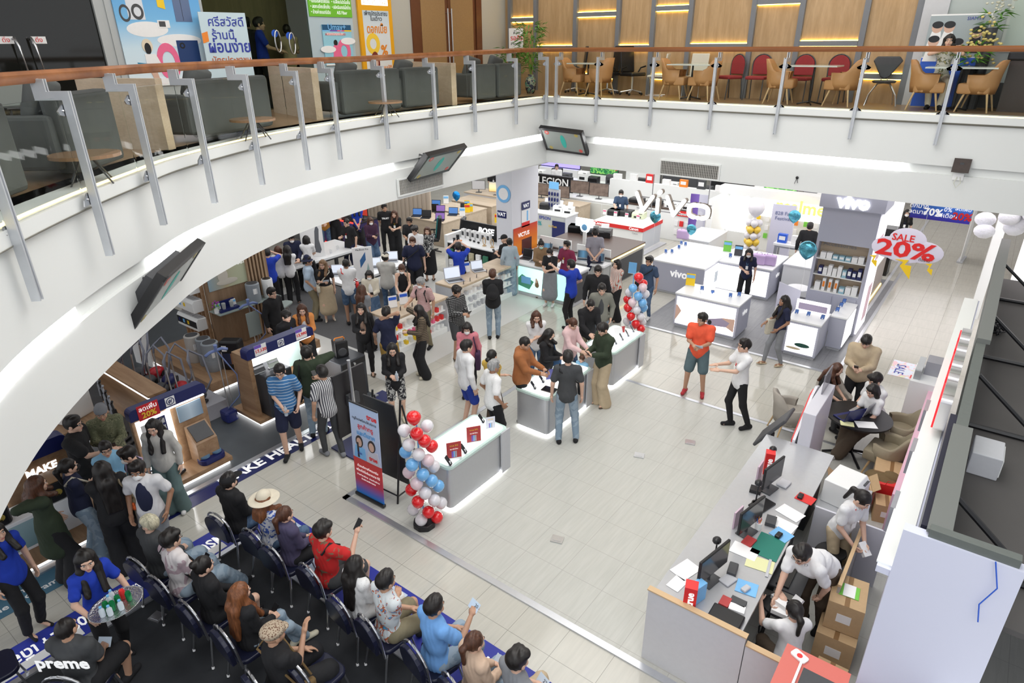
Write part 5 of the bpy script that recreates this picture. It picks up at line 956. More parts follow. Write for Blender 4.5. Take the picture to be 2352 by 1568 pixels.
for r_ in range(2):
 for k in range(6):
  o=MB().box((0,0,.12),(.17,.06,.24)).lathe((0,-.032,.1),[(.05,0),(.05,.004)],12).build('headphone_pack',hp[(k+r_)%5],loc=(-13.0+.27*k,14.07,.5-.33*r_),label='headphone pack, %s from the left, %s row of the audio counter'%(names[k],['upper','lower'][r_]),cat='box',group='headphone packs on the audio counter')
for k in range(6): carton((-13.05+.2*k,14.75,.927),0,'white speaker carton, %s from the left before the black sign board'%names[k],(.13,.12,.28),paper,'cartons before the black sign board',lab=dark)
for k in range(2): t=thing('headphone_stand','wooden hoop headphone stand, %s one on the audio counter'%['left','right'][k],'stand',(-11.95+.3*k,14.4,.927)); MB().lathe((0,0,0),[(.06,0),(.06,.02)],16).build('base',beech,t); MB().tube([(.05*math.cos(a),0,.15+.11*math.sin(a)) for a in [i*6.283/14 for i in range(15)]],.012).build('hoop',beech,t)
t=thing('portable_speaker','black cylinder speaker on an orange box on the audio counter','speaker',(-12.95,14.35,.927)); MB().b2(-.1,.1,-.07,.07,0,.03).build('orange_base',orange,t); MB().cyl((0,0,.03),.05,.17,16).build('body',black,t)
for k,(px,py) in enumerate([(1080,553),(1089,556),(1099,559),(1145,562)]): o=MB().ell((0,0,.03),(.05,.03,.03),10,6).build('earphones',black,loc=tuple(at(px,py,.927)),label='small black earphone case, %s from the left on the audio counter'%names[k],cat='earphones',group='earphone cases on the audio counter')
# ================= laptop desks at the back left =================
dsk=pat('pale_desk','wood',(.52,.42,.31),(.62,.51,.39),6,dirn='X',world=True,rough=.5)
for a in [(-16.6,-15.0,15.9,17.1,'front pale laptop desk in the left rear shop'),(-17.,-15.2,17.3,18.5,'second pale laptop desk in the left rear shop'),(-17.2,-15.2,18.8,20.,'third pale laptop desk with green boxes in the left rear shop')]: counter(*a[:4],.85,dsk,dsk,a[4])
gs=[mat('scr_blue',(.05,.15,.4),.2,emit=.5),black,mat('scr_purple',(.2,.1,.35),.2,emit=.4),mat('scr_red',(.5,.05,.03),.2,emit=.6)]
q_=[(955,488),(985,497),(1000,508),(938,500),(965,475),(1010,470),(1042,480),(1020,500),(1065,495),(905,470)]
for k,(px,py) in enumerate([(942,497),(968,503),(1003,508),(956,478),(982,483),(1018,486),(1045,492),(1066,484)]): laptop(tuple(at(px,py,.862)),.5,'black gaming laptop on the pale desks, %s in the cluster'%names[k],black,gs[k%3],'gaming laptops on the pale desks')
for k,(px,py,l) in enumerate([(962,481,'yellow promo card beside the gaming chair'),(1073,478,'yellow and white promo card at the desk end'),(1090,490,'tall yellow sheet on the pale desk end'),(1108,490,'green white card beside the yellow sheet'),(1143,512,'yellow promo card above the black sign board'),(1000,462,'tall white paper sign among the rear laptops'),(1125,500,'white card on the partition near the black sign')]): card(tuple(at(px,py,.88)),.6,l,.2,.3,yellow if 'yellow' in l else paper,skyb if 'white' in l else red,'promo cards of the laptop shop')
t=counter(-17.5,-15.5,19.9,20.9,.95,lgrey,dsk,'grey fronted service desk with a lit monitor near the white column'); monitor((-16.0,20.1,.957),.3,'monitor showing a sunset on the service desk',.62,.4,grad('sunset',[(0,(.5,.25,.08)),(.5,(.8,.6,.3)),(1,(.35,.35,.3))],'Z',.1,.5,emit=.8)); monitor((-16.9,20.1,.957),.5,'second monitor at the left of the service desk',.55,.36,lgrey)
t=counter(-18.9,-16.9,13.9,14.7,1.0,mat('purple_front',(.03,.02,.1),.4),black,'dark gaming counter with red light line behind the man in the black tee',front=mat('lit_purple',(.03,.03,.12),.4,emit=.4)); MB().b2(-1.,1.,-.5,-.42,.0,.05).b2(-1.,1.,-.44,-.4,.92,.96).build('red_light_line',mat('red_led',(1,.03,.02),.5,emit=3.5),t)
for k in range(3): monitor((-18.4+.6*k,14.3,1.01),0.1,'gaming screen with red picture, %s on the dark counter'%names[k],.5,.33,gs[3] if k!=1 else black)
rib=MB();
for k in range(16): rib.lathe((-19.6+.22*k,16.6,0),[(.11,0),(.11,2.0)],10,sy=.5)
struct(rib.build('wall_ribbed_panel',mat('ribbed_beige',(.5,.42,.34),.7))); text('ASUS',.28,frame((-17.3,16.4,1.85),(1,0,0),UP),mat('sign_white',(1,1,1),.5,emit=1.5),None,'shop_letters')['kind']='structure'
struct(bb('wall_grey_left',-20.5,-18.95,13.6,13.7,0,1.6,mat('concrete_panel',(.25,.25,.25),.6,noise=.1)))
def gchair(x,y,rz,l,m2):
 t=thing('gaming_chair',l,'chair',(x,y,.006),rz); MB().box((0,0,.48),(.5,.5,.12)).build('seat',black,t,bevel=.04); MB().box((0,.27,.85),(.48,.12,.75),M=Matrix.Rotation(-.15,3,'X')).build('backrest',black,t,bevel=.04); MB().box((0,.2,.85),(.2,.06,.7),M=Matrix.Rotation(-.15,3,'X')).build('back_stripe',m2,t)
 for s in(-1,1): MB().tube([(s*.25,.1,.5),(s*.32,.1,.7)],.02).box((s*.32,0,.71),(.08,.3,.04)).build('armrest',black,t)
 MB().tube([(0,0,.08),(0,0,.45)],.03).build('column',dark,t); b=MB(); [b.tube([(0,0,.1),(.33*math.cos(i*1.2566),.33*math.sin(i*1.2566),.04)],.025) for i in range(5)]; b.build('star_base',black,t)
gchair(-14.9,15.2,-.8,'black gaming chair with teal edge at the front laptop desk',mat('teal_trim',(.02,.2,.2),.5)); gchair(-14.2,15.6,-1.,'second black gaming chair behind the woman in the patterned blouse',dark)
# ================= white column left with posters =================
cw=mat('column_white',(.72,.73,.78),.45); struct(bb('wall_column_left',-11.66,-11.1,14.64,15.95,0,3.64,cw))
t=thing('column_poster','tall orange and red laptop poster on the right face of the white column','poster',(-11.09,15.3,.95)); MB().b2(0,.008,-.6,.6,-.85,.55).build('print',grad('omen_print',[(0,(.75,.08,.02)),(.5,(.9,.3,.02)),(1,(.6,.05,.03))],'Z',-.85,.55),t); text('VICTUS',.17,FX(-11.08,15.2,1.25),txtw,t,bold=.02); MB().b2(.009,.012,-.2,.3,-.2,.15).build('laptop_print',mat('print_laptop',(.1,.03,.03),.3),t); MB().b2(.009,.012,-.2,.3,-.28,-.2).build('base_print',navy,t)
for y,x,l,rx_ in [(15.3,-11.08,'small blue VAT sign above the orange poster',0),(14.63,-11.45,'small blue VAT sign on the front of the white column',1)]:
 t=thing('vat_sign',l,'sign',(x,y,2.08) if not rx_ else (x,y,1.9)); M_=FX(x+.012,y,2.08) if not rx_ else frame((x,y-.012,1.9),(1,0,0),UP)
 (MB().b2(0,.008,-.2,.2,-.1,.12) if not rx_ else MB().b2(-.16,.16,-.008,0,-.1,.1)).build('plate',navy,t); text('VAT',.15,M_,txtw,t,bold=.02)
t=thing('column_leaflet','small white and red leaflet with a figure below the VAT sign','poster',(-11.09,15.3,1.72)); MB().b2(0,.006,-.2,.2,-.26,.24).build('print',paper,t); MB().b2(.006,.008,-.2,.2,-.26,-.12).build('red_print',red,t); MB().b2(.006,.008,.05,.12,-.1,.2).build('figure_print',skyb,t)
t=thing('round_sign','round blue white sign high on the front of the white column','sign',(-11.38,14.63,2.5)); MB().lathe((0,0,0),[(.25,0),(.25,.01)],24).build('disc',skyb,t).matrix_local=Matrix.Rotation(math.pi/2,4,'X'); MB().lathe((0,0,0.01),[(.17,0),(.17,.005)],24).build('inner_disc',paper,t).matrix_local=Matrix.Rotation(math.pi/2,4,'X')
# ================= centre: printers and laptops =================
stone=mat('stone_counter',(.4,.41,.4),.5,noise=.08)
t=counter(-10.85,-8.35,15.6,17.7,.88,stone,mat('walnut_counter',(.08,.05,.04),.35),'long grey stone counter with printers and a warm light edge',foot=None); MB().b2(1.27,1.29,-1.0,1.0,.8,.83).build('warm_light_line',glowY,t); MB().b2(1.252,1.26,-.95,.95,.03,.7).build('side_doors',dark,t)
MB().b2(-1.27,1.25,-1.45,-1.08,.0,.72).build('front_bench',stone,t); MB().b2(-1.29,1.29,-1.5,-1.07,.72,.78).build('front_shelf',wt,t); MB().b2(-1.2,-.1,-1.0,-.96,.88,1.15).b2(.1,1.2,-1.0,-.96,.88,1.1).build('glass_screen',white,t)
for k,(x,l) in enumerate([(-10.35,'left silver laptop with a wave picture on the stone bench'),(-9.75,'middle silver laptop with a wave picture on the stone bench'),(-9.1,'right silver laptop with a wave picture on the stone bench'),(-8.6,'small tablet laptop at the right end of the stone bench')]): laptop((x,15.3,.788),.35,l,slv,grad('wave_screen',[(0,(.02,.04,.06)),(.5,(.1,.25,.4)),(1,(.04,.06,.08))],'X',-.15,.15,emit=.4),'silver laptops on the stone bench')
pd=[(1290,512,dark,'grey printer, first from the left on the stone counter'),(1330,520,black,'black flatbed printer, second on the stone counter'),(1375,528,dark,'grey printer beside the black ones on the stone counter'),(1392,540,black,'large black printer nearest the stone counter corner')]
for px,py,m,l in pd: printer(tuple(at(px,py,.888)),.3,l,m,'printers on the stone counter',.5,.4,.22)
t=thing('lit_sign_box','small glowing blue-edged sign above the stone counter printers','sign',(-10.2,17.2,.888)); MB().tube([(0,0,0),(0,0,.3)],.02).build('post',skyb,t); MB().b2(-.3,.3,-.04,.04,.3,.55).build('lit_box',mat('lit_blue_box',(.8,.95,1),.4,emit=1.4),t)
t=thing('round_logo_sign','round white blue logo sign on a post behind the laptops','sign',(-9.55,16.15,.888)); MB().b2(-.05,.05,-.03,.03,0,.5).build('post',white,t); MB().ell((0,0,.6),(.17,.05,.17),18,10).build('disc',mat('lit_blue_box',(.8,.95,1),.4,emit=1.4),t); MB().ell((0,-.03,.6),(.1,.04,.1),18,10).build('blue_mark',skyb,t)
t=counter(-10.55,-8.4,13.75,14.5,.9,lgrey,wt,'white topped counter with a glowing green picture front',front=grad('green_lightbox',[(0,(.35,.75,.6)),(.5,(.6,.95,.85)),(1,(.4,.8,.7))],'X',-1,1,emit=.8),side=dark); MB().prism([(-.9,.3),(-.35,.2),(-.2,.45),(-.6,.6)],-.3755,-.373+0,0,Matrix(((1,0,0,0),(0,0,1,-.014),(0,1,0,0),(0,0,0,1)))).build('green_mark',mat('mark_green',(.1,.4,.25),.5),t); MB().b2(-.62,-.3,-.395,-.389,.35,.55).build('laptop_print',skyb,t)
laptop((-10.25,14.15,.907),.1,'dark laptop with open lid on the green-front counter',dark,black,None); laptop((-9.85,14.1,.907),.3,'laptop with a bright window on the green-front counter',slv,scrw,None); laptop((-8.95,14.2,.907),.2,'laptop partly behind the man in the maroon tee',slv,scrw,None)
t=thing('portable_speaker','black speaker cylinder and small boxes at the end of the green-front counter','speaker',(-10.45,14.0,.907)); MB().cyl((0,0,0),.045,.18,14).build('body',black,t); MB().box((.02,-.12,.03),(.16,.1,.06)).build('red_box',red,t)
# epson counter
t=counter(-13.3,-11.85,18.7,19.5,.95,lgrey,white,'light printer counter lettered EPSON',front=mat('epson_front',(.5,.52,.5),.4)); text('EPSON',.16,frame((-12.7,18.67,.8),(1,0,0),UP),txtb,t,bold=.01); text('98%',.2,frame((-13.0,18.67,.58),(1,0,0),UP),mat('teal_lettering',(.02,.35,.4),.5),t,bold=.02); MB().b2(.2,.72,-.44,-.42,.1,.75).build('navy_panel',navy,t); text('EcoTank',.1,frame((-12.35,18.66,.55),(1,0,0),UP),mat('gold_lettering',(.9,.6,.05),.5),t)
for px,py,m,l in [(1252,478,black,'small black printer at the left of the EPSON counter'),(1284,485,white,'white printer on the EPSON counter, left of the two'),(1310,490,white,'white printer with paper sheet on the EPSON counter, right of the two')]: printer(tuple(at(px,py,.958)),.2,l,m,'printers on the EPSON counter',.36,.32,.22)
t=thing('ink_rack','blue ink bottle rack with a header card behind the EPSON printers','rack',(-12.75,19.3,.957)); MB().b2(-.25,.25,.02,.05,0,.75).build('back_board',lgrey,t); MB().b2(-.2,.2,-.02,.0,.75,1.0).build('header_card',skyb,t)
for r_ in range(3):
 for k in range(4): MB().lathe((-.18+.12*k,-.03,.12+.2*r_),[(.03,0),(.035,.1),(.015,.13)],8).build('ink_bottle',navy,t)
t=counter(-15.2,-12.4,20.5,21.3,.9,dsk,dsk,'pale desk with dark monitors before the black LEGION wall'); struct(bb('wall_legion',-17,ay(1312,420,22.2).x,22.2,22.35,0,ay(1262,402,22.2).z,black)); text('LEGION',.42,frame((ay(1270,421,22.15).x,22.15,ay(1270,418,22.15).z),(1,0,0),UP),paper,None,'shop_letters',bold=.02)['kind']='structure'
for k,(x,w) in enumerate([(-14.4,.7),(-13.5,.75)]): monitor((x,20.9,.907),.15,'dark wide monitor on the pale desk before LEGION, %s'%['left','right'][k],w,.45,mat('scr_street',(.16,.12,.1),.2,emit=.2,noise=.8,nscale=6))
t=counter(-14.3,-11.25,21.5,22.1,.95,white,wt,'long white cupboard counter with two large monitors')
for k in range(4): MB().b2(-1.48+.75*k,-.77+.75*k,-.315,-.302,.05,.85).build('cupboard_door',mat('door_cream',(.62,.62,.58),.5),t)
for k,x in enumerate([-13.2,-12.35]): monitor((x,21.8,.957),.12,'large monitor showing a street scene, %s of two on the white cupboard counter'%['left','right'][k],.8,.48,mat('scr_street',(.16,.12,.1),.2,emit=.2,noise=.8,nscale=6))
struct(bb('wall_low_partition',-12.5,-4.0,22.9,23.1,0,1.55,white)); struct(bb('wall_partition_top',-16.2,-4.,22.36,22.9,1.9,1.98,white)) if 0 else None
# canon
t=counter(-11.0,-9.15,19.15,20.6,.86,white,white,'white printer counter with a red Canon top edge',side=mat('poster_side',(.55,.58,.62),.5)); MB().b2(-.95,.95,-.76,-.747,.74,.865).b2(.947,.96,-.76,.74,.74,.865).build('red_edge',red,t); text('Canon',.13,frame((-10.75,19.11,.81),(1,0,0),UP),txtw,t,bold=.02); text('Canon',.13,frame((-9.45,19.11,.81),(1,0,0),UP),txtw,t,bold=.02); text('Canon',.08,frame((-9.4,19.12,.66),(1,0,0),UP),mat('grey_lettering',(.3,.3,.32),.5),t); MB().b2(-1.2,1.1,-.9,.9,0,.03).build('plinth_edge',lgrey,t)
for k,(px,py,m) in enumerate([(1384,488,black),(1411,493,black),(1440,495,black),(1468,500,mat('printer_lime',(.6,.65,.45),.4))]): printer(tuple(at(px,py,.868)),.1,'%s printer, %s along the red counter edge'%('pale lime' if k==3 else 'black',names[k]),m,'printers on the red-edged counter',.42,.38,.2,k==3)
for k in range(4): card((-10.7+.42*k,19.35,1.07),.1,'small price card leaning on the %s printer of the red-edged counter'%names[k],.12,.16,paper,pink,'price cards on the red-edged counter printers')
t=thing('display_unit','white product unit with a red Canon sign and dark printers on top','display',(-9.0,21.6,.006)); MB().b2(-2.1,.75,-.3,.35,0,1.05).build('body',white,t); MB().b2(-2.12,.77,-.32,.37,1.05,1.1).build('top',mat('walnut_counter',(.08,.05,.04),.35),t); MB().b2(.755,.765,-.28,.3,.1,1.0).build('side_panel',whiteg,t); MB().b2(.05,.6,-.345,-.325,.9,1.08).build('sign_plate',red,t); text('Canon',.14,frame((-8.68,21.25,.99),(1,0,0),UP),txtw,t,bold=.02)
for k,(x,m,h) in enumerate([(-10.6,black,.15),(-9.9,black,.15),(-9.2,white,.18),(-8.6,white,.25)]): printer((x,21.55,1.112),0,'%s printer, %s from the left on top of the white product unit'%('black' if m==black else 'white',names[k]),m,'printers on the white product unit',.5,.38,h,False)
for k in range(8): o=MB().box((0,0,.09),(.13,.05,.18)).build('camera_pack',[paper,red,paper,dark][k%4],loc=(-8.9+.19*(k%4),21.27,.55-.3*(k//4)),label='hanging camera pack, %s in the %s row under the Canon sign'%(names[k%4],['upper','lower'][k//4]),cat='box',group='hanging packs under the red sign')
t=thing('roll_up_banner','purple and white roll-up banner with a standing figure by the white product unit','banner',(-7.95,20.7,.006),.15); MB().b2(-.28,.28,-.01,.01,.04,1.85).build('banner_cloth',grad('purple_banner',[(0,(.12,.06,.3)),(.5,(.2,.12,.45)),(.52,(.55,.55,.65)),(1,(.5,.5,.6))],'X',-.28,.28),t); MB().ell((.1,-.012,1.2),(.08,.003,.1),12,8).ell((.1,-.012,.8),(.12,.003,.35),12,8).build('figure_print',mat('print_shirt',(.6,.6,.68),.5),t); MB().b2(-.3,.3,-.04,.04,0,.04).build('base_bar',lgrey,t)
for k,(x,m) in enumerate([(-7.2,cardb),(-6.75,grey)]): carton((x,23.6,.006),0,'%s large television carton behind the hanging letters'%('brown' if k==0 else 'grey'),(.42 if k==0 else .5,.9,1.0),m,None,'large_carton',dark)
# ================= phone brand area =================
vg=mat('vivo_grey',(.45,.46,.55),.4); lit=mat('lit_box_white',(1,.98,.97),.4,emit=1.15)
def vc(x0,x1,y0,y1,h,l,front=True,side=False): return counter(x0,x1,y0,y1,h,vg,wt,l,front=lit if front else None,side=lit if side else None,foot=lgrey,ov=.012)
t=vc(-5.75,-4.2,14.15,15.0,.88,'front lit phone counter with a hand and lilac phone picture'); F=Face(thing('x','','x',(-4.975,14.125,.42)),1.45,.68); tt=F.t; tt.location=(-4.975,14.125,.42)
F.poly([(.1,-.5),(.75,-.35),(.85,.0),(.6,.25),(.1,-.05)],mat('print_lilac',(.42,.36,.5),.4),'phone_print'); F.poly([(.55,.25),(1,.35),(1,-.6),(.75,-.35),(.85,.0)],mat('print_hand',(.75,.5,.4),.5),'hand_print'); F.ell(.2,-.25,.05,.06,black,'lens_print'); F.poly([(-1,-.7),(-.8,.1),(-.95,.5),(-1,.5)],mat('print_hand',(.75,.5,.4),.5),'hand_print')
for o in list(tt.children): o.parent=t; o.location=Vector(o.location)+Vector((0,-.450,.414))
bpy.data.objects.remove(tt)
text('vivo',.2,frame((-4.183,14.6,.6),(0,1,0),UP),txtw,t,bold=.03); text('vivo',.3,frame((-4.9,14.2,.99),(1,0,0),UP),mat('sign_white',(1,1,1),.5,emit=1.5),t,'standing_letters',bold=.04,ext=.01)
t=vc(-5.9,-4.4,17.2,18.7,.88,'second lit phone counter where the navy-shirted woman stands'); text('vivo',.2,frame((-4.383,17.8,.6),(0,1,0),UP),txtw,t,bold=.03)
t=vc(-7.35,-5.85,16.2,18.4,.9,'big white phone counter with a lit side and raised vivo letters',False,True); text('vivo',.3,frame((-6.55,16.18,.62),(1,0,0),UP),txtw,t,bold=.03); MB().b2(.765,.775,-.3,.0,.3,.6).b2(.765,.775,.3,.5,.3,.6).build('phone_print',mat('print_phone2',(.25,.3,.35),.3),t)
t=vc(-3.12,-2.42,14.12,14.95,.85,'lit counter with a dark green phone picture nearest the aisle'); MB().ell((.05,-.43,.3),(.16,.003,.05),18,8).build('phone_print',mat('print_green_phone',(.02,.09,.07),.2),t); MB().ell((-.12,-.43,.2),(.16,.003,.03),18,8).build('pale_phone_print',mat('print_beige',(.75,.62,.42),.3),t); MB().b2(-.35,.35,.2,.23,.86,1.12).build('back_sign',lit,t); MB().b2(-.3,.3,.196,.2,.9,1.05).build('sign_print',mat('print_lilac',(.42,.36,.5),.4),t)
t=vc(-2.4,-2.08,14.95,16.0,.82,'narrow white phone counter against the tall shelf column',False,True)
for k,(px,py,z,l) in enumerate([(1829,722,.856,'white phone on a stand, left on the green-phone counter'),(1856,727,.856,'white phone on a stand in the middle of the green-phone counter'),(1889,735,.856,'dark phone on a stand, right on the green-phone counter'),(1612,668,.886,'dark phone standing at the left of the vivo letters'),(1636,678,.886,'blue phone standing before the vivo letters'),(1677,684,.886,'white phone standing near the counter corner'),(1697,682,.886,'grey phone at the corner of the front lit counter'),
 (1917,716,.826,'first phone on the narrow counter'),(1925,705,.826,'second phone on the narrow counter'),(1934,697,.826,'third phone on the narrow counter'),(1518,580,.906,'phone on the big white phone counter, leftmost'),(1543,582,.906,'phone on the big white phone counter, second'),(1559,572,.906,'phone on the big white phone counter, third'),(1574,565,.906,'phone on the big white phone counter, fourth'),(1551,560,.906,'phone on the big white phone counter, at the back'),(1677,592,.886,'blue phone at the left of the second lit counter')]): phone(tuple(at(px,py,z)),.3,l,True,'phones on the white phone counters',dark if 'dark' in l else (white if 'white phone' in l else navy))
for px,py,z,l,m in [(1580,655,.886,'yellow and blue promo card on the front lit counter',yellow),(1672,580,.886,'green and white promo card on the second lit counter',green),(1695,588,.886,'dark landscape promo card on the second lit counter',dark),(1452,628,.7,'blue promo sheet beside the woman in the navy polo',skyb)]: card(tuple(at(px,py,z)),.2,l,.22,.3,m,skyb,'promo cards on the phone counters')
for px,py,z,l in [(1741,606,.886,'left lilac suitcase on the second lit counter'),(1765,608,.886,'right lilac suitcase on the second lit counter'),(1568,548,.906,'lilac gift bag on the big white phone counter')]:
 c=at(px,py,z); t=thing('lilac_case',l,'case',(c.x,c.y,z),.1,'lilac cases on the phone counters'); lm=mat('lilac',(.55,.4,.65),.4); MB().box((0,0,.14),(.36,.2,.28)).build('case',lm,t,bevel=.04); MB().tube([(-.07,0,.28),(-.06,0,.33),(.06,0,.33),(.07,0,.28)],.01).build('handle',lm,t)
# shelf column
struct(MB().b2(-3.22,-2.02,16.35,17.1,0,3.64).b2(-3.3,-1.95,16.0,17.15,2.95,3.3).b2(-3.22,-2.02,16.05,16.35,0,.95).b2(-3.22,-2.02,16.05,16.35,2.15,2.95).b2(-3.22,-3.16,16.05,16.35,.95,2.15).b2(-2.1,-2.02,16.05,16.35,.95,2.15).build('wall_shelf_column',vg)); struct(bb('wall_shelf_back',-3.16,-2.1,16.33,16.35,.95,2.15,lwood))
t=thing('column_lightbox','tall lit picture box on the aisle side of the shelf column','lightbox',(-2.015,16.6,1.45)); MB().b2(0,.03,-.5,.5,-1.4,1.4).build('lit_face',mat('lightbox_face',(1,.95,.97),.4,emit=1.4),t); MB().b2(.03,.032,-.15,.35,-1.2,-.3).b2(.03,.032,-.2,.3,.3,.9).build('pink_print',mat('print_blush',(.8,.55,.65),.4),t)
text('vivo',.4,frame((-2.6,15.985,3.12),(1,0,0),UP),mat('sign_white',(1,1,1),.5,emit=1.5),None,'column_letters',bold=.05,ext=.02)['kind']='structure'
text('Accessories',.15,frame((-2.75,16.32,2.05),(1,0,0),UP),mat('grey_lettering',(.3,.3,.32),.5),None,'column_letters')['kind']='structure'
for z,tg,n,hs in [(.97,'bottom',7,(.14,.3)),(1.36,'middle',9,(.14,.26)),(1.75,'top',7,(.1,.22))]:
 struct(bb('trim_shelf',-3.16,-2.1,16.06,16.34,z-.02,z,white)); r=random.Random(n)
 for k in range(n):
  hh=r.uniform(*hs); m=r.choice([paper,paper,navy,white,mat('box_teal',(.3,.5,.6),.5),navy if z<1.9 else yellow]); w=.09 if tg=='middle' else .12
  if tg=='bottom' and k in(1,2,3): m=paper; hh=.3; w=.07
  carton((-3.08+k*(.95/n)+.05,16.16,z+.001),0,'accessory box, %s from the left on the %s shelf of the tall column'%(names[k],tg),(w,.14,hh),m,'boxes on the %s column shelf'%tg,'accessory_box',orange if (tg=='bottom' and k in(1,2,3)) else None)
MB().b2(-3.1,-2.65,16.03,16.05,.05,.9).build('cupboard_door',vg,label='left grey cupboard door under the column shelves',cat='door'); MB().b2(-2.6,-2.12,16.03,16.05,.05,.9).build('cupboard_door',vg,label='right grey cupboard door under the column shelves',cat='door')
# hanging letters
def sdl(poly_pts,w): pass
t=thing('hanging_sign','big lit white vivo letters hanging on thin rods from the slab','sign',(-6.42,15.0,2.42)); sw=mat('letter_face',(1,1,1),.4,emit=2.2); sb=mat('letter_side',(.3,.25,.2),.5,metal=.3)
def bar(a,b,r):
 a=Vector(a);b=Vector(b); d=b-a; L=d.length; an=math.atan2(d.z,d.x); P=[(L/2+r*math.cos(q),r*math.sin(q)) for q in [(-90+i*22.5)*math.pi/180 for i in range(9)]]+[(-L/2+r*math.cos(q),r*math.sin(q)) for q in [(90+i*22.5)*math.pi/180 for i in range(9)]]
 c=(a+b)/2; M=Matrix.Translation(c)@Matrix.Rotation(-an,4,'Y')@M90X; MB().prism(P,0,.02,0,M).build('letter_face',sw,t); MB().prism([(x*1.03,y*1.08) for x,y in P],-.12,0,0,M).build('letter_body',sb,t)
for x in(-1.03,-.2): bar((x+.05,0,.52),(x+.25,0,.1),.045); bar((x+.25,0,.1),(x+.5,0,.48),.045)
bar((-.39,0,.42),(-.39,0,.1),.045); bar((-.36,0,.6),(-.34,0,.62),.055)
O=[(.68+.24*math.copysign(abs(math.cos(q))**.7,math.cos(q)),.27+.15*math.copysign(abs(math.sin(q))**.6,math.sin(q))) for q in [i*math.pi/12 for i in range(25)]]
MB().tube([(x,-.02,z) for x,z in O],.055,8,cap=False).build('letter_face',sw,t,smooth=True); MB().tube([(x,.06,z) for x,z in O],.062,8,cap=False).build('letter_body',sb,t,smooth=True)
MB().tube([(-1.,.1,.42),(.95,.1,.42)],.014).tube([(-1.,.1,.12),(.95,.1,.12)],.014).tube([(-.6,.1,.1),(-.6,.1,1.2)],.012).tube([(.85,.1,.1),(.85,.1,1.2)],.012).build('hanging_rods',lgrey,t)
# realme
struct(MB().b2(-7.6,-3.9,21.95,22.2,0,1.75).b2(-7.6,-7.4,20.6,22.,0,1.75).b2(-7.7,-3.8,21.8,22.25,1.75,2.0).build('wall_white_unit',white)); struct(MB().b2(-6.6,-4.0,21.9,21.95,1.15,1.7).b2(-7.35,-6.7,21.9,21.95,.5,1.7).build('wall_lit_panel',mat('unit_lit',(1,1,1),.5,emit=1.1)))
text('realme',.55,frame((ay(1838,478,21.7).x,21.7,ay(1838,478,21.7).z),(1,0,0),UP),mat('sign_yellow',(1,.8,.1),.5,emit=1.6),None,'shop_letters',bold=.02,ext=.02)['kind']='structure'
for r_ in range(3):
 for k in range(7): o=MB().box((0,0,.08),(.12,.05,.16)).build('hanging_pack',[yellow,paper,dark,paper,orange,green,paper][(k+r_*2)%7],loc=(-6.3+.3*k,21.87,1.0-.28*r_),label='small hanging pack, %s from the left in the %s row on the white unit'%(names[k],['top','middle','lower'][r_]),cat='box',group='hanging packs on the white unit')
counter(-7.6,-6.75,18.75,20.3,.9,white,wt,'plain white counter with a warm light edge behind the foil balloons',foot=grey); counter(-4.3,-3.4,17.9,19.9,.9,white,wt,'plain white counter left of the tall shelf column',foot=grey)
t=thing('balloon_stand','white round topped stand of yellow and white balloons','stand',(-5.95,20.3,.0)); MB().cyl((0,0,0),.15,.08,16).build('base',black,t); MB().tube([(0,0,0),(0,0,1.4)],.012).build('rod',white,t)
for j in range(6):
 for i in range(4): a=i*1.571+j*.7; balloon(Vector((-5.95+.14*math.cos(a),20.3+.14*math.sin(a),.28+.2*j)),.115,'y' if j%2==0 else 'w','%s balloon, layer %d side %s of the yellow and white stand'%(['yellow','white'][j%2],j+1,['right','rear','left','front'][i]),'yellow and white balloon stand')
balloon(Vector((-5.95,20.3,1.72)),.25,'w','big white balloon topping the yellow and white stand','yellow and white balloon stand')
t=thing('promo_banner','pale lilac festival banner behind the second lit counter','banner',(-5.35,21.2,.006),.15); MB().b2(-.35,.35,-.01,.01,.05,1.75).build('banner_cloth',mat('lilac_pale',(.68,.68,.82),.5),t); text('828 Fan\nFestival',.16,frame((-5.35,21.18,1.4),(1,.15,0),UP),mat('blue_grey_lettering',(.15,.18,.35),.5),t); MB().b2(-.35,.35,-.05,.05,0,.05).build('base_bar',lgrey,t)
t=thing('round_table','small round white bar table by the pointed phone sign','table',(-3.55,16.7,.006)); MB().lathe((0,0,.7),[(.28,0),(.28,.02)],24).build('tabletop',wt,t); MB().tube([(0,0,0),(0,0,.7)],.03).build('pedestal',white,t)
t=thing('standing_sign','white angled phone sign on the floor left of the green-phone counter','sign',(-3.4,15.1,.006),.5); MB().prism([(-.25,.0),(.25,.0),(.25,1.15),(-.25,1.35)],-.015,.015,0,M90X).build('board',mat('sign_lilac',(.6,.6,.72),.4),t); MB().b2(.0,.2,-.02,-.015,.1,.6).build('phone_print',mat('print_lilac',(.42,.36,.5),.4),t)
for k,(x,y,l,m) in enumerate([(-4.6,20.15,'cream bag with a black handle on the far accessory table',paper),(-5.0,20.15,'blue gift pack on the far accessory table',blue),(-4.2,20.15,'black sack on the far accessory table',black)]): carton((x,y,.86),0,l,(.26,.14,.26),m,None,'gift_bag')
t=table4(-5.2,-3.4+.0,19.95,20.4,.85,wt,chrome,'folding white table with gifts before the white unit')
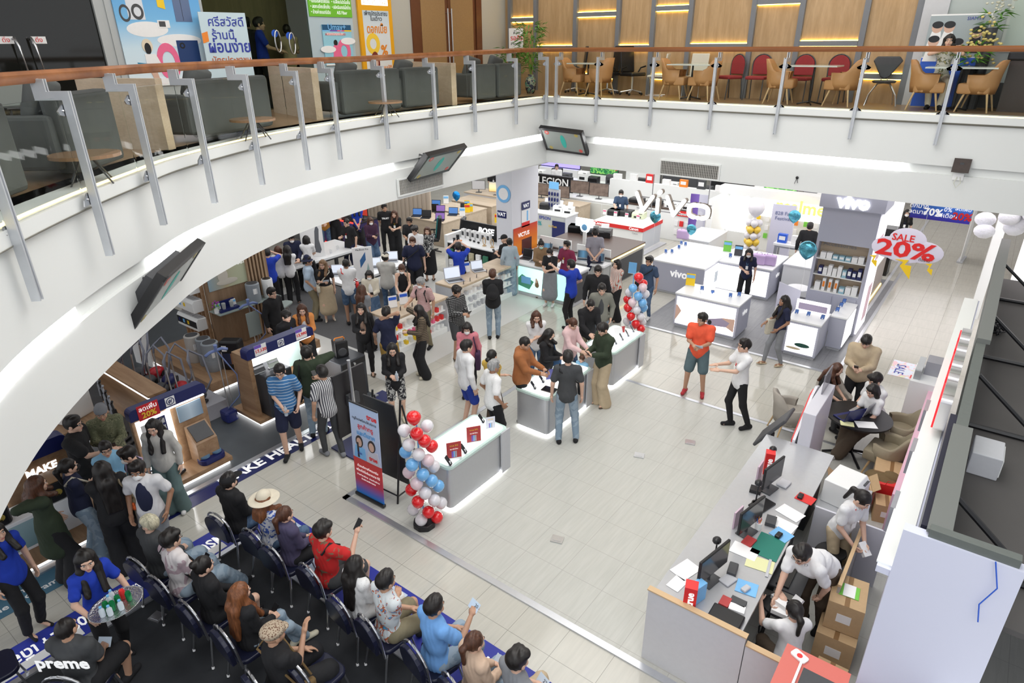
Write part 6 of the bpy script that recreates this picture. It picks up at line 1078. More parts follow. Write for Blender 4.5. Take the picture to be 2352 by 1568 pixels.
# ================= far back shapes =================
fb=[(-17.5,27,2.2,'purple lit shop box in the far rear',mat('lit_purple2',(.3,.25,.8),.5,emit=1.0)),(-14.8,26.5,1.4,'green picture television in the far rear',pat('tv_green','blotch',(.02,.15,.05),(.1,.4,.1),6,(.3,.5,.1),emit=.4,width=.5)),(-12.6,26,1.6,'white appliance shelf unit in the far rear',white),(-10.7,25.5,1.5,'dark panel stand with a blue sign in the far rear',dark),(-8.7,26,1.7,'black shelving unit in the far rear',black),(-6.9,26,1.3,'bright green television in the far rear',pat('tv_green2','blotch',(.05,.3,.05),(.2,.6,.1),5,(.5,.7,.2),emit=.6,width=.5)),(-5.2,26.5,1.8,'grey display wall in the far rear',grey),(-3.6,25.5,1.2,'brown pebbled picture screen behind the yellow letters',pat('tv_brown','dots',(.35,.12,.05),(.06,.02,.01),30,emit=.3,width=.35))]
for x,y,w,l,m in fb: t=thing('rear_display',l,'display',(x,y,.005)); MB().b2(-w/2,w/2,-.2,.2,0,.9).build('base',white,t); MB().b2(-w/2,w/2,-.03,.03,.95,1.95).build('panel',m,t); MB().b2(-w/2-.03,w/2+.03,.03,.06,.9,2.0).build('frame',dark,t)
for k in range(12): carton((-12.2+.68*k,23.0,1.553),0,'small item %s from the left on the low white partition'%(names[k] if k<11 else 'last'),(.3,.12,.2+.06*(k%3)),[paper,white,red,paper,orange,dark,paper,skyb][k%8],'items on the low white partition')
for k in range(14): x=-17+.7*k; printer((x,24.6+.3*(k%2),.9),0,'appliance %s along the far white shelf'%(names[k] if k<11 else 'near its right end, number %d'%(k+1)),[white,black,dark][k%3],'appliances on the far shelf',.45,.3,.3+.1*(k%2),False)
struct(bb('wall_far_shelf',-19,-6.8,24.4,25.2,0,.9,white));
flr=thing('flower_vase','red tulips in a white vase on the low partition behind the monitors','flowers',(-12.0,22.65,.96)); MB().lathe((0,0,0),[(.05,0),(.07,.15),(.04,.2)],12).build('vase',paper,flr); q=MB(); [q.ell((random.gauss(0,.12),random.gauss(0,.05),.4+random.gauss(0,.06)),(.03,.03,.04),6,5) for _ in range(12)]; q.build('blossoms',red,flr); flr.location=(-12.35,23.0,1.553)
# aisle
t=counter(-3.0,-2.2,18.5,20.5,1.0,mat('brand_wood',(.35,.3,.28),.4),white,'white topped counter with warm floor glow beside the aisle'); MB().b2(.0,.42,-1.,1.0,0,.03).build('warm_floor_line',glowY,t); struct(MB().b2(-2.12,-2.05,17.3,40,0,.03).b2(-3.6,-2.12,17.24,17.3,0,.03).build('trim_11',lgrey))
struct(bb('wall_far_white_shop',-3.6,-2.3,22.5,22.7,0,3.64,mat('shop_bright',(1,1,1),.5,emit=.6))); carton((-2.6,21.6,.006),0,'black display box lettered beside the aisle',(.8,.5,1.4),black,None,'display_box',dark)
p=ay(2160,490,15.6); t=thing('hanging_banner','blue hanging discount banner with 70% and 20% in red and white','banner',(p.x,15.6,p.z+.1)); w=1.05; MB().b2(-w/2,w/2,0,.01,-.25,.6).build('banner_cloth',grad('banner_blue',[(0,(.05,.02,.45)),(.4,(.05,.25,.8)),(1,(.15,.5,.9))],'Z',-.25,.6),t); F=Face(t,w,1.)
F.txt('ตกมาก\nลดมาก',.12,-.75,-.12,txtw,bold=.01); F.txt('70%',.2,-.25,-.2,txtw,bold=.03); F.txt('0%\n24เดือน',.12,.22,-.15,txtw,bold=.01); F.txt('20%',.2,.72,-.25,txtr,bold=.03); F.txt('ลดเพิ่ม',.1,.7,.05,txtw); F.rect(-.6,.1,.12,.32,red); F.txt('วันนี้ - 30 ก.ย. 67',.09,-.25,.22,txtw); F.txt('มหกรรม',.3,-.3,.62,txtw,bold=.03)
MB().tube([(-w/2+.05,0,.6),(-w/2+.05,0,3.64-t.location.z)],.005).tube([(w/2-.05,0,.6),(w/2-.05,0,3.64-t.location.z)],.005).build('hanging_wire',lgrey,t)
p=ay(2080,570,13.3); t=thing('cloud_sign','hanging cloud-shaped SALE 20% sign with lightning bolts','sign',(p.x,13.3,p.z)); M=M90X; MB().ell((-.25,0,-.02),(.3,.012,.2),20,10).ell((.28,0,-.03),(.32,.012,.2),20,10).ell((0,0,.15),(.3,.012,.22),20,10).ell((0,0,-.1),(.35,.012,.17),20,10).build('cloud',mat('cloud_lilac',(.72,.68,.8),.5),t); F=Face(t,1.2,.8)
for nm in ():pass
F.k=22; F.txt('SALE',.17,-.12,.45,txtr,bold=.02); F.txt('20%',.4,0,-.1,txtr,bold=.03,w=.95); F.txt('ทั้งร้าน',.07,.55,-.42,txtk)
for x,s in((-.48,.5),(.0,1.),(.42,.45)): MB().prism([(x-.12*s,-.22),(x+.1*s,-.2),(x+.05*s,-.3),(x+.16*s,-.3),(x+.18*s,-.3-.25*s),(x-.02*s,-.33),(x+.02*s,-.25)],.014,.024,0,M90X).build('bolt',yellow,t)
MB().tube([(-.2,0,.25),(-.2,0,3.64-p.z)],.003,5).tube([(.2,0,.25),(.2,0,3.64-p.z)],.003,5).build('hanging_wire',lgrey,t)
t=thing('cotton_cloud','fluffy white cotton cloud hanging above the dark screen frame','cloud',(.6,17.2,2.9)); q=MB(); r=random.Random(5)
for i in range(26): q.ell((r.gauss(0,.32),r.gauss(0,.15),r.gauss(0,.13)),(.2,.18,.16),10,7)
q.build('fluff',mat('cotton',(.82,.82,.86),.95,bump=.8,nscale=30,noise=.04),t,smooth=True); MB().tube([(0,0,.1),(0,0,.74)],.004,5).build('hanging_wire',lgrey,t)
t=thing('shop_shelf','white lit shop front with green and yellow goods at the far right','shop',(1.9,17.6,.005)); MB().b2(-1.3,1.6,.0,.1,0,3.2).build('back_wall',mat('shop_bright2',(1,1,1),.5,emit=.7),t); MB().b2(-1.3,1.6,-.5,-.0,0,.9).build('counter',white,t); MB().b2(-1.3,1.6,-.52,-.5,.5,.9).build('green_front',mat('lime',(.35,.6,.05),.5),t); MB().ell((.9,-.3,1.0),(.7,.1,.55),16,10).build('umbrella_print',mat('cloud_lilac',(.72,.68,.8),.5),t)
for k in range(8): carton((.95+.3*k,17.25,.91),0,'lime and white pack, %s from the left in the far right shop'%names[k],(.16,.1,.35),mat('lime',(.35,.6,.05),.5) if k%2 else yellow,'packs in the far right shop')
t=thing('roll_up_banner','narrow white roll-up stand edge-on at the aisle right','banner',(-.55,24.5,.005),1.5); MB().b2(-.4,.4,-.01,.01,.05,2.1).build('banner_cloth',paper,t); MB().b2(-.4,.4,-.08,.08,0,.05).build('base_bar',lgrey,t)
struct(bb('wall_right_shop',.05,.25,19,30,0,3.64,white))
# ================= service kiosk =================
kg=mat('kiosk_grey',(.62,.62,.63),.45,noise=.04); edge=mat('oak_edge',(.6,.42,.24),.5); kt=mat('kiosk_top',(.5,.51,.53),.25,metal=.3,noise=.04)
KZ=.95
t=thing('service_counter','long grey service counter crowded with monitors and papers','counter',(0,0,.012)); MB().b2(-1.98,-1.02,5.1,9.0,.9,.935).build('worktop',kt,t); MB().b2(-1.98,-1.9,5.1,9.0,0,.9).build('front_panel',kg,t); MB().b2(-1.9,-1.1,6.9,7.6,0,.9).build('cabinet',dark,t); MB().b2(-1.9,-1.1,8.3,8.95,0,.9).build('cabinet',dark,t); SURF.append((-1.98,-1.02,5.1,9.,KZ))
t=thing('end_partition','grey end partition with oak edge at the near end of the kiosk','partition',(0,0,.012)); MB().b2(-2.0,-.95,5.02,5.07,0,1.02).build('panel',kg,t); MB().b2(-2.01,-.94,5.01,5.08,1.02,1.035).build('edge_trim',edge,t); MB().b2(-.94,-.1,5.02,5.07,0,.93).build('side_panel',kg,t); MB().b2(-.94,-.1,5.01,5.08,.93,.945).build('side_trim',edge,t)
p1=mat('partition_white',(.62,.62,.68),.4)
t=thing('display_partition','white partition and slanted white panel with red edge and orange money ring','partition',(-1.45,9.6,.012)); MB().b2(-.09,.09,-.6,.55,0,1.48).build('wall',p1,t,bevel=.01); YZ=Matrix(((0,0,1,0),(1,0,0,0),(0,1,0,0),(0,0,0,1)))
MB().prism([(-.6,.6),(-.6,.98),(.1,1.42),(.35,1.47),(.5,1.42),(.55,.6)],-.16,-.12,0,YZ).build('slanted_panel',mat('lean_white',(.72,.72,.77),.3),t); MB().prism([(-.6,.9),(-.6,.99),(.12,1.44),(.3,1.44),(-.2,1.18)],-.175,-.16,0,YZ).build('red_edge',red,t); MB().b2(-.02,.0,.1,.55,1.48,1.8).build('glass_screen',mat('screen_glass',(.3,.3,.34),.1,alpha=.6),t)
MB().tube([(-.172,-.25+.17*math.cos(a),.78+.17*math.sin(a)) for a in [i*.3927 for i in range(17)]],.016,6).build('orange_ring',orange,t); text('money',.1,frame((-1.635,9.35,.79),(0,-1,0),UP),mat('rust_lettering',(.5,.1,.02),.5),t)
t=thing('tilted_screen','dark tilted customer screen leaning over the kiosk far end','screen',(-1.95,9.25,.012)); MB().box((0,0,.95),(.05,.5,.7),M=Matrix.Rotation(.6,3,'Y')).build('screen_body',dark,t,bevel=.02); MB().tube([(.0,0,0),(0,0,.85)],.03).build('stand',dark,t)
def onk(px,py): p=at(px,py,KZ); return (min(max(p.x,-1.95),-1.06),min(max(p.y,5.15),8.95),KZ+.001)
for px,py,l,w in [(1632,1335,'black monitor nearest the kiosk partition, turned to the staff side',.55),(1718,1225,'middle black monitor on the kiosk counter',.52),(1768,1125,'far black monitor on the kiosk counter',.48)]: monitor(onk(px,py),1.35,l,w,.32,mat('scr_off',(.05,.05,.05),.15),'monitors on the kiosk counter')
def truebox(px,py,l,h=.3,s=.13):
 x,y,z=onk(px,py); t=thing('true_box',l,'box',(x,y,z),.3); MB().b2(-s/2,s/2,-s/2,s/2,0,h).build('carton',red,t); M=Matrix.Translation(t.location)@Matrix.Rotation(.3,4,'Z'); text('true',.11,frame(M@Vector((0,-s/2-.001,h*.5)),(M.to_3x3()@Vector((0,0,1))),(M.to_3x3()@Vector((-1,0,0)))),txtw,t,bold=.03)
truebox(1580,1395,'red upright box lettered true nearest the kiosk end partition'); truebox(1762,1085,'red and blue upright box lettered true at the far end of the kiosk',.34,.12)
def slab(name,px,py,d,m,l,cat,rz=.2,zoff=0.,g=None):
 x,y,z=onk(px,py); return MB().box((0,0,d[2]/2),d).build(name,m,loc=(x,y,z+zoff),rotz=rz,label=l,cat=cat,group=g)
K=[('paper_sheet',1575,1308,(.21,.3,.003),paper,'white sheet at the front left of the kiosk top','paper'),('paper_sheet',1555,1340,(.15,.21,.003),paper,'smaller white sheet before the first true box','paper'),('paper_sheet',1710,1265,(.3,.21,.004),paper,'white sheet with table print between near and middle monitor','paper'),('paper_sheet',1745,1295,(.3,.21,.003),mat('paper_yellow',(.75,.75,.42),.6),'pale yellow sheet near the bending man','paper'),
 ('price_list',1815,1178,(.3,.21,.004),paper,'white price list sheet with red frame at the far kiosk end','paper'),('price_list',1800,1205,(.28,.2,.004),paper,'plain list sheet below the red-framed one','paper'),('cutting_mat',1765,1255,(.3,.42,.004),mat('mat_green',(.02,.2,.15),.6),'dark green cutting mat beside the bending man','mat'),('mouse_pad',1715,1350,(.22,.2,.005),skyb,'blue round-cornered mouse pad at the near end','mouse pad'),('mouse_pad',1795,1228,(.22,.2,.005),skyb,'blue mouse pad at the middle of the kiosk','mouse pad'),('mouse_pad',1850,1145,(.22,.18,.005),red,'red printed mouse pad at the far end','mouse pad'),
 ('binder',1665,1425,(.33,.26,.05),black,'thick black binder on papers near the kiosk partition','binder'),('card_terminal',1682,1312,(.1,.19,.06),dark,'dark card terminal behind the near monitor','terminal'),('calculator',1672,1333,(.13,.18,.025),lgrey,'light calculator behind the near monitor','calculator'),('calculator',1800,1112,(.14,.18,.03),lgrey,'light calculator at the far monitor','calculator'),('phone_box',1695,1385,(.16,.1,.03),dark,'black flat phone box by the near mouse pad','box'),('phone_box',1692,1400,(.16,.1,.03),paper,'white flat phone box beside the black one','box'),
 ('mouse',1712,1355,(.065,.11,.035),lgrey,'silver computer mouse on the near blue pad','mouse'),('mouse',1788,1232,(.065,.11,.035),black,'black mouse on the middle pad','mouse'),('mouse',1838,1142,(.065,.11,.035),black,'black mouse on the red pad','mouse'),('payment_terminal',1770,1200,(.12,.17,.05),dark,'dark payment terminal behind the middle monitor','terminal'),('keyboard',1750,1160,(.2,.3,.02),black,'black keypad tray beside the far monitor','keyboard'),('pamphlet',1720,1245,(.12,.16,.02),redcard,'red and white pamphlets on the green mat','pamphlet'),('pamphlet',1665,1385,(.1,.14,.03),redcard,'red and white pamphlets by the near monitor','pamphlet'),
 ('number_display',1735,1128,(.14,.12,.05),black,'small black number display at the counter front','display'),('leaflet_stand',1600,1375,(.1,.16,.22),skyb,'blue leaflet holder behind the near true box','holder'),('leaflet_stand',1692,1205,(.02,.2,.24),mat('leaf_pink',(.6,.45,.55),.4),'clear leaflet stand before the middle monitor','holder'),('leaflet_stand',1742,1098,(.02,.2,.24),mat('leaf_pink',(.6,.45,.55),.4),'clear pink leaflet stand at the far box','holder'),('ruler',1765,1305,(.03,.3,.003),lgrey,'clear ruler lying on the yellow sheet','ruler')]
for i,(n_,px,py,d,m,l,c_) in enumerate(K):
 o=slab(n_,px,py,d,m,l,c_,rz=-.3+.15*(i%4),zoff=.0055 if n_ in('mouse','ruler','pamphlet') else 0.)
 if n_ in('binder','mouse','card_terminal','calculator'): b=o.modifiers.new('b','BEVEL'); b.width=.012; b.segments=2
for px,py,l in [(1740,1215,'white pen cup crammed with pens behind the middle monitor')]:
 x,y,z=onk(px,py); t=thing('pen_cup',l,'cup',(x,y,z)); MB().lathe((0,0,0),[(.035,0),(.04,.1)],14).build('cup',paper,t)
 for k in range(7): MB().tube([(.0,0,.02),(.03*math.cos(k),.03*math.sin(k),.17)],.004,5).build('pen',[blue,red,orange,black][k%4],t)
for px,py,l in [(1640,1290,'black webcam scanner on a stalk behind the near monitor'),(1768,1075,'black webcam scanner on a stalk at the far monitor'),(1735,1155,'small black webcam before the far monitor')]:
 x,y,z=onk(px,py); t=thing('document_camera',l,'camera',(x,y,z)); MB().lathe((0,0,0),[(.05,0),(.045,.02)],12).tube([(0,0,0),(0,0,.3)],.01).build('stalk',black,t); MB().ell((0,-.02,.33),(.05,.06,.04),10,8).build('camera_head',black,t)
# keyboard drawer and printer cabinet
t=thing('keyboard_tray','pulled-out tray with a black keyboard under the kiosk top','tray',(-1.0,6.45,.75)); MB().b2(-.04,.3,-.28,.28,0,.02).build('tray',dark,t); MB().b2(.02,.16,-.24,.24,.021,.045).build('keyboard',black,t)
t=counter(-.98,-.45,8.0,8.75,.72,kg,kt,'low grey cabinet carrying the big office printer',z=.012,name='printer_cabinet'); printer((-.72,8.35,.74),1.4,'large white office printer with a grey lid on the low cabinet',white,None,.5,.42,.34,False)
def obox(x,y,z,d,rz,l,open_=False):
 t=thing('cardboard_box',l,'box',(x,y,z),rz); MB().box((0,0,d[2]/2),d).build('carton',cardb,t)
 if open_:
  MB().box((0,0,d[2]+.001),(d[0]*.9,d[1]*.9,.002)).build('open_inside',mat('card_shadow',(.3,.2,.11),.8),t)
  for s in(-1,1): MB().box((s*(d[0]/2+.05),0,d[2]+.04),(.12,d[1],.006),M=Matrix.Rotation(-s*.7,3,'Y')).build('flap',cardb,t)
 else: MB().box((0,0,d[2]+.001),(.05,d[1],.002)).build('tape',mat('tape_brown',(.25,.14,.06),.3),t); MB().box((0,-d[1]/2-.001,d[2]*.5),(d[0]*.4,.002,d[2]*.3)).build('label',paper,t)
 return t
for k in (0,):
 t=obox(-.28,6.55,.42,(.36,.5,.38),.1,'tall stacked brown carton with red print and a green label'); MB().box((0,0,.385),(.2,.2,.003)).build('green_label',green,t); MB().box((0,0,.39),(.12,.2,.003)).build('white_label',paper,t); obox(-.28,6.45,.012,(.4,.55,.4),.05,'lower brown carton under the green-labelled one')
obox(-.75,9.35,.012,(.5,.4,.4),.3,'open brown box of rolled papers beside the printer cabinet',True); obox(-.33,10.0,.012,(.45,.4,.45),.1,'closed brown box by the wall behind the standing staff woman'); obox(-.25,9.3,.012,(.3,.3,.3),.2,'small brown box with a white label near the red bag')
obox(-.22,5.75,.012,(.3,.5,.25),.0,'low box of white sheets at the foot of the lavender wall')
t=thing('gift_bag','stack of glossy red paper bags near the wall','bag',(-.28,9.62,.012),.2); MB().box((0,0,.2),(.34,.14,.4)).build('bag',red,t); MB().tube([(-.07,-.07,.4),(-.05,-.07,.47),(.05,-.07,.47),(.07,-.07,.4)],.005).build('handle',red,t)
t=thing('cloth_heap','brown cloth heaped on a box near the red bags','cloth',(-.4,9.75,.32)); MB().ell((0,0,.05),(.25,.2,.08),14,8).ell((.1,.05,.1),(.14,.12,.06),12,8).build('cloth',mat('olive_cloth',(.16,.11,.05),.9,bump=.8,nscale=10),t,smooth=True)
t=thing('low_screen','low grey perforated panel with oak edge behind the kneeling area','partition',(-.38,7.1,.012)); MB().box((0,0,.45),(.03,1.3,.86)).build('panel',mat('perforated_grey',(.4,.38,.36),.7),t); MB().box((0,0,.9),(.04,1.32,.03)).build('edge_trim',edge,t)
struct(MB().b2(-.95,-.1,7.72,7.75,.012,.9).build('wall_kiosk_low',p1))
def stool(x,y,l,rz=0.,h=.62):
 t=thing('bar_stool',l,'stool',(x,y,.012),rz); MB().lathe((0,0,h),[(.16,0),(.2,.03),(.19,.05)],20,sy=.85).build('seat',black,t,smooth='auto')
 for a in(.8,2.35,3.9,5.5): MB().tube([(.12*math.cos(a),.12*math.sin(a),h),(.21*math.cos(a),.21*math.sin(a),0)],.012).build('leg',black,t)
 MB().tube([(.17*math.cos(a*.5236),.17*math.sin(a*.5236),.25) for a in range(13)],.01).build('foot_ring',black,t); return t
stool(-.85,6.0,'black bar stool holding white boxes between the two staff'); stool(-.62,7.35,'black mesh stool behind the bending man',1.,.55)
for k,(dx,dy,l) in enumerate([(-.03,.06,'white phone box on the stool, rear one'),(.0,-.02,'white phone box on the stool, middle one'),(.02,-.1,'white phone box on the stool, front one')]): MB().box((0,0,.025),(.1,.17,.05)).build('phone_box',paper,loc=(-.85+dx,6.0+dy,.684+.051*(k%2)),rotz=1.+.3*k,label=l,cat='box')
t=thing('coral_box','coral red plastic box with a white tag at the bottom edge','box',(-.45,5.15,.0)); t.location=(-.3,4.64,.0); cr=mat('coral',(.62,.15,.12),.4); MB().b2(-.27,.27,-.26,.26,0,1.35).build('body',cr,t); MB().b2(-.08,.22,-.2,.08,1.351,1.354).build('inside',dark,t); MB().b2(-.12,.25,-.22,-.2,1.35,1.38).b2(-.12,-.1,-.2,.1,1.35,1.38).build('rim',paper,t); MB().prism(rrect(.14,.09,.02),.0,.016,0,Matrix.Translation((-.14,.17,1.352))@Matrix.Rotation(-.4,4,'Z')).build('tag',paper,t); MB().cyl((-.14,.17,1.368),.025,.002,16).build('tag_logo',red,t)
# ================= meeting table =================
t=thing('round_table','black round meeting table with two laptops','table',(-1.0,10.75,.012)); MB().lathe((0,0,.73),[(.5,0),(.5,.03)],36).build('tabletop',black,t); MB().tube([(0,0,.05),(0,0,.73)],.04).build('pedestal',black,t); SURF.append((-1.35,-.65,10.4,11.1,.774))
for i in range(4): a=i*1.571+.5; MB().tube([(0,0,.09),(.45*math.cos(a),.45*math.sin(a),.03)],.022).build('foot',black,t)
laptop((-1.0,11.0,.774),-1.9,'open grey laptop before the brown-haired woman',slv,black,None); laptop((-1.15,10.55,.774),-2.2,'dark blue laptop before the bob-haired woman',navy,black,None)
MB().box((0,0,.002),(.3,.2,.004)).build('paper_sheet',paper,loc=(-.85,10.5,.775),rotz=.5,label='white papers on the black round table',cat='paper'); MB().box((0,0,.004),(.2,.14,.008)).build('notebook',mat('paper_yellow',(.75,.75,.42),.6),loc=(-1.1,10.35,.775),rotz=.3,label='small notebook at the edge of the black round table',cat='notebook')
oliv=mat('olive_fabric',(.30,.26,.18),.85,bump=.15); taup=mat('taupe_fabric',(.36,.33,.29),.85,bump=.15)
tub_chair((-.45,10.45,.012),yaw(-1,.15),'olive fabric armchair of the bob-haired woman',oliv,beech,'fabric_armchair'); tub_chair((-.4,11.25,.012),yaw(-1,-.2),'olive fabric armchair of the seated man in white',oliv,beech,'fabric_armchair'); tub_chair((-2.05,10.75,.012),yaw(.8,.5),'taupe fabric armchair behind the white partition',taup,beech,'fabric_armchair'); tub_chair((-1.55,11.55,.012),yaw(.6,-.8),'armchair of the long-haired woman at the round table',taup,beech,'fabric_armchair')
# ================= LED wall seen from behind =================
lav=mat('lavender_panel',(.68,.70,.84),.5,noise=.02,nscale=1)
struct(MB().b2(.02,.78,4.9,5.0,0,2.98).b2(.02,.12,5.0,12.4,0,2.5).b2(-.08,.12,4.91,12.3,2.5,2.56).build('wall_booth',lav)); struct(bb('wall_booth_top',-.09,.10,4.95,12.3,2.56,2.575,mat('ledge_white',(.88,.9,.88),.4)))
struct(MB().b2(-.2,-.1,8.6,12.2,0,.9).build('trim_pink',mat('booth_pink',(.75,.45,.55),.4)));
dk=mat('frame_charcoal',(.13,.145,.135),.6,noise=.1); struct(MB().b2(.25,6,5.05,14.6,2.3,2.35).build('ceiling_booth',mat('booth_roof',(.085,.08,.078),.7,noise=.1,nscale=2)))
t=thing('sign_frame','dark steel frame with braces holding the shop sign, seen from behind','frame',(.18,0,0)); MB().b2(.0,.1,5.0,14.6,2.58,3.0).build('beam',dk,t); MB().b2(-.02,.14,4.95,6.8,3.0,3.03).b2(-.0,.14,9.2,14.7,3.0,3.06).build('beam_cap',mat('cap_grey',(.17,.18,.17),.5),t); MB().b2(.0,.56,4.92,5.0,2.98,3.05).build('front_cap',dk,t)
for y in(5.6,8.2,10.4,13.2): MB().tube([(.1,y,3.0),(.85,y,2.36)],.025,6).tube([(.1,y,2.38),(1.6,y,2.38)],.03,6).build('brace',black,t)
MB().b2(-.06,.02,5.05,7.1,2.6,2.98).build('side_plate',mat('plate_navy',(.02,.02,.04),.4),t)
ch=mat('letter_steel',(.75,.73,.74),.2,metal=.9)
for k,(y0,y1) in enumerate([(7.25,7.75),(7.85,8.15),(8.25,8.65),(8.75,9.05),(9.15,9.5)]):
 m=MB(); m.prism(rrect(y1-y0,.42,.08),-.05,.05,0,Matrix.Translation((-.12,(y0+y1)/2,2.86))@Matrix(((0,0,1,0),(1,0,0,0),(0,1,0,0),(0,0,0,1)))); m.build('channel_letter',ch,t,smooth='auto'); MB().b2(-.19,-.172,y0+.03,y1-.03,2.68,3.02).build('letter_face',mat('letter_red',(.8,.02,.03),.4,emit=.5),t)
t=thing('control_box','pale metal control box on the dark booth roof','box',(.52,7.35,2.352)); MB().b2(-.13,.13,-.2,.2,0,.25).build('case',lgrey,t,bevel=.01); MB().b2(.13,.14,-.17,.17,.03,.22).build('front',white,t)
for k,(y,l) in enumerate([(5.9,'nearest grey clip lamp on the white ledge'),(7.0,'second grey clip lamp on the white ledge'),(8.0,'third grey clip lamp on the white ledge')]): MB().b2(-.12,-.08,y-.15,y+.15,2.3,2.576).build('clip_lamp',grey,label=l,cat='lamp',group=None)
t=thing('cable_bundle','tangle of black cables on the booth roof near the far brace','cable',(.42,11.5,2.352)); q=MB(); r=random.Random(2)
for i in range(5): q.tube([(r.uniform(-.12,.12),r.uniform(-.15,.15),.02+.03*i) for _ in range(6)],.012,6)
q.build('loops',black,t); MB().tube([(-.2,-.6,.4),(-.1,-.3,.3),(0,0,.03)],.012).build('lead',black,t)
MB().tube([(.6,4.88,3.0),(.66,4.86,2.8),(.6,4.87,2.6),(.63,4.86,2.45)],.005,5).build('blue_cable',blue,label='thin blue network cable hanging beside the lavender panel',cat='cable')
t=thing('white_counter','white counter with loose black cables at the bottom right corner','counter',(1.3,4.1,0)); MB().b2(-.75,1.2,-.5,.8,0,1.6).build('body',white,t);
for k in range(2): MB().tube([(-.3+.5*math.cos(a)*(.5+.2*k),.1+.3*math.sin(a),1.61) for a in [i*.5 for i in range(11)]],.01,6).build('cable_loop',black,t)
MB().tube([(.1,-.05,0),(-.05,.1,.05),(.1,.2,.0)],.01)
t=thing('counter_box','small dark topped box on the pink counter by the aisle','box',(-.25,12.6,.006)); MB().b2(-.25,.25,-.5,.35,0,1.0).build('pedestal',white,t); MB().b2(-.1,.22,-.1,.25,1.0,1.25).build('case',grey,t); MB().b2(-.22,-.12,-.4,.2,1.0,1.2).build('glass_case',mat('acrylic',(.85,.9,.92),.1,trans=.6),t)
# camera mount plate and outlet on the back beam
p=ay(2209,380,YB-.06); t=thing('mount_plate','rusty dark steel mounting plate on the back beam at the right','bracket',(p.x,YB-.08,p.z)); MB().box((0,0,0),(.26,.01,.24),M=Matrix.Rotation(-.3,3,'X')).build('plate',mat('rust_dark',(.06,.045,.04),.7,noise=.4,nscale=12),t); MB().b2(-.03,.03,.0,.08,-.05,.05).build('arm',dark,t); MB().b2(-.09,.07,.05,.079,-.26,-.14).build('socket_box',paper,t); MB().tube([(-.02,.04,-.2),(-.05,.0,-.3),(0,.0,-.38),(.05,.0,-.3),(.02,.04,-.2)],.006,6).build('cable_loop',mat('cable_white',(.6,.6,.5),.5),t)
p=ay(1831,408,YB-.02); MB().ell((0,0,0),(.03,.02,.03),8,6).tube([(0,-.01,0),(-.03,-.02,-.12)],.005,5).tube([(0,-.01,0),(.03,-.02,-.1)],.005,5).build('cable_stub',black,loc=p,label='short black cable stub sticking out of the back beam',cat='cable')
# ================= audience chairs =================
cvin=mat('navy_vinyl',(.012,.014,.035),.3,noise=.05)
def folding(loc,rz,l,cover=True):
 """front is local +Y"""
 t=thing('stacking_chair',l,'chair',loc,rz,'navy stacking chairs of the audience'); MB().prism(rrect(.42,.42,.1),.42,.48,0).build('seat',cvin,t,bevel=.015,smooth='auto')
 B=[(.2*math.cos(a),.68+.2*math.sin(a)) for a in [i*math.pi/10 for i in range(11)]]+[(-.18,.5),(.18,.5)]; R=Matrix.Translation((0,-.2,0))@Matrix.Rotation(.12,4,'X')@M90X
 MB().prism(B,-.02,.03,0,R).build('backrest',cvin,t,bevel=.01); fr_=[(x*1.06,-.215-(z-.5)*.12,z) for x,z in [(.19,.42)]+[(.2*math.cos(a),.69+.205*math.sin(a)) for a in [i*math.pi/10 for i in range(11)]]+[(-.19,.42)]]; MB().tube(fr_,.014).build('back_frame',chrome,t)
 sw_=MB(); sw_.tube([(-.12,-.265,.78),(-.05,-.27,.74),(.05,-.265,.74),(.12,-.265,.7)],.006,5); sw_.build('back_emblem',lgrey,t)
 for sx in(-1,1):
  for sy in(-1,1): MB().tube([(sx*.17,sy*.16,.43),(sx*.2,sy*.24,.012)],.012).build('leg',chrome,t); MB().lathe((sx*.2,sy*.24,0),[(.017,0),(.015,.025)],8).build('foot_cap',paper,t)
 return t
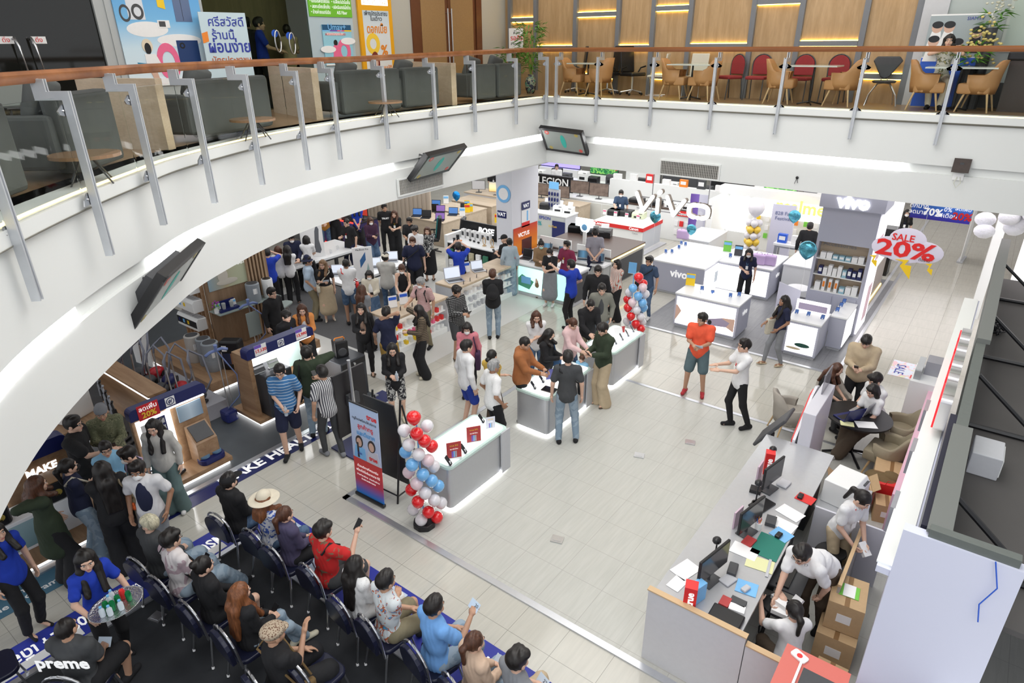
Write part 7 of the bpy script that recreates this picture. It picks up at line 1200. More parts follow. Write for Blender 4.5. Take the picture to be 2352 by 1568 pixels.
# ================= people =================
F32=np.float32
def snet(prims,h,wr=0.):
 lo=np.array([9e9]*3); hi=-lo; bx=[]
 for p in prims:
  if p[0]=='c': a,b,ra,rb=[np.array(q,float) for q in p[1:5]]; r=max(p[3],p[4]); l=np.minimum(a,b)-r; u=np.maximum(a,b)+r
  else:
   c=np.array(p[1],float); r=np.array(p[2],float); rr=r if p[3] is None else np.full(3,r.max()); l=c-rr; u=c+rr
  bx.append((l,u))
  if p[0]!='-': lo=np.minimum(lo,l); hi=np.maximum(hi,u)
 lo=lo-3*h; n=np.ceil((hi-lo)/h).astype(int)+4; D=np.full(n,.5,F32)
 ax_=[(lo[i]+h*np.arange(n[i])).astype(F32) for i in range(3)]
 for p,(l,u) in zip(prims,bx):
  k=p[5] if p[0]=='c' else p[4]; m=k+2.5*h; i0=np.maximum(0,np.floor((l-m-lo)/h).astype(int)); i1=np.minimum(n,np.ceil((u+m-lo)/h).astype(int)+1)
  X=ax_[0][i0[0]:i1[0],None,None]; Y=ax_[1][None,i0[1]:i1[1],None]; Z=ax_[2][None,None,i0[2]:i1[2]]
  if p[0]=='c':
   a=np.array(p[1],F32); b=np.array(p[2],F32); d=b-a; L=float(d@d)+1e-9; t=((X-a[0])*d[0]+(Y-a[1])*d[1]+(Z-a[2])*d[2])/L; t=np.clip(t,0,1)
   v=np.sqrt((X-a[0]-t*d[0])**2+(Y-a[1]-t*d[1])**2+(Z-a[2]-t*d[2])**2)-(p[3]+(p[4]-p[3])*t)
  else:
   c=p[1]; r=p[2]; x,y,z=X-c[0],Y-c[1],Z-c[2]
   if p[3] is not None:
    R=np.array(p[3]); x,y,z=[R[0][i]*x+R[1][i]*y+R[2][i]*z for i in range(3)]
   k0=np.sqrt((x/r[0])**2+(y/r[1])**2+(z/r[2])**2); k1=np.sqrt((x/r[0]**2)**2+(y/r[1]**2)**2+(z/r[2]**2)**2)+1e-9; v=k0*(k0-1)/k1
  S=D[i0[0]:i1[0],i0[1]:i1[1],i0[2]:i1[2]]
  if p[0]=='-': S[...]=np.maximum(S,-v)
  elif k>0: q=np.maximum(k-np.abs(S-v),0)/k; S[...]=np.minimum(S,v)-q*q*k/4
  else: S[...]=np.minimum(S,v)
 if wr:
  X,Y,Z=ax_[0][:,None,None],ax_[1][None,:,None],ax_[2][None,None,:]; D+=wr*(np.sin(31*Z+9*np.sin(13*X+11*Y))*np.sin(17*X-21*Y+8*Z))
 s=D<0; cs=[s[i:n[0]-1+i,j:n[1]-1+j,k:n[2]-1+k] for i in(0,1) for j in(0,1) for k in(0,1)]
 cnt=sum(c.astype(np.int8) for c in cs); act=(cnt>0)&(cnt<8); I=np.argwhere(act); N_=len(I); ids=np.full(act.shape,-1,np.int64); ids[act]=np.arange(N_)
 pos=np.zeros((N_,3)); c_=np.zeros(N_)
 for o in [(0,0,0),(0,0,1),(0,1,0),(0,1,1),(1,0,0),(1,0,1),(1,1,0),(1,1,1)]:
  for a in range(3):
   if o[a]: continue
   e=list(o); e[a]=1; A=I+np.array(o); B=I+np.array(e); d0=D[A[:,0],A[:,1],A[:,2]]; d1=D[B[:,0],B[:,1],B[:,2]]; mk=(d0<0)!=(d1<0); t=np.where(mk,d0/np.where(mk,d0-d1,1),0)
   q=A.astype(float); q[:,a]+=t; pos[mk]+=q[mk]; c_+=mk
 V=pos/c_[:,None]*h+lo; Fs=[]
 for a in range(3):
  b,c=(a+1)%3,(a+2)%3; sl0=[slice(1,None)]*3; sl1=[slice(1,None)]*3; sl0[a]=slice(0,-1); sl1[a]=slice(1,None)
  s0=s[tuple(sl0)]; s1=s[tuple(sl1)]; E_=np.argwhere(s0!=s1)+np.array([1 if i!=a else 0 for i in range(3)]);
  if not len(E_): continue
  ok=np.all(E_<np.array(act.shape),axis=1); E_=E_[ok]; sg=s[E_[:,0],E_[:,1],E_[:,2]]
  def g(db,dc): q=E_.copy(); q[:,b]-=db; q[:,c]-=dc; return ids[q[:,0],q[:,1],q[:,2]]
  Q=np.stack([g(1,1),g(0,1),g(0,0),g(1,0)],1); Q[~sg]=Q[~sg][:,::-1]; Fs.append(Q[np.all(Q>=0,axis=1)])
 return V,np.concatenate(Fs)
def mesh(name,parts,mats,smooth=True):
 """parts: (V,F,mi)"""
 Vs=[];Fl=[];mi=[];o=0
 for V,F,m in parts: Vs.append(V); Fl+= (np.asarray(F)+o).tolist() if not isinstance(F,list) else [tuple(i+o for i in f) for f in F]; mi+=[m]*len(F); o+=len(V)
 me=bpy.data.meshes.new(name); me.from_pydata(np.concatenate(Vs).tolist(),[],Fl)
 for m in mats: me.materials.append(m)
 if len(mats)>1: me.polygons.foreach_set('material_index',mi)
 me.polygons.foreach_set('use_smooth',[smooth]*len(Fl)); return me
def mo(name,me,parent,M=None):
 o=bpy.data.objects.new(name,me); COL.objects.link(o); o.parent=parent
 if M is not None: o.matrix_local=M
 return o
# head, hand and hair templates
HP=[('e',(0,-.008,.022),(.076,.092,.098),None,.02),('e',(0,.028,-.045),(.056,.06,.062),None,.03),('c',(0,.082,.008),(0,.102,-.028),.008,.013,.012),('e',(0,.078,.03),(.052,.014,.012),None,.02),('e',(.079,-.002,-.012),(.01,.022,.032),None,.008),('e',(-.079,-.002,-.012),(.01,.022,.032),None,.008),('e',(0,.072,-.088),(.022,.018,.02),None,.02),('e',(.038,.06,-.03),(.022,.022,.024),None,.02),('e',(-.038,.06,-.03),(.022,.022,.024),None,.02),('e',(0,.083,-.058),(.026,.012,.012),None,.012),('-',(.031,.106,.01),(.017,.018,.011),None,0),('-',(-.031,.106,.01),(.017,.018,.011),None,0)]
HV,HF=snet(HP,.0062)
_ft=MB()
for s_ in(-1,1):
 _ft.ell((s_*.031,.083,.009),(.014,.0075,.0075),10,6,0); _ft.ell((s_*.031,.089,.009),(.0065,.004,.0068),8,6,1)
 _ft.tube([(s_*.014,.094,.028),(s_*.032,.095,.034),(s_*.048,.084,.029)],[.003,.0045,.002],6,1)
_ft.ell((0,.0925,-.055),(.023,.006,.0045),10,6,2); _ft.ell((0,.0915,-.0625),(.019,.006,.005),10,6,2)
FTV=np.array(_ft.v); FTF=_ft.f; FTM=_ft.mi
def hand(kind):
 # x: towards the thumb, y: along the fingers, z: back of the hand
 P=[('c',(-.026,.02,0),(-.024,.078,0),.017,.016,.012),('c',(0,.02,0),(0,.08,0),.018,.016,.012),('c',(.024,.022,0),(.024,.078,0),.017,.015,.012),('c',(0,-.02,0),(0,.02,0),.024,.026,.02)]
 cu={'relax':(.25,.35,.3),'grip':(.9,1.0,.6),'open':(.0,.08,.05),'fist':(1.35,1.4,.9)}[kind]
 for i,(x,L) in enumerate([(.03,.068),(.010,.076),(-.011,.07),(-.031,.055)]):
  p=np.array([x,.082,0.]); a=cu[0]*(.9+.1*i); d=0
  for j,f in enumerate((.45,.3,.25)):
   d+=cu[min(j,2)] if j else a; q=p+L*f*np.array([(x*.6)*(1 if kind=='open' else .3),math.cos(d),-math.sin(d)]); P.append(('c',tuple(p),tuple(q),.0092-.0006*j,.0086-.0008*j,.003)); p=q
 t0=np.array([.03,.012,-.004]); t1=t0+np.array([.026,.028,-.012 if kind!='open' else 0]); t2=t1+(np.array([.004,.03,-.012]) if kind in('grip','fist') else np.array([.014,.026,-.004])); P+=[('c',tuple(t0),tuple(t1),.013,.011,.01),('c',tuple(t1),tuple(t2),.0105,.008,.003)]
 return snet(P,.0058)
HAND={k:hand(k) for k in('relax','grip','open','fist')}
face=('-',(0,.13,-.035),(.072,.085,.1),None,0)
def hairp(st):
 cap=[('e',(0,-.014,.03),(.088,.103,.106),None,.01)]; low=('-',(0,.02,-.17),(.16,.2,.135),None,0)
 if st=='short': return cap+[('e',(0,.03,.095),(.07,.06,.04),None,.03),('-',(0,.135,-.03),(.08,.07,.1),None,0),low]
 if st=='buzz': return [('e',(0,-.012,.028),(.081,.097,.102),None,.01),('-',(0,.13,-.03),(.08,.07,.108),None,0),low]
 if st=='bowl': return cap+[('e',(0,.04,.07),(.078,.062,.05),None,.03),('-',(0,.13,-.055),(.072,.075,.1),None,0),('-',(0,.02,-.185),(.16,.2,.135),None,0)]
 if st=='mop': return cap+[('e',(.03,.05,.09),(.06,.055,.04),None,.03),('e',(-.04,.03,.1),(.05,.05,.035),None,.03),('e',(0,-.05,.06),(.088,.07,.08),None,.03),('-',(0,.14,-.045),(.074,.075,.1),None,0),low]
 if st=='bob': return cap+[('c',(-.068,-.005,.02),(-.075,.0,-.1),.042,.04,.03),('c',(.068,-.005,.02),(.075,.0,-.1),.042,.04,.03),('e',(0,-.06,-.05),(.09,.055,.1),None,.03),('e',(0,.06,.085),(.06,.035,.03),None,.02),face]
 L={'long':.36,'vlong':.52,'mid':.22}.get(st)
 if L: return cap+[('c',(k*.066,-.005,.03),(k*.074,.01,-.12),.038,.04,.03) for k in(-1,1)]+[('c',(k*.074,.01,-.12),(k*.085,.135,-L*.7),.042,.034,.04) for k in(-1,1)]+[('c',(k*.045,-.06,.0),(k*.06,-.115,-.16),.055,.05,.04) for k in(-1,1)]+[('c',(k*.05,-.11,-.14),(k*.06,-.155,-L),.055,.03,.04) for k in(-1,0,1)]+[('e',(0,.13,-.035),(.066,.085,.1),None,0)][:0]+[face]
 pn=cap+[('-',(0,.135,-.03),(.08,.07,.105),None,0),low]
 if st=='pony': return pn+[('c',(0,-.1,.03),(0,-.15,.0),.03,.035,.02),('c',(0,-.15,.0),(0,-.14,-.2),.035,.018,.02)]
 if st=='bun': return pn+[('e',(0,-.1,.09),(.045,.045,.045),None,.015)]
 if st=='lowbun': return pn+[('e',(0,-.125,-.03),(.05,.045,.045),None,.015)]
 if st=='cap': return [('e',(0,-.01,.045),(.089,.105,.088),None,0),('-',(0,0,-.07),(.2,.2,.09),None,0),('e',(0,.12,.045),(.07,.085,.012),None,.012)]
 if st=='capback': return [('e',(0,-.01,.045),(.089,.105,.088),None,0),('-',(0,0,-.07),(.2,.2,.09),None,0),('e',(0,-.13,.03),(.07,.07,.012),None,.012)]
 if st=='bucket': return [('c',(0,-.01,.05),(0,-.01,.1),.092,.075,0),('e',(0,-.01,.03),(.135,.145,.02),None,.03)]
 if st=='hat': return [('e',(0,-.01,.075),(.088,.1,.085),None,0),('e',(0,-.01,.035),(.2,.21,.014),None,.02),('-',(0,-.01,-.02),(.07,.08,.06),None,0)]
 if st=='beret': return [('e',(0,-.01,.065),(.105,.12,.06),None,0),('e',(0,.1,.035),(.06,.05,.014),None,.02),('e',(0,0,.03),(.09,.1,.04),None,.02)]
_HC={}
def hairmesh(st,m):
 k=(st,m.name)
 if k not in _HC:
  if ('v',st) not in _HC: _HC[('v',st)]=snet(hairp(st),.0085 if st in('cap','capback','hat','bucket','beret') else .008,.0 if st in('cap','capback','hat','bucket','beret') else .0035)
  V,F=_HC[('v',st)]; _HC[k]=mesh('hair',[(V,F,0)],[m])
 return _HC[k]
def hm(n,c): return pat('hair_'+n,'wood',tuple(x*.55 for x in c),tuple(min(1,x*1.35) for x in c),55,dirn='Z',rough=.45)
HB=hm('black',(.014,.011,.010)); HBR=hm('brown',(.09,.035,.018)); HA=hm('auburn',(.22,.08,.03)); HG=hm('grey',(.33,.33,.33)); HW=hm('blond',(.62,.58,.42)); HLB=hm('light_brown',(.2,.11,.05))
SK=[mat('skin_light',(.66,.42,.31),.5,noise=.04),mat('skin_mid',(.5,.29,.19),.5,noise=.04),mat('skin_tan',(.34,.18,.11),.5,noise=.04)]
EW=mat('eye_white',(.7,.7,.7),.3); EB=mat('eye_brow_dark',(.015,.01,.01),.5); LIP=mat('lips',(.5,.16,.14),.4)
def cl(n,c,r=.85): return mat('cloth_'+n,c,r,noise=.12,nscale=14,bump=.12)
CK=cl('black',(.012,.012,.014)); CW=cl('white',(.76,.76,.77)); CN_=cl('navy',(.014,.018,.05)); CRB=cl('royal_blue',(.012,.045,.42)); CJ=pat('denim_light','blotch',(.22,.3,.38),(.3,.38,.46),5,rough=.85,width=.5); CJD=pat('denim_mid','blotch',(.06,.11,.2),(.09,.15,.25),5,rough=.85,width=.5)
CG=cl('grey',(.22,.23,.25)); CDG=cl('dark_grey',(.055,.058,.062)); CB=cl('beige',(.50,.40,.27)); CKH=cl('khaki',(.22,.19,.12)); CBR=cl('brown',(.09,.065,.045)); CGR=cl('dark_green',(.03,.045,.025)); CCR=cl('cream',(.62,.57,.47))
MK=mat('mask_white',(.78,.79,.8),.8); MKB=mat('mask_black',(.015,.015,.017),.8)
def shoe(kind,m):
 k=('shoe',kind,m.name)
 if k not in _HC:
  P=[('c',(0,-.055,.035),(0,.12,.028),.038,.036,.03),('c',(0,-.05,.05),(0,.02,.06),.036,.034,.03)]
  if kind=='heel': P=[('c',(0,-.04,.06),(0,.13,.02),.028,.022,.02),('c',(0,-.05,.05),(0,-.05,.01),.01,.007,.01)]
  if kind=='sandal': P=[('c',(0,-.06,.012),(0,.13,.012),.012,.012,0),('e',(0,.03,.012),(.045,.13,.014),None,.01),('c',(-.04,.06,.03),(.04,.06,.03),.022,.022,.01)]
  V,F=snet(P,.009); _HC[k]=mesh('shoe',[(V,F,0)],[m])
 return _HC[k]
ARMS={'down':((.25,.02,-.50),0,0),'phone':((.07,.30,-.24),(-.06,.30,-.26),'grip'),'phone1':((.06,.31,-.2),0,'grip'),'pocket':((.22,.07,-.44),0,0),'cross':((-.1,.2,-.24),(.1,.22,-.27),0),'front':((.03,.2,-.45),(-.03,.2,-.46),0),'back':((.04,-.17,-.42),(-.04,-.17,-.43),0),'head':((.09,.03,.16),(-.25,.02,-.5),0),'up':((.1,.33,.2),(-.1,.33,.2),'grip'),'ear':((.13,.08,.06),(-.25,.02,-.5),'grip'),'reach':((.14,.42,-.2),(-.25,.02,-.5),0),'lap':((.07,.27,-.36),(-.07,.27,-.38),'grip'),'tray':((.24,.3,-.3),(-.24,.3,-.3),'grip'),'selfie':((.22,.12,-.38),(-.1,.5,.1),'grip'),'hips':((.2,-.05,-.38),(-.2,-.05,-.38),0),'table':((.1,.36,-.3),(-.1,.36,-.3),0),'gesture':((.12,.38,-.2),(-.06,.4,-.22),'open')}
def ik(a,t,l1,l2,pole):
 a=np.array(a,float); t=np.array(t,float); d=t-a; L=np.linalg.norm(d); mx=(l1+l2)*.995
 if L>mx: t=a+d/L*mx; d=t-a; L=mx
 x=(l1*l1-l2*l2+L*L)/(2*L); hgt=math.sqrt(max(0,l1*l1-x*x)); n=d/L; p=np.array(pole,float); p=p-n*(p@n); p/=np.linalg.norm(p)+1e-9; return a+n*x+p*hgt,t
PEOPLE=[]; NP=[0]
def P(px,py,H,fd,lbl,hair=('short',HB),top=('short',CK),bot=('pants',CK),arms='down',sit=0,b=1.,lean=0.,side=0.,hp=0.,hy=0.,mask=None,glasses=0,sh=('shoe',CK),feet=None,phone=0,sk=0,hat=None,z0=0.,wide=1.,seat=.47,open_=None,bag=None,xy=None,kneel=0,foot=None,pcol=None,wr_=None,lany=None,hemz=0.,prop=None):
 fem=hair and hair[0] in('long','vlong','mid','bob','pony','bun','lowbun')
 if fem: wide*=.9; b*=.93
 s=H/1.7; Rt=np.array([1,0,0.]); u=np.array([math.sin(side),math.sin(lean),math.cos(lean)*math.cos(side)]); u/=np.linalg.norm(u); fw=np.array([0,math.cos(lean),-math.sin(lean)])
 hz=.91*s if not sit else seat+.07
 if kneel: hz=.38
 Pv=np.array([0,0,hz]); neck=Pv+u*.54*s; sc=neck-u*.055*s
 hp_=hp+lean*.6; hu=np.array([0,math.sin(hp_*.6),math.cos(hp_*.6)]); hc=neck+hu*.125*s+np.array([0,.022*s,0])
 shl=[sc+Rt*.165*s*k*wide for k in(1,-1)]; hip=[Pv+Rt*.09*s*k for k in(1,-1)]
 A=arms if not isinstance(arms,str) else ARMS[arms]; aR=A[0]; aL=A[1] or (-A[0][0],A[0][1],A[0][2]) if arms!='phone1' else (-.25,.02,-.5); hk=A[2] or 'relax'
 wr=[]; el=[]
 for k,(S_,a) in enumerate(zip(shl,(aR,aL))):
  t=sc+s*(Rt*a[0]*(wide if abs(a[0])>.15 else 1)+fw*a[1]+u*a[2]) if a[2]>-.45 else sc+s*np.array([a[0]*wide,a[1],a[2]])
  pole=(.5*(1-2*k),-.5,-1) if a[2]<.0 else (1.*(1-2*k),.1,-.3); e,w=ik(S_,t,.275*s,.245*s,pole); el.append(e); wr.append(w)
 ft=[]; kn=[]
 for k,hj in enumerate(hip):
  q=1-2*k
  if sit:
   f=(foot[k] if foot else (.1*q,.40+.05*k)); kn_,an=ik(hj,(f[0]*s,f[1]*s+0.02,.085),.43*s,.42*s,(.25*q,.6,1.));
  elif kneel: kn_=hj+np.array([.05*q,.32*s,-.05]) ; an=np.array([.12*q,.05,.08])
  else:
   f=(feet[k] if feet else (.10*q,.02-.04*k)); kn_,an=ik(hj,(f[0]*s,f[1]*s,.085),.43*s,.42*s,(.1*q,1,0))
  kn.append(kn_); ft.append(an)
 # place in the world from the head top in the photograph
 ht=hc+np.array([0,-.0,.125*s]); zt=ht[2]+z0
 if xy: W0=Vector((xy[0],xy[1],0))
 else: W0=at(px,py,zt)
 a_=at(px,py,zt); b_=at(px+fd[0]*12,py+fd[1]*12,zt); rz=math.atan2(b_.y-a_.y,b_.x-a_.x)-math.pi/2; c_,s_=math.cos(rz),math.sin(rz)
 if not xy: W0=Vector((W0.x-(c_*ht[0]-s_*ht[1]),W0.y-(s_*ht[0]+c_*ht[1]),0))
 dist=math.hypot(W0.x,W0.y); h=.0135 if dist<8.5 else (.017 if dist<12.5 else .022); skin=SK[sk]
 t=thing('person',lbl,'person',(W0.x,W0.y,z0+.012 if z0==0 else z0),rz,None)
 g=b
 def cap_(a,b_,ra,rb,k=.03): return ('c',tuple(a),tuple(b_),ra*s,rb*s,k)
 tilt=np.array([[1,0,0],[0,u[2],u[1]],[0,-u[1],u[2]]]).tolist()   # rows: local axes
 def E(t_,r,k=.05): c=Pv+u*t_*s; return ('e',tuple(c),tuple(np.array(r)*s),[[1,0,0],[0,float(u[2]),-float(u[1])],[0,float(u[1]),float(u[2])]] if abs(lean)>.05 else None,k)
 tor=lambda o:[E(.40,(.148*wide+o,.095*g+o,.15+o)),E(.22,(.125*g+o,.09*g+o,.17+o)),E(.02,(.15*g+o,.105*g+o,.12+o))]
 body=tor(-.004)+[cap_(shl[0],shl[1],.052,.052,.05),cap_(sc,neck+hu*.05*s,.056,.05,.03)]
 for k in(0,1):
  body+=[cap_(shl[k],el[k],.046*g,.038,.03),cap_(el[k],wr[k],.038,.026,.01),cap_(hip[k],kn[k],.082*g,.054,.04),cap_(kn[k],ft[k],.056,.036,.02)]
  f0=ft[k]+np.array([0,-.02,-.045]); body.append(cap_(f0,ft[k]+np.array([0,.12*s,-.055]),.032,.024,.03))
 V,F=snet(body,h); parts=[(V,F,0)]
 # head
 yw=hy; pt=-(hp_); Rh=np.array(Matrix.Rotation(-yw,3,'Z')@Matrix.Rotation(pt,3,'X')); Th=lambda v:(v*s*1.02)@Rh.T+hc
 parts.append((Th(HV),HF,0)); FM={}
 fv=Th(FTV);
 for m_ in (0,1,2): parts.append((fv,[f for f,mm in zip(FTF,FTM) if mm==m_],m_+1))
 for k in(0,1):
  y=wr[k]-el[k]; y/=np.linalg.norm(y); q=1-2*k; x=np.array([-q*.9,.35,.2]) if aR[2]>-.4 or k else np.array([0,1,0]);
  if wr[k][2]<sc[2]-.38*s: x=np.array([0.,1,0])
  x=x-y*(x@y); x/=np.linalg.norm(x); z=np.cross(x,y);
  if k==0: z=-z
  hv,hf=HAND[hk if (hk!='grip' or k==0 or A[1]) else 'relax']; R=np.stack([x,y,z],1); Fh=hf if np.linalg.det(R)>0 else hf[:,::-1]; parts.append(((hv*s)@R.T+wr[k]+y*.022*s,Fh,0))
 mo('body',mesh('body',parts,[skin,EW,EB,LIP]),t)
 # clothes
 st,m=top; P_=[]; o=.016; lo_=.0
 if st in('loose','hoodie','jacket','cardigan'): o=.028
 if st!='none':
  P_=tor(o)+([] if st=='tank' else [cap_(shl[0],shl[1],.066 if o<.02 else .075,.066 if o<.02 else .075,.05)])+[cap_(sc,sc+u*.03*s,.072,.062,.03)]
  P_[2]=E(-.0-hemz,(.152*g+o+.006,.11*g+o+.006,.13+o))
  if not sit: P_.append(E(.1,(.14*g+o,.10*g+o,.14),.05))
  for k in(0,1):
   if st in('short','polo','tee'): P_.append(cap_(shl[k],shl[k]+(el[k]-shl[k])*.66,.062*g,.066*g,.03))
   elif st!='tank': P_+= [cap_(shl[k],el[k],.062*g+o*.3,.055*g+o*.2,.03),cap_(el[k],wr[k]-(wr[k]-el[k])*.05,.053+o*.2,.038+o*.3,.02)]
  if st=='hoodie': P_+= [('e',tuple(neck-np.array([0,.06*s,.01])),(.1*s,.06*s,.06*s),None,.04)]
  if st=='cardigan': P_+=[cap_(Pv+u*.1*s,Pv+np.array([0,0,-.28*s]),.15*g,.2*g,.06)]
  if st=='dress': P_+=[cap_(Pv,Pv+np.array([0,0,-.55*s]),.14*g,.19*g,.06),cap_(Pv,Pv+np.array([0,.02,-.5*s]),.14*g,.18*g,.06)]
  V,F=snet(P_,h,.0045 if wr_ is None else wr_); mo('dress' if st=='dress' else ('jacket' if st in('jacket','cardigan','hoodie') else 'shirt'),mesh('top',[(V,F,0)],[m]),t)
  if st=='polo':
   cv=MB(); n=14;
   for i in range(n+1):
    a=2*math.pi*(i/n)+math.pi/2+.25; r=.066*s; p=neck-u*.02*s+np.array([r*math.cos(a),r*.9*math.sin(a)+.01,0]);
    if i<n:
     a2=2*math.pi*((i+.85)/n)+math.pi/2+.25; p2=neck-u*.02*s+np.array([r*math.cos(a2),r*.9*math.sin(a2)+.01,0]); cv.tube([tuple(p),tuple(p2)],.012*s,6)
   cv.build('collar',m,t,smooth=True)
  if open_: mo('undershirt',mesh('inner',[snet([('e',tuple(Pv+u*.26*s+fw*.07*s*g),((.095 if st=='polo' else .07)*s,.075*s*g,.26*s),None,.02)],h)+(0,)],[open_]),t)
 st,m=bot
 if st!='none':
  P_=[E(.0,(.155*g+.008,.112*g+.008,.1))]
  L0={'pants':(.092,.07,.07,.055,1),'wide':(.1,.1,.1,.115,1),'shorts':(.1,.095,0,0,0),'skirt':(.13,.15,.15,.17,1),'slim':(.088,.063,.063,.046,1)}[st]
  for k in(0,1):
   if st=='shorts': P_.append(cap_(hip[k],hip[k]+(kn[k]-hip[k])*.82,.1*g,.088*g,.03))
   elif st=='skirt' and not sit:
    P_.append(cap_(hip[k]*np.array([.6,1,1]),np.array([.06*(1-2*k),.02,.33*s]),.155*g,.185*g,.06))
   else: P_+=[cap_(hip[k],kn[k],L0[0]*g,L0[1],.03),cap_(kn[k],ft[k]+np.array([0,0,.0 if st!='wide' else -.02]),L0[2],L0[3],.03)]
  V,F=snet(P_,h,.003); mo('skirt' if st=='skirt' else ('shorts' if st=='shorts' else 'trousers'),mesh('bottom',[(V,F,0)],[m]),t)
 for k in(0,1):
  M=Matrix.Translation((float(ft[k][0]),float(ft[k][1])+.012,float(ft[k][2])-.085))@Matrix.Rotation(-.15*(1-2*k),4,'Z')@Matrix.Scale(s*1.02,4); mo('shoe',shoe(*sh),t,M)
 Mh=Matrix.Translation(tuple(float(v) for v in hc))@Matrix.Rotation(-yw,4,'Z')@Matrix.Rotation(pt,4,'X')@Matrix.Scale(s*1.02,4)
 if hair: mo('hair',hairmesh(*hair),t,Mh if hair[0] not in('long','vlong','mid') else Matrix.Translation(tuple(float(v) for v in hc))@Matrix.Rotation(-yw,4,'Z')@Matrix.Rotation(pt*.45,4,'X')@Matrix.Scale(s*1.02,4))
 if hat: mo('hat',hairmesh(*hat),t,Mh)
 if mask:
  k=('mask',mask.name)
  if k not in _HC: V,F=snet([('e',(0,.05,-.05),(.061,.062,.05),None,0),('c',(0,.1,-.025),(0,.108,-.05),.012,.012,.03),('-',(0,-.02,-.05),(.2,.085,.2),None,0)],.0075); _HC[k]=mesh('mask',[(V,F,0)],[mask])
  mo('face_mask',_HC[k],t,Mh)
 if glasses:
  if 'gl' not in _HC:
   g_=MB();
   for q in(-1,1): g_.tube([(q*.032+.021*math.cos(a),.102,.008+.017*math.sin(a)) for a in [i*.524 for i in range(13)]],.0018,5); g_.tube([(q*.053,.1,.012),(q*.078,.0,.008)],.0018,5)
   g_.tube([(-.011,.102,.012),(.011,.102,.012)],.0018,5); me=bpy.data.meshes.new('glasses'); me.from_pydata(g_.v,[],g_.f); me.materials.append(EB); _HC['gl']=me
  mo('glasses',_HC['gl'],t,Mh)
 MW=Matrix.Translation(t.location)@Matrix.Rotation(rz,4,'Z'); short=' '.join(lbl.split(',')[0].split()[:10])
 wp=lambda v:MW@Vector([float(q) for q in v])
 if lany: MB().tube([tuple(sc+np.array([.06*s,.07*s,.03])),tuple(Pv+u*.3*s+fw*.125*s*g),tuple(sc+np.array([-.06*s,.07*s,.03]))],.006,5).build('lanyard',lany,t); MB().box(tuple(Pv+u*.26*s+fw*.135*s*g),(.06,.008,.09)).build('name_badge',paper,t)
 if phone:
  w=(wr[0]+wr[1])/2 if (A[1] and phone!=2) else wr[0]; y=wr[0]-el[0]; y/=np.linalg.norm(y); c=w+y*.10*s+np.array([0,0,.02]); q=MB(); d_={'phone':(.072,.012,.15),'paper':(.14,.003,.1),'bottle':(.05,.05,.17),'box':(.1,.17,.05)}[pcol or 'phone']
  if pcol=='bottle': q.lathe((0,0,-.08),[(.028,0),(.03,.02),(.03,.12),(.012,.16),(.014,.175)],12)
  else: q.box((0,0,0),d_,M=Matrix.Rotation(-.7,3,'X'))
  o=q.build({'bottle':'water_bottle','paper':'queue_ticket','box':'phone_box'}.get(pcol,'phone'),{'bottle':mat('bottle_clear',(.7,.8,.9),.1,trans=.5),'paper':mat('ticket',(.6,.72,.85),.5),'box':paper}.get(pcol,black),loc=wp(c),rotz=rz); tag(o,('%s held by the %s'%({'bottle':'clear water bottle','paper':'paper slip','box':'white phone box'}.get(pcol,'dark phone'),short))[:110],{'bottle':'bottle','paper':'paper','box':'box'}.get(pcol,'phone'))
  tk=re.search(r'ticket (\d+)',lbl)
  if tk: Rk=(MW.to_3x3()@Matrix.Rotation(-.7,3,'X')); text(tk.group(1),.05,frame(wp(c)+Rk@Vector((.03,-.003,.01)),Rk@Vector((1,0,0)),Rk@UP),txtk,None,'ticket_number',.0005).parent=o; ch_=o.children[0]; bpy.context.view_layer.update(); ch_.matrix_parent_inverse=o.matrix_world.inverted()
 if bag:
  kd,bm,sd,bl=bag; T=thing('backpack' if kd=='back' else 'bag',bl,'bag',wp(Pv) if 0 else t.location,rz)
  if kd=='back':
   c=sc-np.array([0,.17*s*g,.17*s])-fw*0; q=snet([('e',tuple(c),(.14*s,.085*s,.2*s),None,0),('e',tuple(c+np.array([0,-.05,-.06])),(.11*s,.07*s,.1*s),None,.03)],.015); mo('pack',mesh('pack',[q+(0,)],[bm]),T)
   for k in(1,-1): MB().tube([tuple(c+np.array([k*.09,.06,.15])),tuple(sc+np.array([k*.1*s,-.02,.085*s])),tuple(sc+np.array([k*.11*s,.12*s*g,-.03])),tuple(sc+np.array([k*.13*s,.07*s*g,-.24*s]))],.018,6).build('strap',bm,T,smooth=True)
  else:
   lo_=sd; x=lo_*.22*s*g; zc=Pv[2]+{'tote':-.02,'cross':.06,'hand':-.12}[kd]*s; c=np.array([x,.05 if kd!='cross' else .12*(1 if sd else 0),zc]);
   MB().box(tuple(c),{'tote':(.1,.34,.36),'cross':(.08,.22,.16),'hand':(.12,.28,.18)}[kd]).build('pouch',bm,T,bevel=.03,smooth='auto')
   if kd=='hand': MB().tube([tuple(c+np.array([0,-.08,.08])),tuple(c+np.array([0,-.05,.2])),tuple(c+np.array([0,.05,.2])),tuple(c+np.array([0,.08,.08]))],.009,6).build('strap',bm,T)
   else:
    ex=(1 if kd=='tote' else -1)*lo_*.13*s; MB().tube([tuple(c+np.array([0,-.08,.12])),tuple(sc+np.array([ex,-.1*s*g,-.0])),tuple(sc+np.array([ex,0,.085*s])),tuple(sc+np.array([ex,.105*s*g,-.02])),tuple(c+np.array([0,.08,.12]))],.013,6).build('strap',bm,T,smooth=True)
 if prop: prop(t,wp,wr,el,Pv,sc,s,rz)
 return t
L_,R_,U_,D_=(-1,0),(1,0),(0,-1),(0,1)
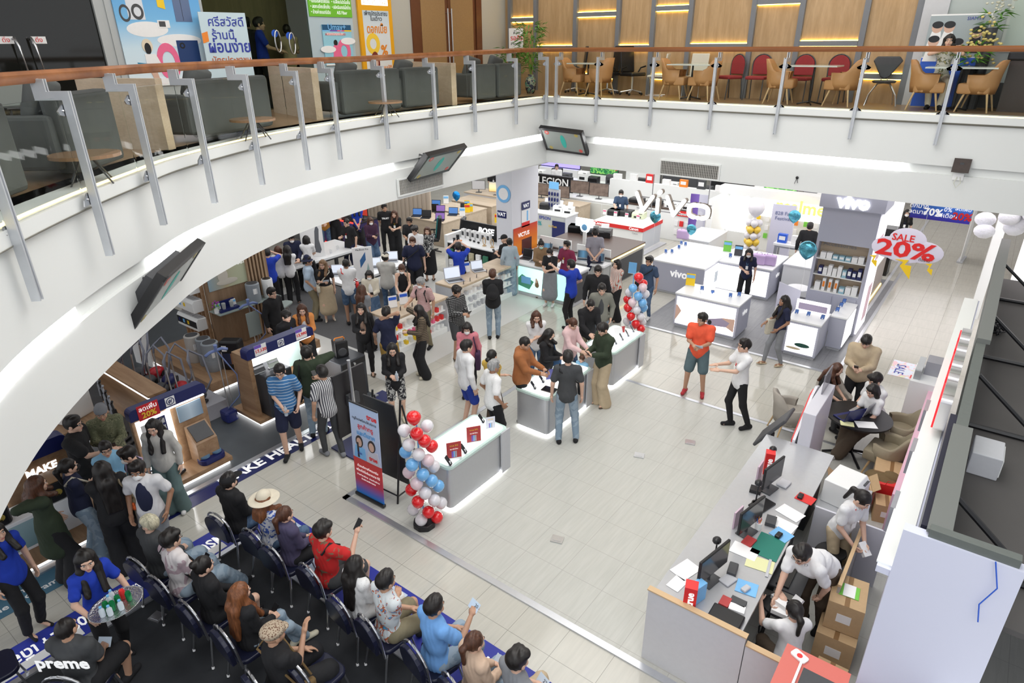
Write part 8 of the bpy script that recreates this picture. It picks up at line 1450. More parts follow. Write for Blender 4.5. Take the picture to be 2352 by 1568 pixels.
st_sh=('shoe',CK); whs=('shoe',mat('shoe_white',(.7,.7,.7),.5)); sand=('sandal',CBR); crm=('shoe',mat('shoe_cream',(.62,.58,.45),.6)); flat=('heel',CK)
camo=pat('cloth_camo','blotch',(.13,.14,.08),(.2,.2,.12),16,(.08,.09,.05),width=.5); plaid=pat('cloth_plaid','check',(.015,.015,.018),(.3,.3,.3),9,(.02,.02,.02)); purpl=pat('cloth_purple_plaid','check',(.05,.02,.05),(.12,.03,.05),8,(.02,.015,.05))
bstr=pat('cloth_blue_stripe','stripes',(.05,.17,.38),(.5,.6,.7),6,width=.9); wstr=pat('cloth_white_stripe','stripes',(.62,.62,.62),(.05,.05,.07),10,dirn='X',width=.55); knit=pat('cloth_knit','stripes',(.16,.12,.08),(.03,.025,.02),9,width=.7); rstr=pat('cloth_red_stripe','stripes',(.62,.6,.55),(.5,.12,.08),9,dirn='X',width=.75)
flo=pat('cloth_floral','blotch',(.02,.02,.025),(.5,.5,.48),26,width=.52); redf=pat('cloth_red_leaf','blotch',(.55,.02,.02),(.2,.13,.08),11,width=.6); blf=pat('cloth_blue_bloom','blotch',(.68,.7,.76),(.06,.12,.45),15,width=.53); aloha=pat('cloth_aloha','blotch',(.62,.66,.68),(.5,.12,.04),12,(.1,.35,.6),width=.56); dots=pat('cloth_dots','dots',(.3,.3,.35),(.76,.76,.76),45,width=.12)
lbl_=cl('sky',(.25,.5,.72)); lp=cl('light_pink',(.72,.5,.5)); co=cl('coral_tee',(.82,.11,.05)); gr2=cl('grey_green',(.2,.2,.17)); br2=cl('rust_hoodie',(.35,.13,.045)); mar=cl('maroon',(.2,.02,.06)); oat=cl('oatmeal',(.5,.49,.46)); ora=cl('orange',(.72,.28,.08)); pnk=cl('pink_jacket',(.6,.2,.24)); pol=cl('pale_blue_polo',(.42,.52,.64)); och=cl('ochre',(.5,.22,.04)); pup=cl('purple_grey',(.07,.06,.12)); spl=cl('split_polo',(.68,.68,.7)); tealj=cl('teal_denim',(.11,.17,.17)); azr=cl('azure_polo',(.16,.36,.72)); nvp=cl('slate_polo',(.04,.07,.13)); beg=cl('beige_blouse',(.58,.42,.31)); sg=cl('slate_shorts',(.1,.15,.17)); blus=cl('blue_shorts',(.02,.05,.33)); lil=pat('bag_lilac','blotch',(.5,.4,.6),(.3,.5,.55),5,width=.5); taupe=cl('taupe_top',(.3,.2,.15)); cam=cl('camel_dress',(.24,.15,.08)); bagb=cl('bag_black',(.015,.015,.017)); bagc=cl('bag_canvas',(.6,.56,.46)); bagp=cl('bag_purple',(.05,.02,.06)); bagbr=cl('bag_brown',(.25,.2,.13))
# appliance cluster, lower left
P(162,958,1.76,(1,-.1),'person in a black tee and glasses reaching right among the appliance shoppers',('short',HB),('tee',CK),b=1.3,wide=1.15,glasses=1,arms='reach',hp=.1)
P(228,932,1.66,(.1,1),'person in a backwards grey cap and camouflage hoodie looking down smiling',None,('hoodie',camo),('pants',CDG),'phone',hat=('capback',CG),hp=.25,sk=1,phone=1)
P(348,966,1.62,(-.6,1),'person in a pale grey hoodie with long black hair beside the stick vacuum',('vlong',HB),('hoodie',oat),('wide',tealj),'down',hp=.25,sh=whs,phone=2,pcol='paper')
P(238,1016,1.55,(.35,1),'person in a light blue hoodie and glasses turning back in the group',('lowbun',HB),('hoodie',lbl_),('pants',CDG),'cross',glasses=1,hp=.15)
P(290,1030,1.6,(-1,.3),'person with short black hair and black tee facing left in the group',('mop',HB),('tee',CK),('pants',CKH),'cross',hp=.35,mask=MK,bag=('tote',lil,1,'pastel lilac tote on the shoulder of the short-haired shopper in black'))
P(312,1062,1.7,(-.65,1),'person in a white and navy polo with a white mask',('short',HB),('polo',spl),('pants',CG),'pocket',sk=2,mask=MK,hp=.15,open_=CN_)
def doll(t,wp,wr,el,Pv,sc,s,rz): MB().ell((0,0,0),(.045,.03,.045),10,8).ell((0,0,.045),(.03,.02,.025),8,6).build('doll_charm',mat('doll_orange',(.8,.15,.03),.6),loc=wp((.2,-.12,.98)),label='orange-haired doll charm hanging from the beige shoulder bag',cat='charm')
P(228,1062,1.7,(-.45,-1),'person with waist-long black hair and a black dress seen from behind',('vlong',HB),('loose',CK),('wide',CK),'front',b=1.2,sh=crm,bag=('tote',bagbr,1,'beige gathered shoulder bag with an orange charm'),prop=doll)
P(152,1056,1.62,(1,-.35),'person with a low ponytail, black mask and navy top over blue jeans',('pony',HB),('tee',CN_),('wide',CJ),'cross',b=1.1,mask=MKB,hp=-.1,sh=whs,bag=('cross',bagc,-1,'cream cardigan bag slung at the back of the ponytailed shopper'))
P(78,1096,1.66,(1,-.4),'person in a long dark green cardigan holding the back of the neck',('mid',HBR),('cardigan',CGR),('wide',CK),((.06,-.06,.04),(-.2,.1,-.42),0),hp=.1)
P(-18,1205,1.62,(.9,.3),'person in a royal blue polo cut by the left edge of the picture',('long',HB),('polo',CRB),('pants',CK),'down',sh=flat)
def tray(t,wp,wr,el,Pv,sc,s,rz):
 c=wp((wr[0]+wr[1])/2+np.array([0,.14,.06])); T=thing('serving_tray','oval silver tray of drinks carried by the woman in the blue polo','tray',c,rz); MB().lathe((0,0,0),[(.2,0),(.24,.012),(.25,.02),(.235,.014),(.2,.006)],36,sx=1.05,sy=.85).build('tray_plate',mat('tray_silver',(.7,.7,.7),.2,metal=.95,bump=.5,nscale=60),T,smooth=True)
 r=Matrix.Translation(c)@Matrix.Rotation(rz,4,'Z')
 for k,(x,y,m,l) in enumerate([(-.02,.02,mat('can_green',(.01,.22,.07),.3,metal=.4),'green drink can, middle one on the silver tray'),(.05,.05,mat('can_green'),'green drink can at the rear of the silver tray'),(.09,.0,mat('can_green'),'green drink can at the right of the silver tray'),(-.11,.06,mat('can_green'),'green drink can at the left of the silver tray'),(-.09,-.02,red,'red drink can on the silver tray')]):
  o=MB(); o.lathe((0,0,0),[(.024,0),(.029,.008),(.029,.095),(.023,.108),(.023,.112)],16).build('drink_can',m,loc=r@Vector((x,y,.01)),label=l,cat='can',group='cans on the silver tray',smooth='auto')
 for k,(x,y,l) in enumerate([(-.02,-.1,'small water bottle nearest the front of the silver tray'),(.03,-.05,'small water bottle beside the green cans'),(.0,.11,'small water bottle at the back left of the tray'),(.1,.09,'small water bottle at the back of the tray'),(.15,.04,'small water bottle at the right rim of the tray')]):
  T2=thing('water_bottle',l,'bottle',r@Vector((x,y,.01)),0,'bottles on the silver tray'); MB().lathe((0,0,0),[(.026,0),(.028,.02),(.028,.08),(.012,.105),(.012,.11)],12).build('bottle_body',mat('bottle_white',(.75,.83,.9),.15,alpha=.7),T2,smooth='auto'); MB().cyl((0,0,.11),.014,.016,10).build('cap',skyb,T2)
P(190,1268,1.64,(1,.75),'person in a royal blue polo smiling over a silver tray of drinks',('vlong',HB),('polo',CRB),('pants',CK),'tray',hp=.15,hy=.3,sh=flat,prop=tray,feet=[(.15,.1),(-.12,-.12)])
# upper-left shoppers behind the oak wall
P(612,572,1.68,(-.2,-1),'person in a royal blue polo raising a phone over the white table',('short',HB),('polo',CRB),('pants',CK),((.1,.3,.14),(-.25,.02,-.5),'grip'),phone=2)
P(637,566,1.6,(.3,-1),'person in a white tee with a brown bob seen from behind',('bob',HBR),('tee',CW),('pants',CK),((.25,.1,-.4),(-.25,.02,-.5),0))
P(658,564,1.62,(.8,-1),'person in a white tee with long black hair leaning to a friend',('long',HB),('tee',CW),('pants',CK),'cross',sh=flat)
P(702,542,1.6,(.6,-1),'person in a white tee with a dark bob at the left white table',('bob',HB),('tee',CW),('wide',CK),'table',sh=whs,lean=.1)
P(668,538,1.68,(.4,1),'person in a black jacket and white mask behind the left white table',('short',HB),('jacket',CN_),('pants',CK),'table',mask=MK,hp=.3,lean=.15)
P(705,590,1.68,(1,-.1),'person in a dark bucket hat and pale blue polo with a round belly',('short',HB),('polo',pol),('pants',CKH),'pocket',hat=('bucket',CN_),b=1.25,sk=1,sh=st_sh)
P(740,598,1.6,(.5,1),'person with brown hair, black knit top and long beige skirt',('long',HLB),('tee',CK),('skirt',CB),'phone1',glasses=1,hy=.5,sh=('heel',CCR),phone=2,pcol='paper',bag=('cross',bagc,1,'beige handbag on the hip of the woman in the beige skirt'))
P(793,596,1.68,(-.1,-1),'person in a white tee and blue shorts with a red strap, seen from behind',('buzz',HB),('tee',CW),('shorts',CJD),'front',sk=2,sh=st_sh,bag=('cross',red,1,'red strap bag across the back of the white-shirted shopper'))
P(847,622,1.56,(-.1,1),'person in a beige cardigan and white mask looking at a phone, denim skirt',('bob',HB),('jacket',CCR),('skirt',CJD),'phone',mask=MK,hp=.35,phone=1,open_=CW)
P(830,655,1.6,(1,-.6),'person with long brown hair seen from behind before the showcase',('long',HBR),('tee',CG),('pants',CK),'front')
P(884,582,1.7,(.8,-.8),'person in a white hoodie and pale cap facing the laptops',('short',HB),('hoodie',oat),('slim',CJD),'table',hat=('cap',CCR))
P(922,608,1.6,(-.3,1),'person in a black sleeveless top with a ponytail and white mask',('pony',HBR),('tank',CK),('slim',CJD),'table',mask=MK,hp=.4,lean=.1,sh=whs,bag=('tote',bagbr,-1,'brown shoulder bag of the ponytailed shopper in black'))
P(947,545,1.76,(-.1,1),'person in a black printed tee with tattooed forearms',('short',HBR),('tee',CN_),('pants',CK),'down',b=1.2,wide=1.1,hp=.2,open_=None,bag=('cross',bagb,1,'black belt bag held by the tattooed person'))
P(981,522,1.6,(-.4,1),'person in a black and white patterned blouse and long black skirt',('bob',HBR),('loose',flo),('skirt',CK),'front',hy=0,sh=sand)
P(952,520,1.72,(-.9,.5),'person in a white tee with black hair behind the man in navy',('mop',HB),('tee',CW),('pants',CK),'phone',hp=.35)
P(940,500,1.7,(-.8,.7),'person in a black polo and glasses holding a camera',('short',HB),('polo',CK),('pants',CK),'phone',glasses=1,b=1.15,sk=1,hp=.2,phone=1)
P(905,484,1.62,(-.8,.8),'person in a black tee with bangs looking left beside the TRUST tee',('long',HBR),('tee',CK),('wide',CK),'phone',hp=.1,lany=yellow)
def trust(t,wp,wr,el,Pv,sc,s,rz):
 M=Matrix.Translation(t.location)@Matrix.Rotation(rz,4,'Z'); text('TRUST',.075,frame(M@Vector((0,.135,sc[2]-.13)),M.to_3x3()@Vector((-1,0,0)),UP),txtw,t,'shirt_lettering',bold=.02)
P(882,469,1.76,(.1,1),'tall person in a black TRUST tee standing with hands behind the back',('short',HB),('tee',CK),('slim',CK),'back',sk=1,hy=-.3,prop=trust)
P(850,500,1.62,(.8,.5),'person in a purple plaid shirt and white mask looking at a phone',('bob',HBR),('loose',purpl),('wide',CJD),'phone',mask=MK,hp=.25,phone=1)
P(817,468,1.62,(.2,1),'person in a royal blue polo with hands clasped near the balcony edge',('long',HB),('polo',CRB),('wide',CK),'front',sh=flat,hp=.3)
P(795,503,1.7,(-.9,.3),'person in a black polo and lanyard with glasses at the table end',('buzz',HB),('polo',CK),('slim',CN_),'phone1',glasses=1,lany=red,hp=.2)
P(764,462,1.72,(-.5,1),'person in a black tee with crossed arms partly cut by the balcony',('short',HB),('tee',CK),('wide',CK),'cross',bag=('back',bagb,1,'black backpack on the person cut by the balcony'))
P(738,468,1.68,(-.3,1),'person in a rust orange sweater behind the headset board',('short',HB),('loose',och),('pants',CJD),'table',hp=.35)
P(708,512,1.6,(.1,1),'person in glasses and ochre top peeking over the white board',('long',HBR),('loose',och),('pants',CK),'down',glasses=1)
# middle shoppers
P(828,698,1.64,(.1,1),'person in a black blazer over a taupe top with a bag and phone',('long',HB),('jacket',CK),('slim',CK),'phone1',open_=taupe,hy=.2,sh=sand,phone=2,bag=('tote',bagb,-1,'black woven shoulder bag on the blazer wearer'))
P(886,706,1.72,(.5,-1),'person in a navy tee and ochre shorts holding the back of the head',('short',HB),('tee',CN_),('shorts',cl('ochre_short',(.4,.25,.06))),((.03,-.06,.14),(-.3,.15,-.45),0),sk=1)
P(960,702,1.62,(-1,.1),'person in a striped brown sweater with a hand on the brow',('long',HB),('loose',knit),('wide',CK),((.05,.12,.13),(-.1,.3,-.25),'grip'),hp=.3,sh=crm,phone=2)
P(966,638,1.72,(-.9,.5),'grey-haired person in a red checked shirt with a black backpack',('short',HG),('tee',pat('cloth_red_check','check',(.6,.5,.48),(.4,.12,.12),14,(.5,.3,.3))),('pants',CKH),'reach',mask=MK,hp=.35,sk=1,bag=('back',bagb,1,'black backpack of the grey-haired person in a checked shirt'))
P(1048,658,1.72,(.9,.35),'person in a black and white plaid shirt and dark shorts checking a phone',('mop',HB),('loose',plaid),('shorts',CDG),'phone',hp=.35,sk=1,sh=sand,phone=1)
P(1131,620,1.7,(.15,-1),'person in a black sweater and blue jeans with a black backpack',('short',HBR),('loose',CK),('pants',CJ),'phone',bag=('back',bagb,1,'black backpack with a pale charm on the person in blue jeans'))
P(1072,742,1.6,(-.15,1),'person in a pink jacket and white mask carrying a purple bag',('bob',HB),('jacket',pnk),('slim',CK),'phone1',mask=MK,hp=.35,open_=cl('stripe_inner',(.3,.45,.6)),bag=('tote',bagp,-1,'dark purple tote bag beside the pink jacket'))
P(1071,782,1.74,(1,-.25),'person in a white long-sleeved shirt and bright blue shorts',('bowl',HB),('loose',CW),('shorts',blus),'down',hy=0,hp=.05)
P(1130,805,1.58,(.9,-.5),'person in a mustard top half hidden behind the grey-haired man',('lowbun',HB),('tee',cl('mustard',(.6,.4,.08))),('pants',CBR),'cross')
P(1134,828,1.68,(1,-.25),'grey-haired person in a white patterned shirt and black trousers',('short',HG),('tee',dots),('pants',CK),'pocket',sk=2,b=1.12,glasses=1,hp=.1)
P(900,790,1.6,(.05,1),'person in a black tee and printed shorts holding a water bottle',('long',HB),('loose',CK),('shorts',flo),'phone',hp=.35,sh=crm,phone=1,pcol='bottle',hemz=.08)
P(640,838,1.72,(-.25,1),'person in a blue striped polo and navy shorts walking forward',('short',HB),('polo',bstr),('shorts',CN_),((.03,.2,-.4),(-.2,.1,-.45),'grip'),glasses=1,hp=.3,b=1.1,phone=2,pcol='bottle',feet=[(.1,.14),(-.1,-.16)])
P(703,798,1.74,(.5,-1),'person in a dark green sweater holding a phone to the face, seen from behind',('mop',HB),('loose',CGR),('pants',CJ),'ear',phone=2,bag=('tote',bagb,-1,'black patterned shoulder bag on the green sweater wearer'))
P(738,842,1.7,(-.9,-.6),'person in a black and white striped shirt holding out a phone',('short',HB),('tee',wstr),('slim',CDG),((.1,.38,-.1),(-.25,.02,-.5),'grip'),sk=1,phone=2,sh=('shoe',CG),feet=[(.1,-.1),(-.1,.12)],b=1.05)
P(655,714,1.66,(1,.2),'person in a dark suit with short hair behind the washing machine stand',('bowl',HB),('jacket',CK),('pants',CK),'down',open_=CRB,hp=.2)
P(692,700,1.62,(.1,1),'person in an orange blouse with long brown hair behind the washer stand',('long',HBR),('jacket',ora),('pants',CK),'phone',open_=CW,hp=.3)
P(622,662,1.7,(1,.2),'person in glasses and black clothes half behind the oak slats',('short',HB),('loose',CK),('pants',CK),'down',glasses=1)
P(1052,558,1.72,(-.2,-1),'person in a royal blue polo raising a phone with both hands',('short',HB),('polo',CRB),('pants',CK),'up',mask=MK,phone=1)
P(1158,540,1.68,(-.9,-.2),'person in a black cap and printed black tee looking at a phone',None,('tee',CK),('wide',CJ),'phone',hat=('cap',CK),mask=MK,hp=.35,phone=1)
P(1170,548,1.62,(-.6,-.8),'person in light denim standing close behind the black cap',('bun',HB),('loose',cl('light_denim_top',(.35,.42,.48))),('wide',CJ),'down')
# around the silver tables
P(1205,775,1.72,(1,.15),'person in a rust brown hoodie holding a pink phone at the middle table',('buzz',HB),('hoodie',br2),('pants',CK),'table',b=1.2,sk=1,hp=.4,phone=1)
P(1232,716,1.6,(.4,1),'person in a white tee with pink lettering behind the tables',('mid',HBR),('tee',CW),('pants',CJD),'cross',hp=.3,b=1.1)
P(1262,757,1.62,(1,.2),'person in a black sweater with long dark hair and a blue strap',('mid',HB),('loose',CK),('pants',CN_),'phone',hp=.5,mask=MKB,bag=('tote',cl('bag_blue',(.05,.12,.25)),-1,'blue strapped bag of the dark-haired person in black'))
P(1316,732,1.6,(1,.35),'person in a pale pink hoodie with a hair claw at the tables',('lowbun',HBR),('hoodie',lp),('pants',CJD),'table',hp=.45)
P(1357,688,1.7,(.8,.8),'person in a black hoodie leaning over the far silver table',('buzz',HB),('hoodie',CK),('pants',CKH),'table',hp=.5,lean=.1)
P(1383,652,1.74,(.2,1),'person in a grey jacket with a black lanyard between two men in black',('short',HB),('jacket',gr2),('pants',CJ),'pocket',hp=.3,open_=CDG)
P(1374,611,1.76,(.0,1),'person in a black high-necked sweater, rear of the three men',('short',HB),('loose',CK),('pants',CK),'down',hp=.3,b=1.1,wide=1.1)
P(1386,742,1.74,(-1,.25),'person in a dark green sweater and beige cargo trousers at the far table',('bowl',HB),('loose',CGR),('wide',CB),'phone',hp=.4,sh=sand,phone=1)
P(1305,808,1.74,(-.05,-1),'person in a dark grey tee and light jeans with a black sling bag',('short',HB),('tee',CDG),('pants',CJ),'down',sk=0,sh=st_sh,feet=[(.18,.0),(-.12,-.05)],bag=('cross',bagb,1,'black sling bag on the back of the person in grey'))
P(1337,818,.98,(-.6,.4),'small child with brown hair between the silver tables',('bowl',HBR),('tee',lbl_),('pants',CJ),'down')
# selfie group and behind
def stick(t,wp,wr,el,Pv,sc,s,rz): a=wp(wr[1]); MB().tube([tuple(a-Vector((0,0,.1))),tuple(a+Vector((-.08,.02,.55)))],.008,6).build('selfie_stick',black,label='black selfie stick held up by the person in the blue polo',cat='stick')
P(1312,598,1.74,(-1,-.25),'person in a royal blue polo holding up a selfie stick with one arm',('short',HB),('polo',CRB),('slim',CK),'selfie',mask=MKB,lany=navy,hp=.05,prop=stick,sh=('shoe',CK))
P(1243,553,1.6,(.4,1),'person in a long camel dress and green mask beside the green-front counter',('bun',HB),('dress',cam),('none',CK),'phone',mask=mat('mask_green',(.4,.65,.58),.8),hp=.4,sh=sand,b=1.1,phone=1)
P(1263,571,1.6,(-.8,.6),'person in a black tee numbered 28 and a grey skirt with a ponytail',('pony',HB),('tee',CK),('skirt',CG),'phone',mask=MK,hp=.45,sh=whs)
P(1302,554,1.7,(-1,.3),'person in a maroon tee and pink mask behind the selfie group',('short',HB),('tee',mar),('pants',CK),'phone1',mask=mat('mask_pink',(.75,.5,.5),.8),sk=1,lany=yellow,b=1.15)
P(1368,525,1.76,(-.1,-1),'person in a grey tee and navy shorts with hands behind the back',('short',HB),('tee',cl('heather',(.27,.26,.3))),('shorts',CN_),'back',phone=2)
P(1418,597,1.6,(-1,.2),'person in a red striped blouse and black trousers with a handbag',('bob',HB),('loose',rstr),('wide',CK),'front',sh=sand,bag=('hand',bagb,1,'black handbag held low by the person in the striped blouse'))
P(1492,590,1.64,(-1,.5),'person in a slate blue polo and jeans beside the far balloon column',('mop',HB),('polo',nvp),('slim',CJD),'down',glasses=1,sk=1,sh=whs,bag=('cross',bagb,1,'small black cross bag over the slate blue polo'))
P(1427,437,1.7,(-.6,1),'person in a grey polo and white mask behind the red-edged printer counter',('short',HB),('polo',nvp),('pants',CK),'reach',mask=MK,lany=navy,hp=.25)
P(1722,572,1.58,(-.4,1),'person in a navy tee with a lanyard and white mask at the lit counters',('mid',HB),('tee',CN_),('pants',CK),((.03,.2,-.3),(-.25,.02,-.5),0),mask=MK,lany=skyb,hp=.4)
P(1803,680,1.6,(-1,.05),'person in a dark top and grey trousers walking left with a bear tote',('vlong',HB),('tee',CN_),('slim',CG),((.2,.25,-.38),(-.2,.15,-.42),0),sk=2,sh=('sandal',CB),feet=[(.1,.2),(-.08,-.12)],bag=('tote',bagc,1,'cream tote bag with a bear face on the walking person'))
P(1615,720,1.74,(-.5,1),'muscular person in a coral tee and slate shorts on the open floor',('short',HB),('tee',co),('shorts',sg),'phone',b=1.12,wide=1.12,sk=1,hp=.15,hy=.5,phone=1,pcol='paper',sh=('shoe',mat('shoe_red',(.4,.02,.03),.5)),feet=[(.17,.02),(-.17,.02)])
P(1712,780,1.76,(-1,.05),'person in a white polo and black trousers gesturing on the open floor',('short',HB),('polo',CW),('slim',CK),'gesture',lany=red,glasses=1,sh=('shoe',CK),feet=[(.08,.02),(-.1,-.22)])
P(1300,380,1.68,(-.2,1),'person in a white shirt far behind the low white partition',('short',HB),('loose',CW),('pants',CK),'phone',xy=(-15.6,23.8))
P(1060,418,1.7,(.5,1),'person in a black tee behind the grey service desk',('short',HB),('tee',CK),('pants',CK),'phone',xy=(-17.2,21.4),lany=paper)
P(935,405,1.7,(.3,1),'person in dark shorts whose upper body the balcony hides',('short',HB),('loose',CN_),('shorts',CDG),'phone',xy=(-20.4,19.6))
P(957,405,1.7,(.0,1),'person in a red tee whose head the balcony hides',('short',HB),('loose',red),('pants',CB),'down',xy=(-20.,20.1))
P(2085,482,1.6,(.6,1),'person in black with a white mask far down the aisle',('long',HB),('tee',CK),('pants',CK),'down',mask=MK,lany=navy)
P(1862,512,1.7,(.3,-1),'person in black clothes partly behind the tall shelf column',('short',HB),('loose',CK),('pants',CK),'down')
# right: meeting table and kiosk
P(1993,770,1.72,(-.6,1),'person in a beige hoodie looking down at a phone behind the round table',('bowl',HB),('hoodie',CB),('pants',CK),'phone',b=1.2,wide=1.1,hp=.55,phone=2)
P(1925,836,1.6,(1,.35),'seated person with long brown hair and a black lettered tee at the round table',('long',HBR),('tee',CK),('pants',CDG),'table',sit=1,lean=.25,hp=.5,phone=2)
P(2014,860,1.7,(-1,.1),'seated person in a white tee with folded hands at the round table',('mop',HB),('tee',CW),('pants',CK),'table',sit=1,lean=.25,hp=.2)
P(2008,884,1.62,(-1,.2),'seated person with a black bob, white tee and brown trousers reading papers',('bob',HB),('tee',CW),('wide',CBR),'table',sit=1,lean=.15,hp=.35,phone=1,pcol='paper',sh=whs,foot=[(.0,.5),(-.05,.62)])
P(1985,1130,1.6,(1,.75),'staff member in a white polo with a ponytail holding a phone box',('pony',HB),('polo',CW),('pants',CB),((.1,.3,-.36),(-.08,.32,-.36),'grip'),lean=.3,hp=.3,lany=red,phone=1,pcol='box',hy=-.2)
P(1795,1262,1.72,(-1,.55),'staff member in a white polo bending deeply over the kiosk',('short',HB),('polo',CW),('pants',CBR),((.05,.35,-.45),(-.15,.3,-.4),'grip'),lean=1.0,hp=-.1,lany=dark,glasses=1,phone=1,pcol='box',xy=(-.58,6.65))
P(1862,1412,1.6,(-.6,-1),'kneeling staff member in white with a black hair bow reaching to the stool',('pony',HB),('tee',CW),('pants',CBR),((.12,.4,-.05),(-.2,.42,-.02),0),kneel=1,lean=.1,xy=(-.62,5.62))
# audience: second row, first row, lower left
def aud(px,py,H,lbl,chl,fd=None,seat_=.5,**k):
 t=P(px,py,H,fd or (1,-.62),lbl,sit=1,seat=.47,**k);
 if chl:
  c=folding((t.location.x,t.location.y,.009),t.rotation_euler[2],chl)
 return t
aud(340,1186,1.66,'seated person with short blond hair looking back over the shoulder','navy stacking chair of the blond person',hair=('bowl',HW),top=('loose',CDG),bot=('wide',CJ),arms='lap',hy=-1.9,hp=.1)
aud(388,1222,1.72,'seated person in a pink and white tee with a black strap','navy stacking chair behind the pink and white tee',hair=('mop',HB),top=('tee',pat('cloth_pink_block','blotch',(.72,.68,.68),(.5,.38,.42),4,width=.52)),bot=('wide',CJ),arms='lap',phone=1,glasses=1,foot=[(.05,.62),(-.1,.5)],bag=('cross',bagb,1,'black strap bag over the pink and white tee'))
aud(463,1282,1.66,'seated person with a topknot and black jacket','navy stacking chair behind the topknot',hair=('bun',HB),top=('jacket',CK),bot=('shorts',CK),arms='lap',open_=CCR)
aud(548,1342,1.62,'seated person with very long auburn hair and light jeans','navy stacking chair behind the auburn hair',hair=('vlong',HA),top=('loose',CK),bot=('pants',CJ),arms='lap',phone=1,sh=crm,foot=[(.05,.6),(.0,.5)])
aud(625,1437,1.7,'seated person in a brown checked flat cap and black tee','navy stacking chair of the flat cap wearer',hair=None,hat=('beret',pat('cap_check','dots',(.16,.09,.06),(.42,.34,.25),60,width=.4)),top=('tee',CK),bot=('wide',CK),arms=((.0,.3,-.05),(-.12,.3,-.35),0),b=1.2,sk=1,bag=('cross',cl('camo_bag',(.16,.1,.04)),1,'small brown patterned pouch of the flat cap wearer'))
aud(522,1090,1.7,'seated person in a black cap, mask and hoodie ending the front row','navy stacking chair, far end of the front row',hair=('short',HB),hat=('cap',CK),top=('hoodie',CK),bot=('pants',CJD),arms='lap',mask=MKB,phone=2)
aud(605,1132,1.6,'seated person in a wide cream sun hat and blue blossom blouse','navy stacking chair under the sun hat wearer',hair=('mid',HA),hat=('hat',cl('straw',(.68,.62,.5))),top=('tee',blf),bot=('pants',CJD),arms='lap')
aud(652,1166,1.6,'seated person in a purple grey hoodie with an ombre ponytail','navy stacking chair behind the purple grey hoodie',hair=('pony',HBR),top=('hoodie',pup),bot=('shorts',CK),arms='lap')
aud(740,1202,1.7,'seated person in a red leaf-patterned shirt raising a phone','navy stacking chair behind the red leaf-patterned shirt',hair=('mop',HB),top=('tee',redf),bot=('shorts',CDG),arms=((.14,.36,-.02),(-.08,.28,-.36),'grip'),phone=2,b=1.2,bag=('cross',bagb,-1,'black sling bag over the red patterned shirt'))
aud(815,1280,1.6,'seated person in a white dotted dress with a pink hair tie','navy stacking chair behind the white dotted dress',hair=('vlong',HB),top=('loose',dots),bot=('wide',dots),arms='lap',phone=1)
aud(884,1316,1.7,'seated person in a colourful printed white shirt with tattooed arms','navy stacking chair behind the colourful printed shirt',hair=('short',HB),top=('tee',aloha),bot=('shorts',CKH),arms='cross',sk=1,b=1.1)
aud(996,1374,1.72,'seated person in a sky blue polo holding ticket 20','navy stacking chair behind the sky blue polo',hair=('short',HB),top=('polo',azr),bot=('pants',CJ),arms=((.14,.36,-.08),(-.06,.28,-.34),'grip'),phone=2,pcol='paper',sk=1,b=1.15)
aud(1090,1456,1.6,'seated person in a beige ruffled blouse holding ticket 21','navy stacking chair behind the beige blouse',hair=('pony',HBR),top=('loose',beg),bot=('pants',CJ),arms='lap',phone=1,pcol='paper')
aud(1190,1496,1.7,'seated person in a grey tee holding ticket 22 at the near end','navy stacking chair at the near end of the front row',hair=('mop',HB),top=('tee',CG),bot=('pants',CB),arms='lap',phone=1,pcol='paper')
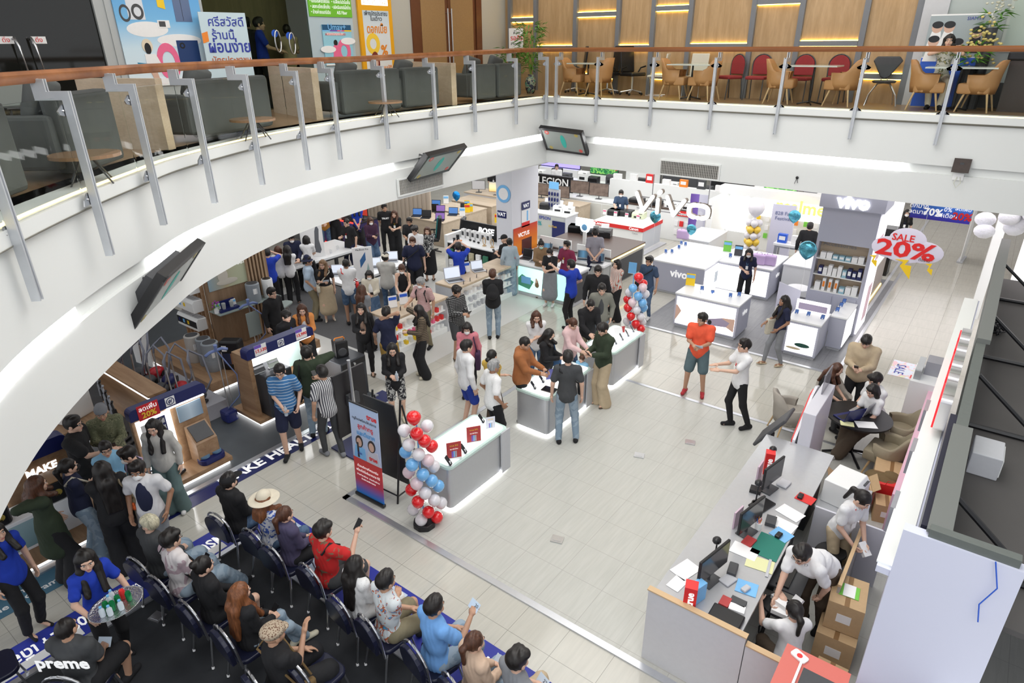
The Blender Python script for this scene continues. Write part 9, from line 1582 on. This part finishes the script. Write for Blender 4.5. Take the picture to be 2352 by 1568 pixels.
def prem(t,wp,wr,el,Pv,sc,s,rz):
 M=Matrix.Translation(t.location)@Matrix.Rotation(rz,4,'Z'); text('preme',.2,frame(M@Vector((0,-.165,sc[2]-.07)),M.to_3x3()@Vector((1,0,0)),UP),txtw,t,'shirt_lettering',bold=.03)
aud(145,1425,1.7,'seated person in a black tee with large white letters on the back','navy stacking chair at the lower left corner',hair=('buzz',HB),top=('tee',CDG),bot=('shorts',CK),arms='lap',b=1.2,sk=1,phone=2,pcol='paper',prop=prem,fd=(.8,-1))
p=at(735,1545,.48); folding((p.x,p.y,.009),0,'empty navy stacking chair beside the flat cap wearer'); p=at(70,1330+170,.6); folding((p.x-.25,p.y-.3,.009),-.1,'empty navy stacking chair at the left edge of the audience')
# upper floor people
P(2176,88,1.6,(-.35,1),'person in a patterned white blouse filming over the balcony with a phone',('mid',HB),('tee',pat('cloth_leaf','blotch',(.62,.62,.55),(.12,.15,.1),14,(.5,.45,.2),width=.55)),('pants',CCR),((.05,.3,.02),(-.05,.3,.02),'grip'),z0=ZF,phone=1,sit=1,seat=.47,xy=(ay(2176,110,15.5).x,15.5))
P(570,55,1.7,(1,.1),'person in a black hoodie standing inside the upper glass shop',('short',HB),('hoodie',CK),('pants',CK),'down',z0=ZF,xy=(XS-.6,ax(570,90,XS-.6).y))
P(598,64,1.7,(1,.0),'person in a blue polo standing inside the upper glass shop',('short',HB),('polo',CRB),('pants',CK),'table',z0=ZF,xy=(XS-.45,ax(598,95,XS-.45).y))
P(662,68,1.58,(-.1,1),'person in a beige tee behind the upper glass doors',('lowbun',HB),('tee',CB),('pants',CK),'phone',z0=ZF,xy=(XS-.5,ax(662,95,XS-.5).y))
for px,py,l in [(635,95,'steel loop handle on the left upper glass door'),(668,100,'steel loop handle on the right upper glass door')]:
 c=yof(px,py); MB().tube([(XS+.05,c.y+.03*math.cos(a)*2.2,c.z+.2*math.sin(a)) for a in [i*.524 for i in range(13)]],.015).build('door_handle',chrome,label=l,cat='handle',smooth=True); MB().lathe((0,0,0),[(.07,0),(.07,.006)],18).build('pull_sticker',blue,loc=(XS,c.y-.02,c.z+.14),label='round blue sticker by the '+l.split(' on ')[1]+' handle',cat='sticker').rotation_euler=(0,math.pi/2,0)
